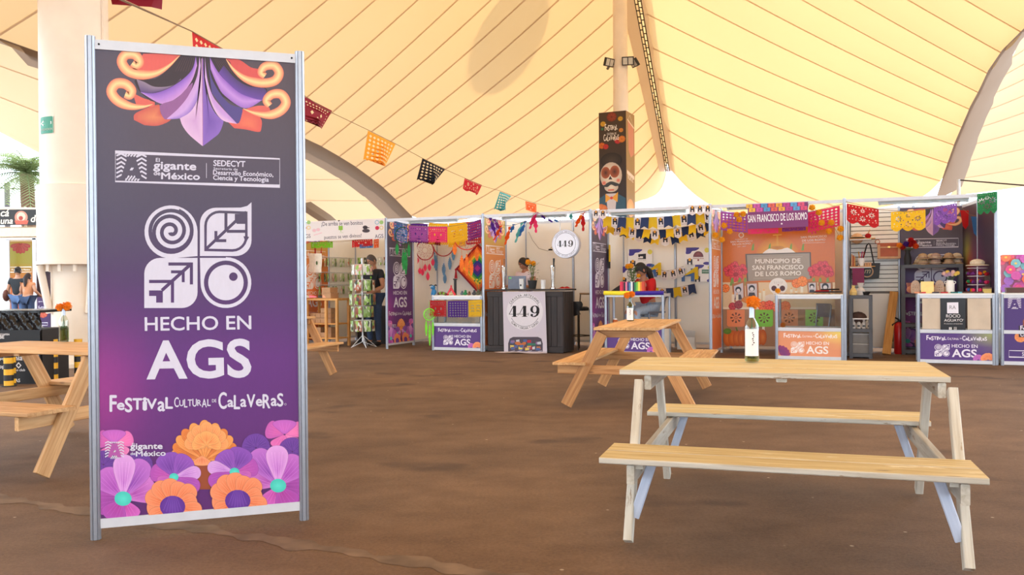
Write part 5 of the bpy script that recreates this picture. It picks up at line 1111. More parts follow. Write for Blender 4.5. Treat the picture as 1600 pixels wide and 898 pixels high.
t = on_counter('black_post', 'thin black display post on the craft counter', 711.5, .3, 'post'); MB().box((-.018, -.018, -.5*0), (.018, .018, .28)).build('shaft', BLK, t); MB().box((-.03, -.03, .28), (.03, .03, .30)).build('cap', BLK, t)
for x, c, nm, lb, s in ((722, (96, 110, 120), 'slate', 'grey stone figure on the craft counter', 1), (727, (40, 130, 80), 'emerald', 'green bird figure on the craft counter', 1.2), (733, (120, 84, 64), 'earth', 'brown clay figure on the craft counter', .9), (741, (70, 72, 76), 'coal', 'dark stone figure on the craft counter', 1.2), (747, (90, 92, 70), 'moss', 'mossy stone figure at the right of the craft counter', 1.3)):
    t = on_counter('figurine', lb, x, .12+.05*(x % 3), 'figure'); MB().ball((0, 0, .025*s), (.038*s, .03, .026*s), 9, 6).build('base', M('fig_'+nm, c, .7, var=.3, scale=30), t); MB().ball((.01, -.01, .06*s), (.022*s, .02, .02*s), 8, 6).build('head', M('fig_'+nm, c), t)
t = on_counter('yellow_flower_sprig', 'sprig of yellow and green paper leaves at the right of the craft counter', 749, .35, 'sprig')
for i in range(7): a = i*.9; MB().tube([(0, 0, 0), (.04*math.cos(a), .03*math.sin(a), .1), (.09*math.cos(a), .06*math.sin(a), .18+.02*i)], .003, 4).build('twig', STEM, t); MB().ball((.09*math.cos(a), .06*math.sin(a), .18+.02*i), (.022, .008, .016), 7, 4).build('leaf', PC['yellow'] if i % 2 else STEM, t)
# ------------------------------------------------------------------ stall 3: beer bar
DW = wood('dark_stained_wood', (52, 40, 38), (30, 23, 24), knots=False); bu0, bu1, bd, bh_ = 2.06, 3.48, .52, 1.075
bar = rthing('wooden_bar', 'dark stained plank bar under the 449 sign', 'bar', (bu0, .02, 0)); w = bu1-bu0
MB().box((.02, .02, .02), (w-.02, bd-.02, bh_-.02)).build('core', DW, bar); n = 13
for i in range(n): x = w*(i+.5)/n; plank('front_board', (x, -.0, .12), (x, -.0, bh_-.10), w/n-.005, .02, DW, bar, up=(0, 1, 0))
for z, h in ((.06, .10), (bh_-.06, .09)): plank('front_rail', (0, -.008, z), (w, -.008, z), .022, h, DW, bar)
for i in range(5): y = bd*(i+.5)/5; plank('side_board', (w, y, .02), (w, y, bh_-.02), bd/5-.005, .02, DW, bar, up=(1, 0, 0))
plank('bar_top', (-.03, bd/2, bh_+.012), (w+.05, bd/2, bh_+.012), bd+.06, .026, DW, bar)
CO = M('orange_mark', (190, 90, 50), .6)
for x in (.38, .98): MB().torus((x, -.012, .74), .055, .009, 12, 4, 'y', sx=.5).build('painted_letter', CO, bar)
# printed sheet hanging down the bar and out on the ground
P = RPaint(-.04, 2.06); k = 1272/170
def b3(X, Y): return (755+X/k, 440+Y/k)
P.poly([b3(228, 114), b3(724, 114), b3(748, 835), b3(244, 835)], (222, 212, 224)); c3 = b3(486, 350)
P.disc(c3[0], c3[1], 213/k, (238, 232, 238), 216/k); 
def d3(X, Y): return b3(X, Y)
def serif449(P, m, s, c):
    for ox in (0, 118):
        P.poly([m(48+ox, 0), m(84+ox, 0), m(84+ox, 128), m(48+ox, 128)], c); P.poly([m(50+ox, 2), m(58+ox, 2), m(8+ox, 98), m(0+ox, 98)], c); P.poly([m(0+ox, 96), m(112+ox, 96), m(112+ox, 101), m(0+ox, 101)], c); P.poly([m(34+ox, 122), m(98+ox, 122), m(98+ox, 128), m(34+ox, 128)], c); P.poly([m(106+ox, 82), m(111+ox, 82), m(111+ox, 114), m(106+ox, 114)], c)
    ov = lambda cx, cy, rx, ry: [m(cx+rx*math.cos(2*PI*i/20), cy+ry*math.sin(2*PI*i/20)) for i in range(20)]
    P.poly(ov(304, 42, 54, 46), c, [ov(302, 42, 22, 38)]); P.poly([m(326, 40), m(358, 40), m(356, 80), m(340, 112), m(310, 130), m(276, 130), m(262, 120), m(290, 122), m(316, 108), m(326, 80)], c); P.poly(ov(268, 108, 15, 15), c)
serif449(P, lambda X, Y: b3(300+X, 282+Y), 1, (40, 36, 40))
def arcp(P, c, r, a0, a1, w, col): P.stroke([(c[0]+r*math.cos(math.radians(a)), c[1]+r*math.sin(math.radians(a))) for a in [a0+(a1-a0)*i/24 for i in range(25)]], w, col)
arcp(P, c3, 172/k, 200, 340, .5, (60, 56, 60)); arcp(P, c3, 172/k, 25, 155, .5, (60, 56, 60))
def ring_text(P, c, r, body, a0, a1, h, col, low=False):
    n = len(body)
    for i, ch in enumerate(body):
        if ch == ' ': continue
        a = math.radians(a0+(a1-a0)*(i+.5)/n); vs, fs, w_ = text_mesh(ch, .008); up = (math.cos(a), math.sin(a)) if not low else (-math.cos(a), -math.sin(a)); rt = (-up[1], up[0]); kk = h/CAPH; bx_, by_ = c[0]+r*math.cos(a), c[1]+r*math.sin(a)
        Q = [(bx_+rt[0]*(p-w_/2)*kk+up[0]*q*kk, by_+rt[1]*(p-w_/2)*kk+up[1]*q*kk) for p, q in vs]; P.z += P.dz
        for f in fs:
            for j in range(1, len(f)-1): P.tri([Q[f[0]], Q[f[j]], Q[f[j+1]]], [lin(col)]*3)
ring_text(P, c3, 182/k, 'CERVEZA ARTESANAL', 208, 332, 26/k, (60, 56, 60)); ring_text(P, c3, 204/k, 'CLARA * OSCURA * LUPULO', 142, 38, 22/k, (70, 66, 70), True)
wp = [b3(*p) for p in ((292, 820), (292, 720), (310, 665), (350, 645), (640, 645), (680, 665), (696, 720), (696, 830))]; P.poly(wp, (92, 84, 96))
rnd = random.Random(4)
for i in range(34):
    X, Y = 325+rnd.random()*340, 680+rnd.random()*110; c = rnd.choice([(190, 60, 70), (90, 110, 160), (226, 206, 110), (206, 206, 216), (70, 130, 110), (150, 120, 160), (206, 120, 70)]); P.poly([b3(X+dx*(18+10*rnd.random()), Y+dy*(12+8*rnd.random())) for dx, dy in ((-1, -.8), (1, -1), (.9, 1), (-1, .9))], c)
for X in (320, 400, 520, 640): P.stroke([b3(X, 815), b3(X+50, 805)], 1.2, (170, 160, 176))
P.poly([b3(240, 815), b3(748, 815), b3(748, 836), b3(244, 836)], (206, 192, 200))
sh = sheet(P, 'beer_sheet', 'white 449 craft beer sheet hanging down the dark bar onto the ground', 'banner', -.04, 2.06, PAPER)
q0, q1 = RP(788, 552, -.04)[0]-2.06, RP(855, 552, -.04)[0]-2.06
MB().grid(lambda a, b: (q0+(q1-q0)*a-.12*b, -.02-.16*b, .012+.006*math.sin(a*9+b*3)), 12, 4).build('sheet_foot', M('sheet_foot_cloth', (206, 188, 186), .7, var=.15), sh)
# things on the bar
STEEL = M('steel', (200, 196, 190), .2, 1, var=.03); bt = bh_+.028
for x, lb, hc in ((787, 'steel beer tap with wooden handle at the left of the bar', (150, 100, 60)), (864, 'steel beer tap with black handle at the right of the bar', (36, 34, 36))):
    r = RP(x, 452, .22); t = rthing('beer_tap', lb, 'beer tap', (r[0], .22, bt+.001)); z0 = psz(32, .22, x)
    MB().lathe([(.05, 0), (.05, .02), (.03, .03), (.032, z0*.5), (.045, z0), (.045, z0+.05), (.03, z0+.06)], 14).sm().build('column', STEEL, t); MB().tube([(0, -.04, z0+.02), (.03, -.10, z0+.01), (.05, -.10, z0-.06)], .012, 7).build('spout', STEEL, t); MB().tube([(.05, -.09, z0+.02), (.055, -.09, z0+.17)], [.012, .02], 8).build('handle', M('tap_handle_%d' % x, hc, .5), t)
r = RP(808, 452, .28); t = rthing('laptop', 'grey open laptop seen from behind on the bar', 'laptop', (r[0], .28, bt+.001), None, .05); lw, lh = psz(30, .28), psz(20, .28)
MB().box((-lw/2, 0, 0), (lw/2, .22, .015)).build('base', M('laptop_grey', (120, 122, 132), .4, .4), t); MB().box((-lw/2, -.012, .01), (lw/2, 0, lh)).build('lid', M('laptop_lid', (104, 108, 122), .4, .3), t); MB().box((-lw/2+.02, -.0135, lh-.05), (-lw/2+.07, -.0122, lh-.02)).build('sticker', M('green_sticker', (110, 190, 110), .5), t)
def cups(x, n, lb, mark=False):
    r = RP(x, 452, .12); t = rthing('stack_of_cups', lb, 'cups', (r[0], .12, bt+.001))
    for i in range(n): MB().lathe([(.033, .022*i), (.044, .022*i+.11), (.046, .022*i+.112), (.040, .022*i+.108)], 14).sm().build('cup', WHITE, t)
    if mark: MB().box((-.012, -.045, .05), (.014, -.040, .08)).build('printed_mark', BLK, t)
cups(815, 4, 'stack of white paper cups before the laptop', True); cups(849, 3, 'small stack of white cups right of the potted marigold')
def plant(label, loc, heads, r0, hgt, seed, pot=True, n=70, rz=0):
    t = thing('potted_marigold', label, 'potted plant', loc, rz); rnd = random.Random(seed); z0 = 0
    if pot: MB().lathe([(r0*.7, 0), (r0, .15), (r0*1.05, .15), (r0*.9, .145)], 14).build('pot', BLK, t); z0 = .14
    mb = MB()
    for i in range(n):
        a = rnd.random()*6.28; rr = rnd.random()*.11; z = z0+rnd.random()*hgt; p = Vector((rr*math.cos(a), rr*math.sin(a), z)); d = Vector((math.cos(a), math.sin(a), .5)).normalized()*.05; s = Vector((-d.y, d.x, 0)).normalized()*.012
        mb.add([p, p+d*.5+s, p+d, p+d*.5-s], [(0, 1, 2, 3)])
    for i in range(6): a = i*1.05; mb.tube([(0, 0, z0-.02), (.05*math.cos(a), .05*math.sin(a), z0+hgt*.9)], .004, 4)
    mb.build('foliage', STEM, t)['kind'] = 'stuff'
    for dx, dy, dz, rr in heads: obj('flower_head', pom_mesh(rr, MARIY), None, t, (dx, dy, z0+dz)); MB().tube([(dx*.3, dy*.3, z0+dz*.6), (dx, dy, z0+dz)], .004, 4).build('stem', STEM, t)
    return t
r = RP(832, 452, .18); plant('potted yellow marigold on the bar in front of the woman', RW(r[0], .18, bt+.001), [(-.07, 0, .33, .055), (.02, 0, .31, .05)], .085, .30, 3)
r = RP(885, 452, .32); t = rthing('red_cloth', 'crumpled red cloth at the right end of the bar', 'cloth', (r[0], .25, bt+.001)); MB().grid(lambda a, b: (-.13+.26*a, -.08+.16*b, .004+.03*math.sin(PI*a)*math.sin(PI*b)*(1+.4*math.sin(a*14+b*9))), 14, 8).sm().build('fabric', PC['crimson'], t)
# round lit 449 sign
r = RP(885, 381, .18); R_ = psz(22.5, .18, 885); rs = rthing('round_beer_sign', 'round white 449 light box hanging over the bar', 'sign', (r[0], .18, r[2]))
MB().lathe([(R_*.97, -.06), (R_, -.05), (R_, .05), (R_*.97, .06)], 40, Matrix.Rotation(PI/2, 4, 'X')).sm().build('case', M('light_box_rim', (206, 210, 226), .35), rs)
P = Paint(); P.disc(0, 0, R_*.94, (236, 238, 250), None, 40); P.ring(0, 0, R_*.9, .006, (196, 200, 222)); P.ring(0, 0, R_*.76, .006, (80, 80, 110)); serif449(P, lambda X, Y: (-R_*.58+X/360*R_*1.16, R_*.23-Y/130*R_*.44), 1, (44, 42, 48)); P.arc_text('CERVEZA ARTESANAL', 0, 0, R_*.80, 150, 30, R_*.09, (90, 90, 110)); P.arc_text('CLARA OSCURA LUPULO', 0, 0, R_*.88, 215, 325, R_*.09, (90, 90, 110), .005, True)
me = P.mesh('face'); me.materials.append(PRINT); obj('face', me, None, rs, (0, -.0605, 0))
for s in (-1, 1): MB().tube([(s*R_*.45, 0, R_*.88), (s*R_*.45, 0, 2.36-r[2])], .008, 5).build('hanger', WIRE, rs)
# crepe paper garland over the bar
og = (2.0, -.02, 2.2); cg = rthing('crepe_garland', 'purple, orange, blue and pink crepe streamers above the beer bar', 'garland', og); rnd = random.Random(9)
for x, y, L, sw, c in ((766, 340, 30, .3, 'darkpurple'), (772, 342, 24, .5, 'purple'), (783, 352, 26, -.5, 'tangerine'), (797, 354, 30, -.3, 'tangerine'), (803, 350, 14, -.4, 'blue'), (816, 347, 34, -.35, 'teal'), (821, 345, 26, -.4, 'blue'), (835, 333, 26, -.3, 'pink'), (839, 331, 22, -.5, 'magenta'), (836, 336, 28, .05, 'pink'), (846, 336, 8, .8, 'darkpurple'), (856, 341, 8, .9, 'darkpurple'), (866, 342, 6, .9, 'blue'), (892, 332, 11, .0, 'teal'), (909, 332, 16, -.3, 'orange'), (911, 330, 31, .0, 'crimson'), (907, 336, 20, -.4, 'tangerine')):
    p = rel(x, y, -.02, og); L_ = psz(L, -.02, x); w_ = psz(5, -.02, x)
    mb = MB(); mb.grid(lambda a, b: (p.x+sw*L_*b+w_*(a-.5)*(1+.3*math.sin(b*23)), .03*math.sin(b*9+a*3), p.z-L_*b*(1-.2*abs(sw))), 3, 14); mb.build('streamer', PC[c], cg)
MB().tube([rel(x, y, -.02, og) for x, y in ((756, 338), (775, 350), (800, 353), (822, 345), (838, 331), (858, 341), (880, 338), (905, 331), (921, 328))], .004, 4).build('string', M('twine'), cg)
t = rthing('sign_cable', 'thin dark cable sagging across the back wall of the beer stall', 'cable', RP(845, 380, 1.9)); o0 = RP(845, 380, 1.9); MB().tube([rel(x, y, 1.9, o0) for x, y in ((826, 362), (832, 375), (842, 388), (856, 392), (862, 386), (868, 380))], .006, 5).build('wire', M('cable_grey', (170, 160, 150), .6), t); MB().box((.17, -.03, -.145), (.24, 0, -.115)).build('plug', BLK, t)
def stool(label, x, v, seat):
    r = RP(x, 500, v); t = rthing('bar_stool', label, 'stool', (r[0], v, 0), None, -.5); DM = M('dark_tube', (70, 60, 54), .4, .5)
    for sx in (-1, 1):
        for sy in (-1, 1): MB().tube([(sx*.19, sy*.19, 0), (sx*.14, sy*.14, .72)], .012, 6).build('leg', DM, t)
        MB().tube([(sx*.15, .16, .7), (sx*.16, .2, 1.0)], .012, 6).build('back_post', DM, t)
    MB().tube([(-.17, .2, 1.0), (.17, .2, 1.0)], .02, 6).build('back_rail', M('stool_wood', (140, 110, 80), .5), t)
    for a, b in (((-.17, -.17), (.17, -.17)), ((-.17, .17), (.17, .17)), ((-.17, -.17), (-.17, .17)), ((.17, -.17), (.17, .17))): MB().tube([(*a, .25), (*b, .25)], .009, 5).build('stretcher', DM, t)
    MB().lathe([(.18, .70), (.19, .72), (.19, .75), (.16, .77)], 16).build('seat', seat, t); return t
stool('dark metal bar stool right of the beer bar', 904, .95, BLK)
r = RP(899, 485, .7); t = rthing('black_jacket', 'black jacket hanging on the bar stool', 'jacket', (r[0], .68, RP(893, 478, .6)[2])); MB().grid(lambda a, b: (-.12+.24*a+.03*math.sin(b*6), -.05*math.sin(PI*a)-.03*b*math.sin(a*9), .08-.26*b*(1-.25*abs(a-.5))), 10, 8).sm().build('fabric', BLK, t)
# ------------------------------------------------------------------ stall 4: blue and yellow bunting
NAVY = M('navy_card', (46, 62, 104), .7, sheer=.2); YEL = M('yellow_card', (244, 206, 40), .7, sheer=.3); HW = M('white_card', (240, 232, 234), .7, sheer=.3)
def h_logo(P, cx, cy, s, dark=(44, 44, 60), sun=(240, 170, 60)):
    ys = P.ys; q = lambda x, y: (cx+x*s, cy+ys*y*s); P.disc(*q(0, .42), .3*s, sun, None, 12)
    for a in (-1, 1): P.poly([q(a*.5, .5), q(a*.22, .5), q(a*.22, .12), q(a*.18, -.5), q(a*.5, -.5)], dark)
    P.poly([q(-.3, .14), q(.3, .14), q(.3, -.12), q(-.3, -.12)], dark)
_bf = {}
def bflag_mesh(kind):
    if kind not in _bf:
        w, h = .5, 1.0
        if kind == 'H':
            P = Paint(); P.poly([(-.46, 0), (.46, 0), (.46, -.85), (0, -1.05), (-.46, -.85)], (238, 228, 230)); h_logo(P, 0, -.42, .52); P.text('HECHO', -.3, -.86, .3, -.86, .06, (150, 140, 150), 0); me = P.mesh('flag'); me.materials.append(PAPER)
        else: me = MB().prism([(-.46, 0), (.46, 0), (.5, -1.05), (0, -.82), (-.5, -1.05)], -.01, .01).mesh('flag'); me.materials.append(NAVY if kind == 'N' else YEL)
        _bf[kind] = me
    return _bf[kind]
def bunting(label, pts, kinds, size_px, v, tilt=0.25):
    S = smooth(pts, 10); o0 = RP(*pts[0], v); t = rthing('bunting', label, 'bunting', o0); Q = [rel(x, y, v, o0) for x, y in S]
    MB().tube(Q, .004, 4).build('string', M('twine'), t)
    Ls = [0]
    for i in range(1, len(Q)): Ls.append(Ls[-1]+(Q[i]-Q[i-1]).length)
    n = len(kinds); s = psz(size_px, v, pts[0][0])
    for i, k in enumerate(kinds):
        d = Ls[-1]*(i+.5)/n; j = max(jj for jj in range(len(Ls)-1) if Ls[jj] <= d); f = (d-Ls[j])/(Ls[j+1]-Ls[j]+1e-9); p = Q[j].lerp(Q[j+1], f); dr = (Q[j+1]-Q[j])
        ob = obj('flag', bflag_mesh(k), None, t, p+Vector((0, -.008-.004*(i % 2), 0))); ob.scale = (s*.92, s, s*1.15); ob.rotation_euler = (tilt*math.sin(i*2.1), -math.atan2(dr.z, dr.x)*.8, .15*math.sin(i*3.3))
    return t
bunting('topmost string of navy, yellow and white H flags in the flag stall', [(944, 338), (985, 340), (1030, 339), (1070, 335), (1112, 330)], 'YHNYHNYHNYHNYH', 15, .22)
bunting('middle sagging string of navy and yellow flags in the flag stall', [(950, 350), (985, 356), (1020, 359), (1060, 356), (1112, 345)], 'YHYHNYHNYHNYHN', 13, .7, .5)
bunting('lowest sagging string of navy and yellow flags in the flag stall', [(958, 350), (990, 359), (1030, 367), (1060, 364), (1112, 350)], 'HNYHNYHNYHNY', 14, 1.15, .4)
bunting('pair of white H flags at the top left post of the flag stall', [(926, 328), (948, 328)], 'HH', 12, -.03, 0); bunting('three white H flags at the top right post of the flag stall', [(1076, 321), (1112, 320)], 'HHH', 13, -.03, 0)
bunting('short string of small white H flags on the back wall', [(1022, 418), (1042, 423), (1068, 416)], 'HHHH', 13, 1.9, .05); bunting('short string of navy, yellow and H flags low on the back wall', [(1018, 449), (1050, 450), (1086, 443)], 'YHNYHN', 13, 1.9, .08)
k = 1422/190
def b4(X, Y): return (925+X/k, 380+Y/k)
def poster(label, X0, Y0, X1, Y1, inner):
    u0 = RP(*b4(X0, Y0), 1.93)[0]; P = RPaint(1.93, u0); P.poly([b4(X0, Y0), b4(X1, Y0), b4(X1, Y1), b4(X0, Y1)], (240, 234, 234)); W_, H_ = X1-X0, Y1-Y0; q = lambda a, b: b4(X0+W_*a, Y0+H_*b)
    P.poly(smooth([q(.05, .01), q(.58, .01), q(.46, .18), q(.30, .22), q(.22, .36), q(.05, .38), q(.05, .2)], 3), (72, 62, 150)); P.disc(*q(.9, .16), W_*.10/k, (222, 210, 80)); P.disc(*q(.9, .93), W_*.15/k, (72, 62, 150), H_*.09/k); h_logo(P, *q(.2, .84), 62/k); inner(P, q, W_/k); return sheet(P, 'poster', label, 'poster', 1.93, u0)
def sewing(P, q, w): P.poly([q(.42, .3), q(.74, .26), q(.74, .58), q(.42, .58), q(.42, .53), q(.62, .53), q(.62, .42), q(.5, .42), q(.5, .47), q(.43, .47)], (40, 38, 46)); P.text('taller de costura', *q(.4, .66), *q(.74, .66), None, (120, 110, 120), 0)
def mush(P, q, w): P.fan([q(.55+.21*math.cos(PI+PI*i/12), .56+.34*math.sin(PI+PI*i/12)) for i in range(13)], (150, 90, 96), (110, 60, 70)); P.text('PANADERIA', *q(.34, .68), *q(.78, .68), None, (150, 70, 80), .01); P.disc(*q(.55, .74), w*.04, (150, 80, 90))
def ringp(P, q, w): P.ring(*q(.5, .4), w*.16, w*.02, (80, 70, 76)); P.text('moda', *q(.42, .44), *q(.58, .44), None, (80, 70, 76), 0)
def greenp(P, q, w): P.rect(*q(.45, .28), *q(1, .52), (90, 130, 110)); P.text('artesanias', *q(.5, .42), *q(.95, .42), None, (226, 236, 226), 0)
poster('sewing machine poster on the back wall of the flag stall', 420, 68, 705, 268, sewing); poster('poster with a ring emblem behind the woman in red', 312, 270, 610, 470, ringp); poster('bakery poster at upper right of the flag stall', 1085, 48, 1372, 248, mush); poster('poster with a green strip at the right of the flag stall', 1195, 250, 1392, 450, greenp)
def big_h(label, X, Y, s, lean):
    r = RP(*b4(X, Y), 1.88); t = rthing('letter_cutout', label, 'letter', (r[0], 1.90, r[2])); S = psz(s/k, 1.88, 1040)
    for x, c in ((-.36, M('h_blue', (66, 104, 160), .6)), (.36, M('h_blue', (66, 104, 160), .6))): MB().prism([(x*S-.12*S, -.5*S), (x*S+.12*S, -.5*S), (x*S+.12*S+lean*S, .5*S), (x*S-.12*S+lean*S, .5*S)], -.01, .01).build('upright', c, t)
    MB().prism([(-.3*S, -.1*S), (.3*S, -.1*S), (.3*S, .1*S), (-.3*S, .1*S)], -.011, .009).build('crossbar', M('h_blue'), t); MB().prism([(-.24*S, 0), (.62*S, .62*S), (.80*S, .62*S), (.80*S, -.35*S), (.56*S, -.35*S), (.54*S, .2*S), (-.2*S, -.05*S)], -.022, -.012).build('yellow_stroke', YEL, t)
big_h('large blue and yellow H cut-out at right on the back wall', 1118, 370, 150, 0); big_h('blue and yellow H cut-out tilted behind the woman in red', 690, 320, 150, -.25)
t = rthing('letter_cutout', 'thin yellow and black H card on the left side wall of the flag stall', 'letter', (3.984+.03, .95, RP(947, 400, .95)[2]), None, PI/2); MB().box((-.06, -.012, -.22), (-.02, 0, .12)).box((.02, -.012, -.22), (.06, 0, .16)).build('upright', BLK, t); MB().box((-.04, -.02, -.1), (.04, -.012, .2)).build('stroke', YEL, t)
# goods on that counter
z4 = 1.035
r = RP(968, 462, .25); t = rthing('black_cloth_bag', 'black cloth bag lying on the left of the taped counter', 'bag', (r[0], .3, z4)); MB().grid(lambda a, b: (-.2+.36*a, -.1+.2*b, .003+.17*math.sin(PI*min(1, a*.72+.05))*math.sin(PI*b)**.5*a**.5), 12, 8).sm().build('fabric', BLK, t)
r0, r1 = RP(969, 462, .15)[0], RP(1006, 462, .15)[0]; t = rthing('striped_bag', 'bag of many upright coloured stripes on the taped counter', 'bag', ((r0+r1)/2, .2, z4)); w = r1-r0; hh = psz(17, .15, 985); cs = [(226, 60, 90), (190, 40, 80), (50, 44, 60), (236, 130, 160), (60, 60, 120), (90, 150, 190), (230, 230, 230), (40, 44, 70), (60, 150, 90), (140, 200, 80), (250, 220, 80), (236, 140, 50), (220, 80, 60)]
for i, c in enumerate(cs): x = -w/2+w*(i+.5)/len(cs); MB().box((x-w/26, -.06+.004*(i % 2), 0), (x+w/26, .06, hh*(1-.04*(i % 3)))).build('stripe', M('stripe%d' % i, c, .6), t)
r = RP(990, 460, .42); t = plant('marigold bouquet with long green leaves behind the striped bag', RW(r[0], .36, z4), [(-.08, -.02, .30, .05), (-.03, -.03, .31, .05), (.10, -.02, .14, .04)], .06, .30, 5, True, 110)
r = RP(960, 495, .2); t = rthing('amber_jar', 'small amber jar on the shelf of the taped counter', 'jar', (r[0], .25, .487)); MB().lathe([(.04, 0), (.045, .02), (.045, .07), (.03, .09)], 12).sm().build('jar', M('amber', (180, 90, 40), .2), t); MB().lathe([(.034, .09), (.034, .11)], 12).build('lid', WHITE, t)
r = RP(1069, 545, 1.3); t = rthing('white_carton', 'crushed white carton on the floor of the flag stall', 'carton', (r[0], 1.45, 0)); cw = psz(28, 1.3, 1069); MB().box((-cw/2, 0, 0), (cw/2, .1, .22)).build('body', WHITE, t); MB().add([(-cw/2, 0, .22), (cw/2, 0, .22), (cw/2+.03, -.08, .34), (-cw/2+.08, -.06, .36)], [(0, 1, 2, 3)]).build('flap', WHITE, t)
# ------------------------------------------------------------------ stall 5: altar of San Francisco de los Romo
av = 1.02; P = RPaint(av, 6.0); k5 = 1451/210
def b5(X, Y): return (1115+X/k5, 310+Y/k5)
k5b = 1347/210
def b5b(X, Y): return (1115+X/k5b, 430+Y/k5b)
def obg(x, y): t = min(1, max(0, (y-345)/190)); return mixc(lin((214, 124, 52)), lin((206, 104, 48)), t)
x0, x1, y0, y1 = b5(96, 0)[0], b5(1310, 0)[0], b5(0, 230)[1], 541
P.rect(x0, y0, x1, y1, obg, 6, 8)
P.fan([b5(690+230*math.cos(i/4), 600+190*math.sin(i/4)) for i in range(26)], (236, 190, 60), (214, 130, 52))
P.rect(x0, b5b(0, 70)[1], x1, b5b(0, 330)[1], (226, 200, 160), 1, 1); P.rect(x0, b5b(0, 330)[1], x1, y1, lambda x, y: lin((170, 128, 96)), 1, 1); P.rect(x0, b5b(0, 318)[1], x1, b5b(0, 340)[1], (240, 222, 196))
for X in (420, 600, 830, 960): P.poly([b5(X-14, 560), b5(X, 500), b5(X+16, 480), b5(X+14, 560)], (110, 160, 60))
P.poly(smooth([b5(*p) for p in ((530, 590), (600, 540), (690, 555), (800, 530), (880, 580), (890, 600), (530, 600))], 2), (240, 232, 222)); P.fan([b5(690+75*math.cos(i/3), 530+22*math.sin(i/3)) for i in range(19)], (190, 120, 50), (206, 150, 60)); P.stroke([b5(640, 396), b5(735, 390)], 1.6, (236, 190, 90)); P.stroke([b5(688, 400), b5(690, 510)], 2.6, (226, 170, 70))
P.poly([b5(342, 598), b5(1050, 578), b5(1058, 860), b5(360, 895)], (92, 84, 76)); P.poly([b5(358, 610), b5(1036, 590), b5(1042, 870), b5(374, 892)], (164, 152, 138)); wt = (238, 232, 222)
P.text('MUNICIPIO DE', *b5(450, 700), *b5(936, 694), 46/k5, wt, .02); P.text('SAN FRANCISCO', *b5(418, 770), *b5(970, 762), 46/k5, wt, .02); P.text('DE LOS ROMO', *b5(450, 838), *b5(944, 828), 46/k5, wt, .02); P.stroke([b5(430, 640), b5(960, 625)], .35, (206, 196, 180)); P.stroke([b5(430, 862), b5(960, 852)], .35, (206, 196, 180))
P.ring(*b5(298, 395), 3.6, 1.4, wt, 14); P.text('GOBIERNO DE', *b5(232, 448), *b5(370, 440), 10/k5, wt, .01); P.text('SAN FRANCISCO', *b5(182, 478), *b5(420, 466), 18/k5, wt, .015); P.text('DE LOS ROMO', *b5(204, 505), *b5(402, 494), 18/k5, wt, .015); P.text('2021 - 2027', *b5(256, 526), *b5(350, 520), 10/k5, wt, .01)
P.text('SAN FRANCISCO', *b5(940, 430), *b5(1222, 416), 22/k5, wt, .015); P.text('DE LOS ROMO', *b5(955, 466), *b5(1208, 452), 22/k5, wt, .015); P.stroke([b5(955, 482), b5(1205, 474)], .5, wt)
def rose(X, Y, r, c): petal_fl(P, b5, X, Y, [(a, r*(1 if i % 2 else .8), r*.45, c, tuple(min(255, v+26) for v in c)) for i, a in enumerate(range(0, 360, 40))], tuple(int(v*.8) for v in c), r*.35, .3)
for X, Y, r in ((170, 780, 62), (240, 820, 80), (310, 770, 60), (230, 730, 50), (1080, 780, 62), (1150, 760, 80), (1240, 790, 62), (1200, 730, 54)): rose(X, Y, r, (196, 44, 56))
for X, s in ((200, 1), (280, 1), (340, 1), (1080, 1), (1150, 1), (1230, 1)): P.poly([b5(X-26, 940), b5(X-8, 860), b5(X+10, 850), b5(X+26, 940)], (126, 160, 80))
def photo(X0, Y0, X1, Y1, sk=0):
    P.poly([b5b(X0, Y0+sk), b5b(X1, Y0-sk), b5b(X1+8, Y1), b5b(X0+12, Y1)], (176, 110, 60)); W_, H_ = X1-X0, Y1-Y0; P.poly([b5b(X0+W_*.14, Y0+H_*.12+sk), b5b(X1-W_*.12, Y0+H_*.10-sk), b5b(X1-W_*.08, Y1-H_*.08), b5b(X0+W_*.2, Y1-H_*.08)], (206, 200, 204)); cx, cy = (X0+X1)/2, Y0+H_*.40
    P.disc(*b5b(cx, cy-4), W_*.24/k5b, (40, 38, 44)); P.disc(*b5b(cx, cy+6), W_*.15/k5b, (226, 220, 220)); P.poly([b5b(cx-W_*.3, Y1-H_*.1), b5b(cx-W_*.2, Y1-H_*.36), b5b(cx+W_*.2, Y1-H_*.36), b5b(cx+W_*.32, Y1-H_*.1)], (66, 60, 68))
photo(186, 70, 310, 262, 14); photo(318, 66, 448, 232); photo(935, 60, 1036, 190); photo(1048, 66, 1190, 190)
P.disc(*b5b(648, 110), 92/k5b, (236, 230, 224), 84/k5b); P.poly([b5b(590, 150), b5b(706, 150), b5b(696, 205), b5b(602, 205)], (232, 226, 220)); P.disc(*b5b(606, 130), 27/k5b, (84, 40, 44)); P.disc(*b5b(690, 130), 27/k5b, (84, 40, 44)); P.poly([b5b(648, 140), b5b(638, 168), b5b(658, 168)], (70, 60, 60)); P.stroke([b5b(606, 190), b5b(690, 190)], .5, (80, 70, 70)); P.disc(*b5b(648, 96), 6/k5b, (150, 50, 60))
for a in range(5): P.stroke([b5b(608+a*20, 60), b5b(614+a*17, 84)], .4, (160, 150, 150))
P.poly(smooth([b5b(*p) for p in ((500, 215), (560, 190), (610, 200), (610, 245), (550, 262), (510, 240))], 2), (226, 216, 206))
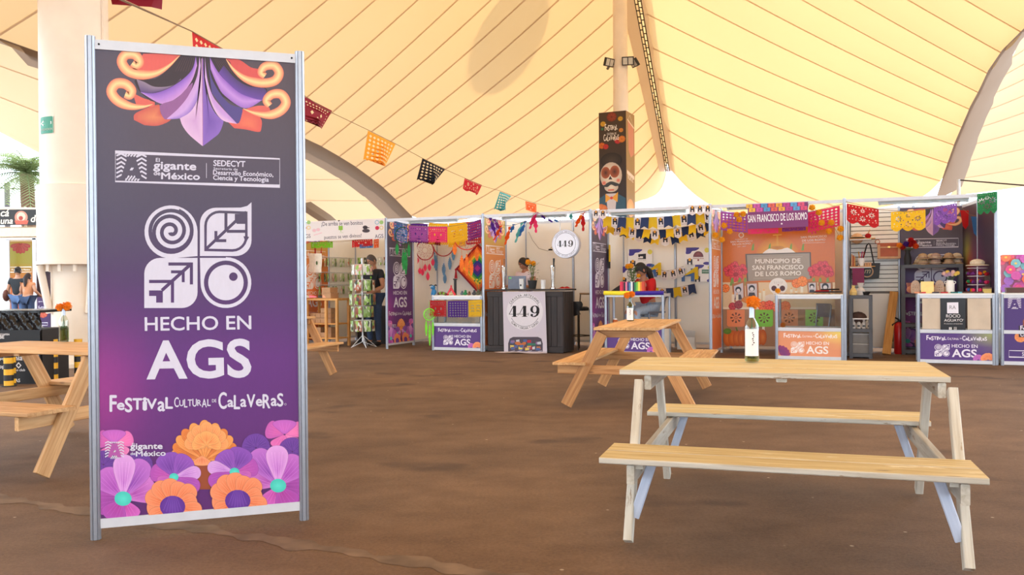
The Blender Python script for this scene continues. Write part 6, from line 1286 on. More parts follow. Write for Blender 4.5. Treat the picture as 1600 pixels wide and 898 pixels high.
for X, Y0, Y1 in ((195, 190, 285), (236, 195, 285), (465, 175, 280), (505, 155, 270), (780, 140, 190), (828, 155, 190), (885, 100, 185), (500, 440, 560)): P.rect(*b5b(X-13, Y0), *b5b(X+13, Y1), (236, 228, 206)); P.fan([b5b(X, Y0-22), b5b(X-6, Y0-6), b5b(X, Y0), b5b(X+6, Y0-6)], (250, 200, 80), (240, 150, 50))
for X, Y, r, c in ((190, 310, 36, (176, 44, 56)), (250, 295, 40, (140, 34, 44)), (500, 310, 50, (226, 90, 40)), (560, 300, 46, (220, 70, 40)), (640, 320, 50, (226, 100, 50)), (720, 310, 50, (230, 110, 60)), (830, 80, 44, (230, 110, 40)), (890, 60, 50, (236, 120, 40)), (120, 130, 40, (226, 110, 40))): petal_fl(P, b5b, X, Y, [(a, r, r*.4, c, tuple(min(255, v+20) for v in c)) for a in range(0, 360, 45)], None, 0, .3)
P.fan([b5b(370+90*math.cos(i/4), 245+38*math.sin(i/4)) for i in range(26)], (236, 170, 60), (206, 120, 40))
for X0, c in ((135, (232, 140, 92)), (418, (130, 200, 70)), (668, (226, 150, 110)), (920, (150, 200, 90))):
    P.poly([b5b(X0, 345), b5b(X0+178, 345), b5b(X0+178, 500), b5b(X0+160, 515), b5b(X0+18, 515), b5b(X0, 500)], c); cx, cy = X0+90, 425
    for a in range(8): A = a*PI/4; P.poly([b5b(cx+20*math.cos(A), cy+20*math.sin(A)), b5b(cx+56*math.cos(A-.2), cy+52*math.sin(A-.2)), b5b(cx+56*math.cos(A+.2), cy+52*math.sin(A+.2))], (96, 60, 50))
    P.ring(cx and b5b(cx, cy)[0], b5b(cx, cy)[1], 2, .7, (96, 60, 50), 10)
for cx, cy, rx in ((240, 630, 140), (420, 620, 110), (900, 640, 130)):
    for j in range(5): P.fan([b5b(cx+(j-2)*rx*.34+rx*.34*math.cos(i/4), cy+80*math.sin(i/4)) for i in range(26)], (226, 130, 50), (190, 90, 36))
P.stroke([b5b(240, 560), b5b(225, 520)], 2, (100, 120, 50)); P.fan([b5b(140+40*math.cos(i/3), 560+30*math.sin(i/3)) for i in range(19)], (110, 150, 60), (90, 130, 50))
sheet(P, 'altar_banner', 'glossy orange altar banner with skull, candles and MUNICIPIO DE SAN FRANCISCO DE LOS ROMO plaque', 'banner', av, 6.0, PRINTG)
P = RPaint(-.06, 6.6); pq = [b5(368, 62), b5(1018, 36), b5(1022, 304), b5(370, 330)]; P.poly(pq, (124, 48, 108)); rnd = random.Random(2)
for i in range(16):
    X = 385+(i % 8)*80+(i//8)*30; Y = 84+(i//8)*44-(X-370)*.04; c = [(236, 180, 60), (200, 80, 160), (80, 150, 200), (226, 100, 80), (236, 170, 60), (190, 60, 140), (90, 160, 210), (220, 80, 120)][i % 8]; P.poly([b5(X-34, Y-20), b5(X+34, Y-23), b5(X+34, Y+18), b5(X-34, Y+21)], c); P.ring(*b5(X, Y), 1.2, .5, (90, 50, 80), 8)
P.text('SAN FRANCISCO DE LOS ROMO', *b5(374, 258), *b5(1012, 226), 78/k5, (246, 240, 244), .014); P.disc(*b5(735, 272), 1.4, (226, 210, 220))
sheet(P, 'name_banner', 'purple SAN FRANCISCO DE LOS ROMO banner hanging from the top rail', 'banner', -.06, 6.6, PRINT)
og = (6.1, .15, 2.2); g5 = rthing('paper_garland', 'purple and pink cut paper either side of the San Francisco banner', 'garland', og)
for a, b, h, s_, c, sd in (((1126, 330), (1168, 334), 30, 'lattice', 'lilac', 1), ((1169, 357), (1216, 355), 9, 'face', 'pink', 2), ((1222, 356), (1259, 354), 6, 'face', 'purple', 3), ((1262, 332), (1312, 321), 32, 'lattice', 'pink', 4), ((1264, 334), (1279, 331), 33, 'scallop', 'magenta', 5)): pflag(g5, og, a, b, h, s_, c, sd, .15 if s_ != 'scallop' else .05)
MB().tube([rel(x, y, .15, og) for x, y in ((1117, 328), (1168, 334), (1215, 350), (1262, 332), (1319, 318))], .004, 4).build('string', M('twine'), g5)
mgm = [(1118, 367), (1128, 374), (1131.5, 352), (1140.5, 361), (1151, 335), (1155, 342.5), (1161, 334), (1269, 324), (1279.5, 331.5), (1284, 347.5), (1299, 347.5), (1295.5, 361), (1313.5, 357), (1312.5, 371)]
og = (6.0, -.05, 2.0)
for nm, grp, sel in (('left', 0, mgm[:7]), ('right', 1, mgm[7:])):
    t = rthing('marigold_string', 'string of yellow paper marigolds at the %s of the San Francisco stall' % nm, 'garland', og); r_ = psz(5.2, -.05, 1200)
    for x, y in sel: obj('flower_head', pom_mesh(round(r_, 3), MARIY), None, t, rel(x, y, -.05, og))
    MB().tube([rel(x, y, -.05, og) for x, y in sorted(sel, key=lambda q: q[0])]+[], .003, 4).build('thread', M('twine'), t)
z5 = 1.004; t = rthing('straw_runner', 'straw coloured runner covering the orange print counter', 'runner', (7.46, .2, z5)); MB().grid(lambda a, b: (-.46+.92*a, -.2+.42*b, .003+.014*abs(math.sin(a*37+b*11))), 40, 8).build('matting', M('straw_mat', (226, 190, 150), .9, var=.3, scale=30), t)
r = RP(1295, 458, .25); t = rthing('black_tray', 'black tray with red folder on the orange print counter', 'tray', (r[0]-.02, .3, z5+.02)); MB().box((-.2, -.1, 0), (.2, .12, .02)).build('tray', BLK, t); MB().box((-.17, -.11, .02), (.02, .08, .035)).build('folder', PC['crimson'], t); MB().tube([(-.1, 0, .045), (.17, -.02, .05)], .012, 6).build('pen', BLK, t)
for x, y, z, lb in ((1215, 462, z5+.018, 'orange marigold on the left corner of the orange print counter'), (1223, 508, .49, 'orange marigold on the shelf inside the orange print counter')):
    r = RP(x, y, .06); o = obj('marigold', pom_mesh(.045, MARIY if z > .6 else MARI), None, None, RW(r[0], .1, z+.036)); tag(o, lb, 'flower')
r = RP(1270, 500, .75); ch = rthing('metal_chair', 'grey school chair seen through the orange print counter', 'chair', (r[0], .74, 0), None, -.9); GT = M('chair_tube', (120, 120, 128), .35, .6); GS = M('chair_seat', (104, 106, 116), .45)
for sx in (-1, 1):
    for sy in (-1, 1): MB().tube([(sx*.2, sy*.2, 0), (sx*.17, sy*.16, .45)], .011, 6).build('leg', GT, ch)
    MB().tube([(sx*.17, .17, .45), (sx*.18, .22, .82)], .011, 6).build('back_post', GT, ch)
MB().box((-.2, -.2, .45), (.2, .2, .475)).build('seat', GS, ch); MB().grid(lambda a, b: (-.2+.4*a, .20+.04*math.sin(PI*a), .62+.22*b), 8, 2).build('backrest', GS, ch)
# ------------------------------------------------------------------ stall 6: leather goods
k6 = 1048/140
def b6(X, Y): return (1320+X/k6, 320+Y/k6)
og = (8.0, .1, 2.2); g6 = rthing('paper_garland', 'red, yellow and violet scalloped cut paper across the leather stall', 'garland', og)
for a, b, h, s_, c, sd in (((1323, 318), (1373, 327), 30, 'scallop', 'red', 1), ((1392, 331), (1446, 328), 31, 'scallop', 'yellow', 2), ((1459, 324), (1495, 317), 29, 'scallop', 'violet', 3)): pflag(g6, og, a, b, h, s_, c, sd, -.03)
MB().tube([rel(x, y, -.03, og) for x, y in ((1322, 315), (1373, 327), (1419, 331), (1459, 324), (1500, 314))], .004, 4).build('string', M('twine'), g6)
og = (9.8, -.05, 2.2); gg = rthing('paper_garland', 'green and teal scalloped cut paper at the right end post', 'garland', og); pflag(gg, og, (1527, 303), (1558, 299), 33, 'scallop', 'green', 4, -.05)
og = (9.6, 1.0, 2.1); gp = rthing('pennant_string', 'small red, blue and coral pennants in the right corner of the leather stall', 'garland', og)
for i, (x, y, h, c) in enumerate(((1507, 328, 30, 'crimson'), (1524, 338, 31, 'blue'), (1540, 332, 26, 'tangerine'))):
    p = rel(x, y, 1.0, og); w_, L_ = psz(12, 1.0, x), psz(h, 1.0, x); MB().add([p+Vector((-w_/2, 0, 0)), p+Vector((w_/2, 0, -.01)), p+Vector((w_*.45, .02, -L_*.8)), p+Vector((w_*.1, .01, -L_)), p+Vector((-w_*.2, 0, -L_*.84))], [(0, 1, 2, 3, 4)]).build('pennant', PC[c], gp)
MB().tube([rel(x, y, 1.0, og) for x, y in ((1502, 324), (1516, 336), (1531, 337), (1548, 328))], .004, 4).build('string', M('twine'), gp)
# slatwall bags and shelves
sv = 1.86
r = RP(1389, 380, sv); t = rthing('tan_satchel', 'tan and rust leather satchel on the slatted wall', 'bag', (r[0], sv, r[2])); sw, shh = psz(33, sv, 1389), psz(24, sv, 1389); LT1 = M('rust_leather', (178, 84, 42), .5, var=.1); LT2 = M('tan_leather', (206, 156, 112), .55, var=.1)
MB().box((-sw/2, -.05, -shh), (sw/2, .05, 0)).build('body', LT1, t); MB().box((-sw/2-.004, -.058, -shh*.28), (sw/2+.004, .052, .006)).build('flap', LT1, t)
for z0, z1 in ((-.30, -.22), (-1.0, -.86)): MB().box((-sw*.46, -.060, shh*z0), (sw*.46, -.0505, shh*z1)).build('trim', LT2, t)
for s in (-1, 1): MB().box((s*sw*.44-.02, -.062, -shh*.95), (s*sw*.44+.02, -.0505, -.02)).build('trim', LT2, t)
MB().box((-.02, -.066, -shh*.30), (.02, -.058, -shh*.2)).build('clasp', M('brass', (206, 170, 90), .3, .9), t); MB().torus((-sw*.5, 0, .03), .035, .006, 12, 5, 'y').build('strap_ring', LT1, t)
r = RP(1358, 424, sv); t = rthing('black_tote', 'black tote bag with a tan circle and script m on the slatted wall', 'bag', (r[0], sv-.05, r[2])); tw, th_ = psz(31, sv, 1358), psz(26, sv, 1358); BT = M('black_leather', (44, 42, 42), .5)
MB().prism([(-tw*.46, -th_/2), (tw*.46, -th_/2+.03), (tw*.52, th_/2), (-tw*.5, th_/2)], -.05, .05).build('body', BT, t); MB().lathe([(tw*.30, -.002), (tw*.30, .004)], 28, Matrix.Translation((-.03, -.05, 0)) @ Matrix.Rotation(PI/2, 4, 'X')).build('circle', LT2, t)
P = Paint(); P.disc(0, 0, tw*.24, (50, 46, 44)); P.text('m', -tw*.13, -tw*.09, tw*.13, -tw*.09, None, (206, 176, 130), .01, .3); me = P.mesh('monogram'); me.materials.append(PRINT); obj('monogram', me, None, t, (-.03, -.056, 0))
MB().tube([(-tw*.34, 0, th_/2), (-tw*.1, 0, th_/2+.30), (0, 0, th_/2+.33), (tw*.06, 0, th_/2+.30), (tw*.22, 0, th_/2)], .013, 6).build('handle', BT, t)
for (x, y, lb) in ((1332, 373, 'upper'), (1332, 416, 'lower')):
    r = RP(x, y, 1.75); t = rthing('wall_shelf', lb+' small white shelf on the slatted wall', 'shelf', (8.06, 1.74, r[2])); MB().box((-.07, -.16, -.03), (.26, .18, -.012)).build('bracket', WHITE, t); MB().box((-.07, -.17, -.012), (.32, .18, 0)).build('board', OAK, t)
    zt = r[2]+.001
    if lb == 'upper':
        h = rthing('flat_cap', 'tan and dark cap on the upper white shelf', 'cap', (8.10, 1.70, zt)); MB().ball((0, 0, 0), (.1, .1, .09), 12, 7).build('crown', LT2, h); MB().ball((.02, -.06, .012), (.13, .1, .012), 12, 5).build('brim', M('dark_felt', (70, 58, 48), .9), h)
        h = rthing('red_pouch', 'small red pouch on the upper white shelf', 'pouch', (8.27, 1.70, zt)); MB().ball((0, 0, .04), (.05, .04, .042), 10, 6).build('body', PC['crimson'], h); MB().tube([(0, 0, .08), (.03, 0, .14)], .01, 6).build('drawstring', LT2, h)
    else:
        h = rthing('pen_jar', 'white jar of coloured pens on the lower white shelf', 'jar', (8.16, 1.70, zt)); MB().lathe([(.05, 0), (.055, .13), (.05, .135)], 14).build('jar', WHITE, h)
        for i, c in enumerate(('crimson', 'blue', 'lime', 'orange', 'pink')): MB().tube([(.02*math.cos(i), .02*math.sin(i), .05), (.05*math.cos(i*1.3), .04*math.sin(i*1.3), .24)], .007, 5).build('pen', PC[c], h)
        h = rthing('book_stack', 'leaning stack of brown notebooks on the lower white shelf', 'notebooks', (8.03, 1.70, zt)); 
        for i in range(3): MB().box((-.02+.022*i, -.07, 0), (-.002+.022*i, .06, .2-.02*i)).build('notebook', (LT2, LT1, OAK)[i], h)
        h = rthing('small_wallets', 'row of small tan wallets on the lower white shelf', 'wallets', (8.26, 1.66, zt))
        for i in range(3): MB().box((-.04+.035*i, -.04, 0), (-.012+.035*i, .04, .06)).build('wallet', LT2, h)
r = RP(1341, 430, 1.55); t = rthing('maroon_bag', 'maroon drawstring bag hanging beneath the lower white shelf', 'bag', (r[0], 1.62, r[2])); MB().box((-.09, -.05, -.16), (.09, .05, .12)).build('body', M('maroon', (136, 40, 82), .6, bump=.2), t); MB().tube([(-.04, 0, .12), (0, 0, .2), (.04, 0, .12)], .006, 5).build('cord', BLK, t)
def grey_unit(label, u0, v0, w, d, zs, legs=.05):
    t = rthing('plastic_shelf_unit', label, 'shelf unit', (u0, v0, 0))
    for x in (legs/2, w-legs/2):
        for y in (legs/2, d-legs/2): MB().cbox((x, y, zs[-1]/2), (legs, legs, zs[-1])).build('upright', GREYP, t)
    for z in zs: MB().box((0, 0, z-.055), (w, d, z)).build('shelf', GREYP, t); MB().box((.01, -.006, z-.05), (w-.01, 0, z-.012)).build('lip', GREYP, t)
    return t
zt = RP(1344, 461, .55)[2]; us = RP(1324, 500, .5)[0]; ue = RP(1363, 500, .5)[0]; grey_unit('low grey plastic shelf unit at the left of the leather stall', max(8.01, us), .5, ue-max(8.01, us), .36, [.08, .46, zt]); um = (max(8.01, us)+ue)/2
t = rthing('gift_bag', 'clear gift bag tied at the neck on the low grey shelf unit', 'bag', (um-.0, .62, zt+.001)); MB().lathe([(.06, 0), (.07, .07), (.03, .12), (.05, .19)], 10).build('wrap', M('cellophane', (206, 196, 190), .2), t); MB().ball((0, 0, .04), (.05, .05, .035), 8, 5).build('contents', M('choc', (90, 50, 50), .6), t)
t = rthing('yellow_pouch', 'yellow pouch at the left end of the low grey shelf unit', 'pouch', (max(8.01, us)+.06, .6, zt+.001)); MB().lathe([(.05, 0), (.06, .05), (.02, .12), (.03, .15)], 10).build('body', M('mustard', (226, 190, 120), .7), t)
t = rthing('black_dish', 'small black dish on the low grey shelf unit', 'dish', (ue-.09, .6, zt+.001)); MB().lathe([(.04, 0), (.065, .05), (.06, .05), (.035, .01)], 14).build('dish', BLK, t)
t = rthing('brown_hat', 'brown hat on the middle of the low grey shelf unit', 'hat', (um-.04, .66, .62)); MB().ball((0, 0, 0), (.13, .1, .1), 12, 7).build('crown', M('brown_felt', (76, 54, 46), .9), t); MB().box((-.13, -.14, -.015), (.17, .12, 0)).build('tray', WHITE, t)
for i in range(4): 
    t = rthing('cellophane_bag', 'clear bag of dark goods in the row on the low grey shelf unit', 'bag', (max(8.01, us)+.06+.075*i, .6, .461), 'clear bags on the low grey unit'); MB().lathe([(.031, 0), (.034, .08), (.018, .11), (.031, .14)], 8).build('wrap', M('cellophane'), t); MB().ball((0, -.005, .04), (.028, .03, .035), 8, 5).build('contents', M('dark_goods', (60, 66, 70), .5), t)
for i in range(2): 
    t = rthing('storage_drawer', ('lower', 'upper')[i]+' clear grey storage drawer under the low shelf unit', 'drawer', (um, .68, .081+i*.155)); MB().box((-.14, -.12, 0), (.14, .12, .145)).build('tray', M('smoky_plastic', (120, 112, 106), .3), t); MB().box((-.145, -.125, .13), (.145, .125, .15)).build('rim', M('grey_rim', (170, 164, 158), .4), t)
p0, p1 = RP(1382, 545, 1.3), RP(1396, 456, 1.75); lb_ = plank('leaning_board', RW(RP(1385, 548, 1.2)[0], 1.35, .01), RW(RP(1397, 456, 1.9)[0], 1.86, RP(1397, 456, 1.9)[2]), .13, .04, OAK, None, up=tuple(UV_V)); tag(lb_, 'plain wooden board leaning against the white wall below the slats', 'board')
r = RP(1398, 548, 1.4); t = rthing('fire_extinguisher', 'red fire extinguisher on the floor beside the leaning board', 'extinguisher', (r[0]+.07, 1.60, 0)); fh = .46; FR = M('extinguisher_red', (186, 26, 30), .3)
MB().lathe([(.07, 0), (.08, .02), (.08, fh), (.06, fh+.04), (.025, fh+.06)], 18).sm().build('cylinder', FR, t); MB().lathe([(.025, fh+.06), (.025, fh+.1)], 10).build('valve', BLK, t); MB().tube([(0, 0, fh+.1), (-.06, -.03, fh+.13)], .012, 6).build('handle', BLK, t); MB().tube([(0, 0, fh+.08), (-.1, -.03, fh+.02), (-.1, -.04, .2)], .012, 6).build('hose', BLK, t)
# big grey unit at the back with hats
gu0, gu1 = RP(1408, 420, 1.45)[0], RP(1505, 420, 1.45)[0]; zh = RP(1450, 413, 1.45)[2]; zm = RP(1450, 459, 1.45)[2]; grey_unit('tall grey plastic shelf unit full of hats before the purple panel', gu0, 1.45, min(9.66, gu1)-gu0, .40, [.08, .5, zm, zh], .06); gw = min(9.66, gu1)-gu0
HT = [M('hat_'+n, c, .85, var=.15, scale=30) for n, c in (('cream', (206, 190, 168)), ('tan', (180, 150, 116)), ('pattern', (170, 140, 126)), ('black', (30, 28, 30)))]; hp = [(.30, .10, 0, 'cream cap at the left of the hat pile'), (.36, -.10, 1, 'tan hat lying in the hat pile'), (.57, -.10, 2, 'patterned round hat at the front of the pile'), (.52, .11, 0, 'cream hat in the middle of the pile'), (.78, -.10, 1, 'tan flat hat right of the middle'), (.73, .11, 3, 'black furry hat on the top shelf'), (.92, .08, 0, 'cream hat at the right end of the shelf')]
for i, (a, dy, m, lb) in enumerate(hp):
    for lay in range(1 if m == 3 or i in (0,) else 2):
        t = rthing('hat', lb if lay == 0 else lb.replace(' hat', ' second hat', 1)+', laid on top', 'hat', (gu0+gw*a, 1.64+dy, zh+.001+lay*.09), 'hats on the top shelf', i*.7); MB().ball((0, 0, .045), (.07, .075, .048 if m != 3 else .09), 12, 7).build('crown', HT[m], t); MB().lathe([(.096, 0), (.10, .012), (.07, .02)], 18, Matrix.Rotation(.08*(i % 3), 4, 'X')).build('brim', HT[m], t); MB().torus((0, 0, .025), .074, .008, 16, 5, 'z').build('band', HT[(m+1) % 3], t)
t = rthing('flower_vase', 'black vase with red, orange and purple flowers at the left of the hats', 'vase', (gu0+.1, 1.58, zh+.001)); MB().lathe([(.05, 0), (.06, .1), (.035, .2), (.045, .24)], 14).sm().build('vase', BLK, t)
for i, (dx, dz, c) in enumerate(((-.12, .32, 'orange'), (-.07, .29, 'red'), (-.02, .34, 'darkpurple'), (.04, .33, 'crimson'), (.09, .36, 'red'), (.12, .30, 'tangerine'), (.05, .40, 'crimson'))): obj('flower_head', pom_mesh(.05, PC[c]), None, t, (dx, .02*math.sin(i*2), dz)); MB().tube([(0, 0, .2), (dx, 0, dz)], .005, 4).build('stem', STEM, t)
for dx, a, b, c, nm, lb in ((.33, .09, .22, BLK, 'box', 'black upright box with a white strip on the middle shelf'), (.55, .08, .14, LT1, 'purse', 'rust leather purse standing on the middle shelf'), (.72, .16, .14, M('dark_felt'), 'hat_box', 'dark rounded hat on the middle shelf')):
    t = rthing(nm+'_item' if nm == 'box' else nm, lb, 'goods', (gu0+gw*dx, 1.6, zm+.001)); MB().box((-a/2, -.04, 0), (a/2, .04, b)).build('body', c, t); MB().box((-a*.15, -.044, b*.25), (a*.1, -.04, b*.8)).build('strip', WHITE if nm == 'box' else LT2, t)
# goods on the leather counter
z6 = 1.014
def o6(name, label, X, Y, v, cat): x, y = n6(X, Y); r = RP(x, y, v); return rthing(name, label, cat, (r[0], v, z6))
t = o6('milk_jug', 'white enamel jug of pale flowers on the leather counter', 432, 240, .2, 'jug'); jw = psz(6.3, .2, 1485); jh = psz(20, .2, 1485)
MB().lathe([(jw*.9, 0), (jw, .01), (jw, jh*.75), (jw*.7, jh*.86), (jw*.75, jh), (jw*.68, jh*.98)], 18).sm().build('jug', WHITE, t)
for s in (-1, 1): MB().torus((s*jw*.95, 0, jh*.82), .018, .005, 10, 4, 'y').build('handle', WHITE, t)
for i, (dx, dz, c) in enumerate(((-.08, .14, 'blush'), (-.05, .11, 'lilac_pale'), (-.01, .13, 'lilac_pale'), (.03, .12, 'blush'), (.07, .13, 'butter'), (.10, .15, 'butter'), (.04, .17, 'blush'), (-.03, .17, 'butter'))):
    m = M('petal_'+c, dict(blush=(240, 206, 196), lilac_pale=(214, 180, 206), butter=(248, 222, 120))[c], .8, sheer=.2); obj('flower_head', pom_mesh(.032, m), None, t, (dx, .02*math.sin(i*3), jh+dz*.7)); MB().tube([(0, 0, jh*.8), (dx, 0, jh+dz*.7)], .003, 4).build('stem', STEM, t)
def plaque(name, label, X, Y, v, w, h, m, rnd_=False, holes=False, cat='plaque'):
    t = o6(name, label, X, Y, v, cat); pts = [(-w/2, 0), (w/2, 0), (w/2, h*.55)]+[(w/2*math.cos(a), h*.55+h*.45*math.sin(a)) for a in [PI*i/8 for i in range(1, 8)]]+[(-w/2, h*.55)] if rnd_ else [(-w/2, 0), (w/2, 0), (w/2, h), (-w/2, h)]
    hs = [[(x+.006*math.cos(a), z+.006*math.sin(a)) for a in (0, 1.57, 3.14, 4.71)] for x in (-w*.25, 0, w*.25) for z in (h*.25, h*.45, h*.65)] if holes else ()
    MB().prism(pts, -.01, .01, holes=hs).build('sheet', m, t); MB().box((-w*.3, -.03, 0), (w*.3, .03, .012)).build('foot', m, t); return t
PW_ = M('carved_wood', (176, 150, 130), .8); plaque('carved_plaque', 'carved arch plaque at the left of the leather counter', 118, 240, .1, .12, .19, PW_, True, True); plaque('carved_plaque', 'carved arch plaque in the middle of the leather counter', 336, 240, .14, .12, .19, PW_, True, True); plaque('yellow_card', 'pale yellow card standing on the leather counter', 226, 248, .06, .17, .17, M('butter_card', (250, 214, 140), .7), cat='card')
t = o6('clay_hand', 'terracotta hand figure at the left end of the leather counter', 68, 200, .3, 'figure'); MB().ball((0, 0, .05), (.05, .03, .05), 9, 6).build('palm', M('terracotta', (176, 110, 84), .8), t)
for i in range(4): MB().tube([(-.03+.02*i, 0, .08), (-.04+.026*i, -.01, .15)], .009, 6).build('finger', M('terracotta'), t)
for X, c, lb in ((140, 'salmon', 'salmon purse lying at the front of the leather counter'), (180, 'crimson', 'small red purse at the front of the leather counter'), (300, 'charcoal', 'dark wallet lying on the leather counter'), (380, 'brick', 'red wallet lying beside the white jug'), (470, 'tealw', 'teal wallet lying right of the name card'), (505, 'sky', 'blue and yellow wallets right of the white jug'), (640, 'umber', 'brown leather mat under the keyring stand')):
    t = o6('wallet', lb, X, 252, .06, 'wallet'); c_ = dict(salmon=(226, 150, 110), crimson=(190, 60, 60), charcoal=(60, 50, 54), brick=(170, 40, 46), tealw=(40, 110, 110), sky=(90, 170, 190), umber=(92, 56, 44))[c]; w_ = .26 if c == 'umber' else .09; MB().box((-w_/2, -.05, 0), (w_/2, .05, .014)).build('body', M('wallet_'+c, c_, .55), t); MB().box((-w_/2, -.052, .012), (w_/2, .02, .02)).build('flap', M('wallet_'+c), t)
t = o6('keyring_stand', 'wire stand of colourful pompom keyrings on the leather counter', 680, 240, .28, 'stand'); sh_ = psz(42, .28, 1527)
MB().lathe([(.1, 0), (.1, .012)], 14).build('base', BLK, t); MB().tube([(0, 0, 0), (0, 0, sh_)], .008, 6).build('pole', WIRE, t); rnd = random.Random(3)
for z in (.30, .62, .92):
    MB().torus((0, 0, sh_*z), .13, .005, 18, 4, 'z').build('ring', WIRE, t)
    for i in range(9): a = i*.7; c = rnd.choice(['crimson', 'yellow', 'magenta', 'blue', 'green', 'tangerine', 'purple', 'pink']); MB().ball((.13*math.cos(a), .13*math.sin(a), sh_*z-.06-.03*rnd.random()), .026, 7, 5).build('pompom', PC[c], t)
hh_ = rthing('hat', 'cream hat on top of the keyring stand', 'hat', (RP(*n6(680, 240), .28)[0], .28, z6+sh_+.002)); MB().ball((0, 0, .045), (.10, .10, .055), 12, 7).build('crown', HT[0], hh_); MB().lathe([(.15, 0), (.155, .012), (.1, .02)], 18).build('brim', HT[0], hh_)
t = o6('brown_case', 'dark brown leather case at the right of the leather counter', 792, 245, .34, 'case'); MB().box((-.07, -.05, 0), (.05, .05, .26)).build('body', M('umber_leather', (84, 54, 46), .5), t); MB().box((-.075, -.055, .2), (.055, .055, .265)).build('lid', M('umber_leather'), t)
t = o6('yellow_tin', 'small yellow tin in front of the brown case', 766, 238, .12, 'tin'); MB().box((-.055, -.03, 0), (.055, .03, .075)).build('tin', M('tin_yellow', (206, 180, 90), .4), t); MB().box((-.058, -.033, .06), (.058, .033, .08)).build('lid', M('tin_brown', (110, 80, 60), .5), t)
# ------------------------------------------------------------------ people
def skin_mesh(verts, edges, radii, root=0, sub=2):
    me = bpy.data.meshes.new('body'); me.from_pydata([tuple(v) for v in verts], edges, []); o = bpy.data.objects.new('tmp', me); COL.objects.link(o)
    o.modifiers.new('s', 'SKIN'); sv = me.skin_vertices[0].data
    for i, r in enumerate(radii): sv[i].radius = r if isinstance(r, tuple) else (r, r); sv[i].use_root = (i == root)
    s = o.modifiers.new('u', 'SUBSURF'); s.levels = sub; s.render_levels = sub
    dg = bpy.context.evaluated_depsgraph_get(); dg.update(); ev = o.evaluated_get(dg); m = bpy.data.meshes.new_from_object(ev)
    vs = [v.co.copy() for v in m.vertices]; fs = [tuple(p.vertices) for p in m.polygons]
    bpy.data.objects.remove(o); bpy.data.meshes.remove(me); bpy.data.meshes.remove(m); return vs, fs
def person(label, loc, rz, J, skin, shirt, trousers, hair, hairstyle='short', sleeve=.55, shoes=(30, 28, 30), extra=None, scale=1.0, neckline=None):
    "J: joints in metres, x right, -y the way the person faces, z up; L/R pairs as lists"
    t = thing('person', label, 'person', loc, rz); t.scale = (scale,)*3
    V = {k: Vector(v) for k, v in J.items() if not isinstance(v, list)}; SK = M('skin_'+str(skin), skin, .55, var=.06)
    pts, ed, rad, idx = [], [], [], {}
    def add(n, p, r, frm=None):
        idx[n] = len(pts); pts.append(Vector(p)); rad.append(r)
        if frm: ed.append((idx[frm], idx[n]))
    add('pelvis', V['pelvis'], .13); add('waist', V['pelvis'].lerp(V['chest'], .5), .115, 'pelvis'); add('chest', V['chest'], .135, 'waist'); add('neck0', V['neck'], .06, 'chest'); add('neck1', V['neck'].lerp(V['head'], .45), .052, 'neck0'); add('head0', V['head'], .06, 'neck1')
    for i, s in enumerate((-1, 1)):
        sh, el, wr = Vector(J['shoulder'][i]), Vector(J['elbow'][i]), Vector(J['wrist'][i]); d = (wr-el).normalized(); n = 'LR'[i]
        add('sh'+n, sh, .062, 'chest'); add('el'+n, el, .042, 'sh'+n); add('fm'+n, el.lerp(wr, .35), .042, 'el'+n); add('wr'+n, wr, .028, 'fm'+n); add('pa'+n, wr+d*.06, (.036, .022), 'wr'+n)
        side = d.cross(Vector((0, 0, 1))); side = side.normalized() if side.length > .1 else Vector((1, 0, 0)); cu = Vector((0, 0, -1)) if abs(d.z) < .7 else Vector((0, -1, 0))
        for f in range(4):
            o = side*(-.027+.018*f); L = (.075, .085, .08, .062)[f]; add('f%d%s' % (f, n), wr+d*.085+o, .0095, 'pa'+n); add('g%d%s' % (f, n), wr+d*(.085+L*.5)+o+cu*.008, .0088, 'f%d%s' % (f, n)); add('h%d%s' % (f, n), wr+d*(.085+L*.8)+o+cu*.026, .0075, 'g%d%s' % (f, n))
        add('t0'+n, wr+d*.045+side*(-.04*s), .011, 'pa'+n); add('t1'+n, wr+d*.085+side*(-.052*s)+cu*.012, .009, 't0'+n)
        hp, kn, an = Vector(J['hip'][i]), Vector(J['knee'][i]), Vector(J['ankle'][i]); add('hp'+n, hp, .085, 'pelvis'); add('kn'+n, kn, .058, 'hp'+n); add('cf'+n, kn.lerp(an, .35), .056, 'kn'+n); add('an'+n, an, .038, 'cf'+n); add('to'+n, Vector(J['toe'][i]), .035, 'an'+n)
    vs, fs = skin_mesh(pts, ed, rad)
    mb = MB(); mb.v = list(vs); mb.f = list(fs); mb.c = [None]*len(vs)
    fd = Vector(J.get('face', (0, -1, -.1))).normalized(); up = Vector((0, 0, 1)); up = (up-fd*up.dot(fd)).normalized(); rt = fd.cross(up)
    HM = Matrix.Translation(V['head']) @ Matrix((rt, -fd, up)).transposed().to_4x4()
    def hd(a, b):       # head surface: cranium, jaw, chin, brow
        th, ph = PI*a, 2*PI*b; x, y, z = math.sin(th)*math.cos(ph), math.sin(th)*math.sin(ph), math.cos(th)
        w = .074*(1-.22*max(0, -z)**1.5); l = .095; p = Vector((x*w, y*l, z*.118))
        if y < 0 and z < -.2: p.y *= 1-.12*(-z-.2); 
        if y < -.3: p.y += .012*math.exp(-((z-.05)/.16)**2)
        return HM @ p
    mb.grid(hd, 14, 20); mb.add([HM @ Vector(p) for p in ((-.012, -.088, .022), (.012, -.088, .022), (.017, -.088, -.032), (-.017, -.088, -.032), (0, -.116, -.026), (0, -.094, .03))], [(0, 5, 4, 3), (5, 1, 2, 4), (3, 4, 2)])
    for s in (-1, 1): mb.ball((0, 0, 0), (.012, .022, .032), 8, 6, None, HM @ Matrix.Translation((s*.074, .006, -.004)))
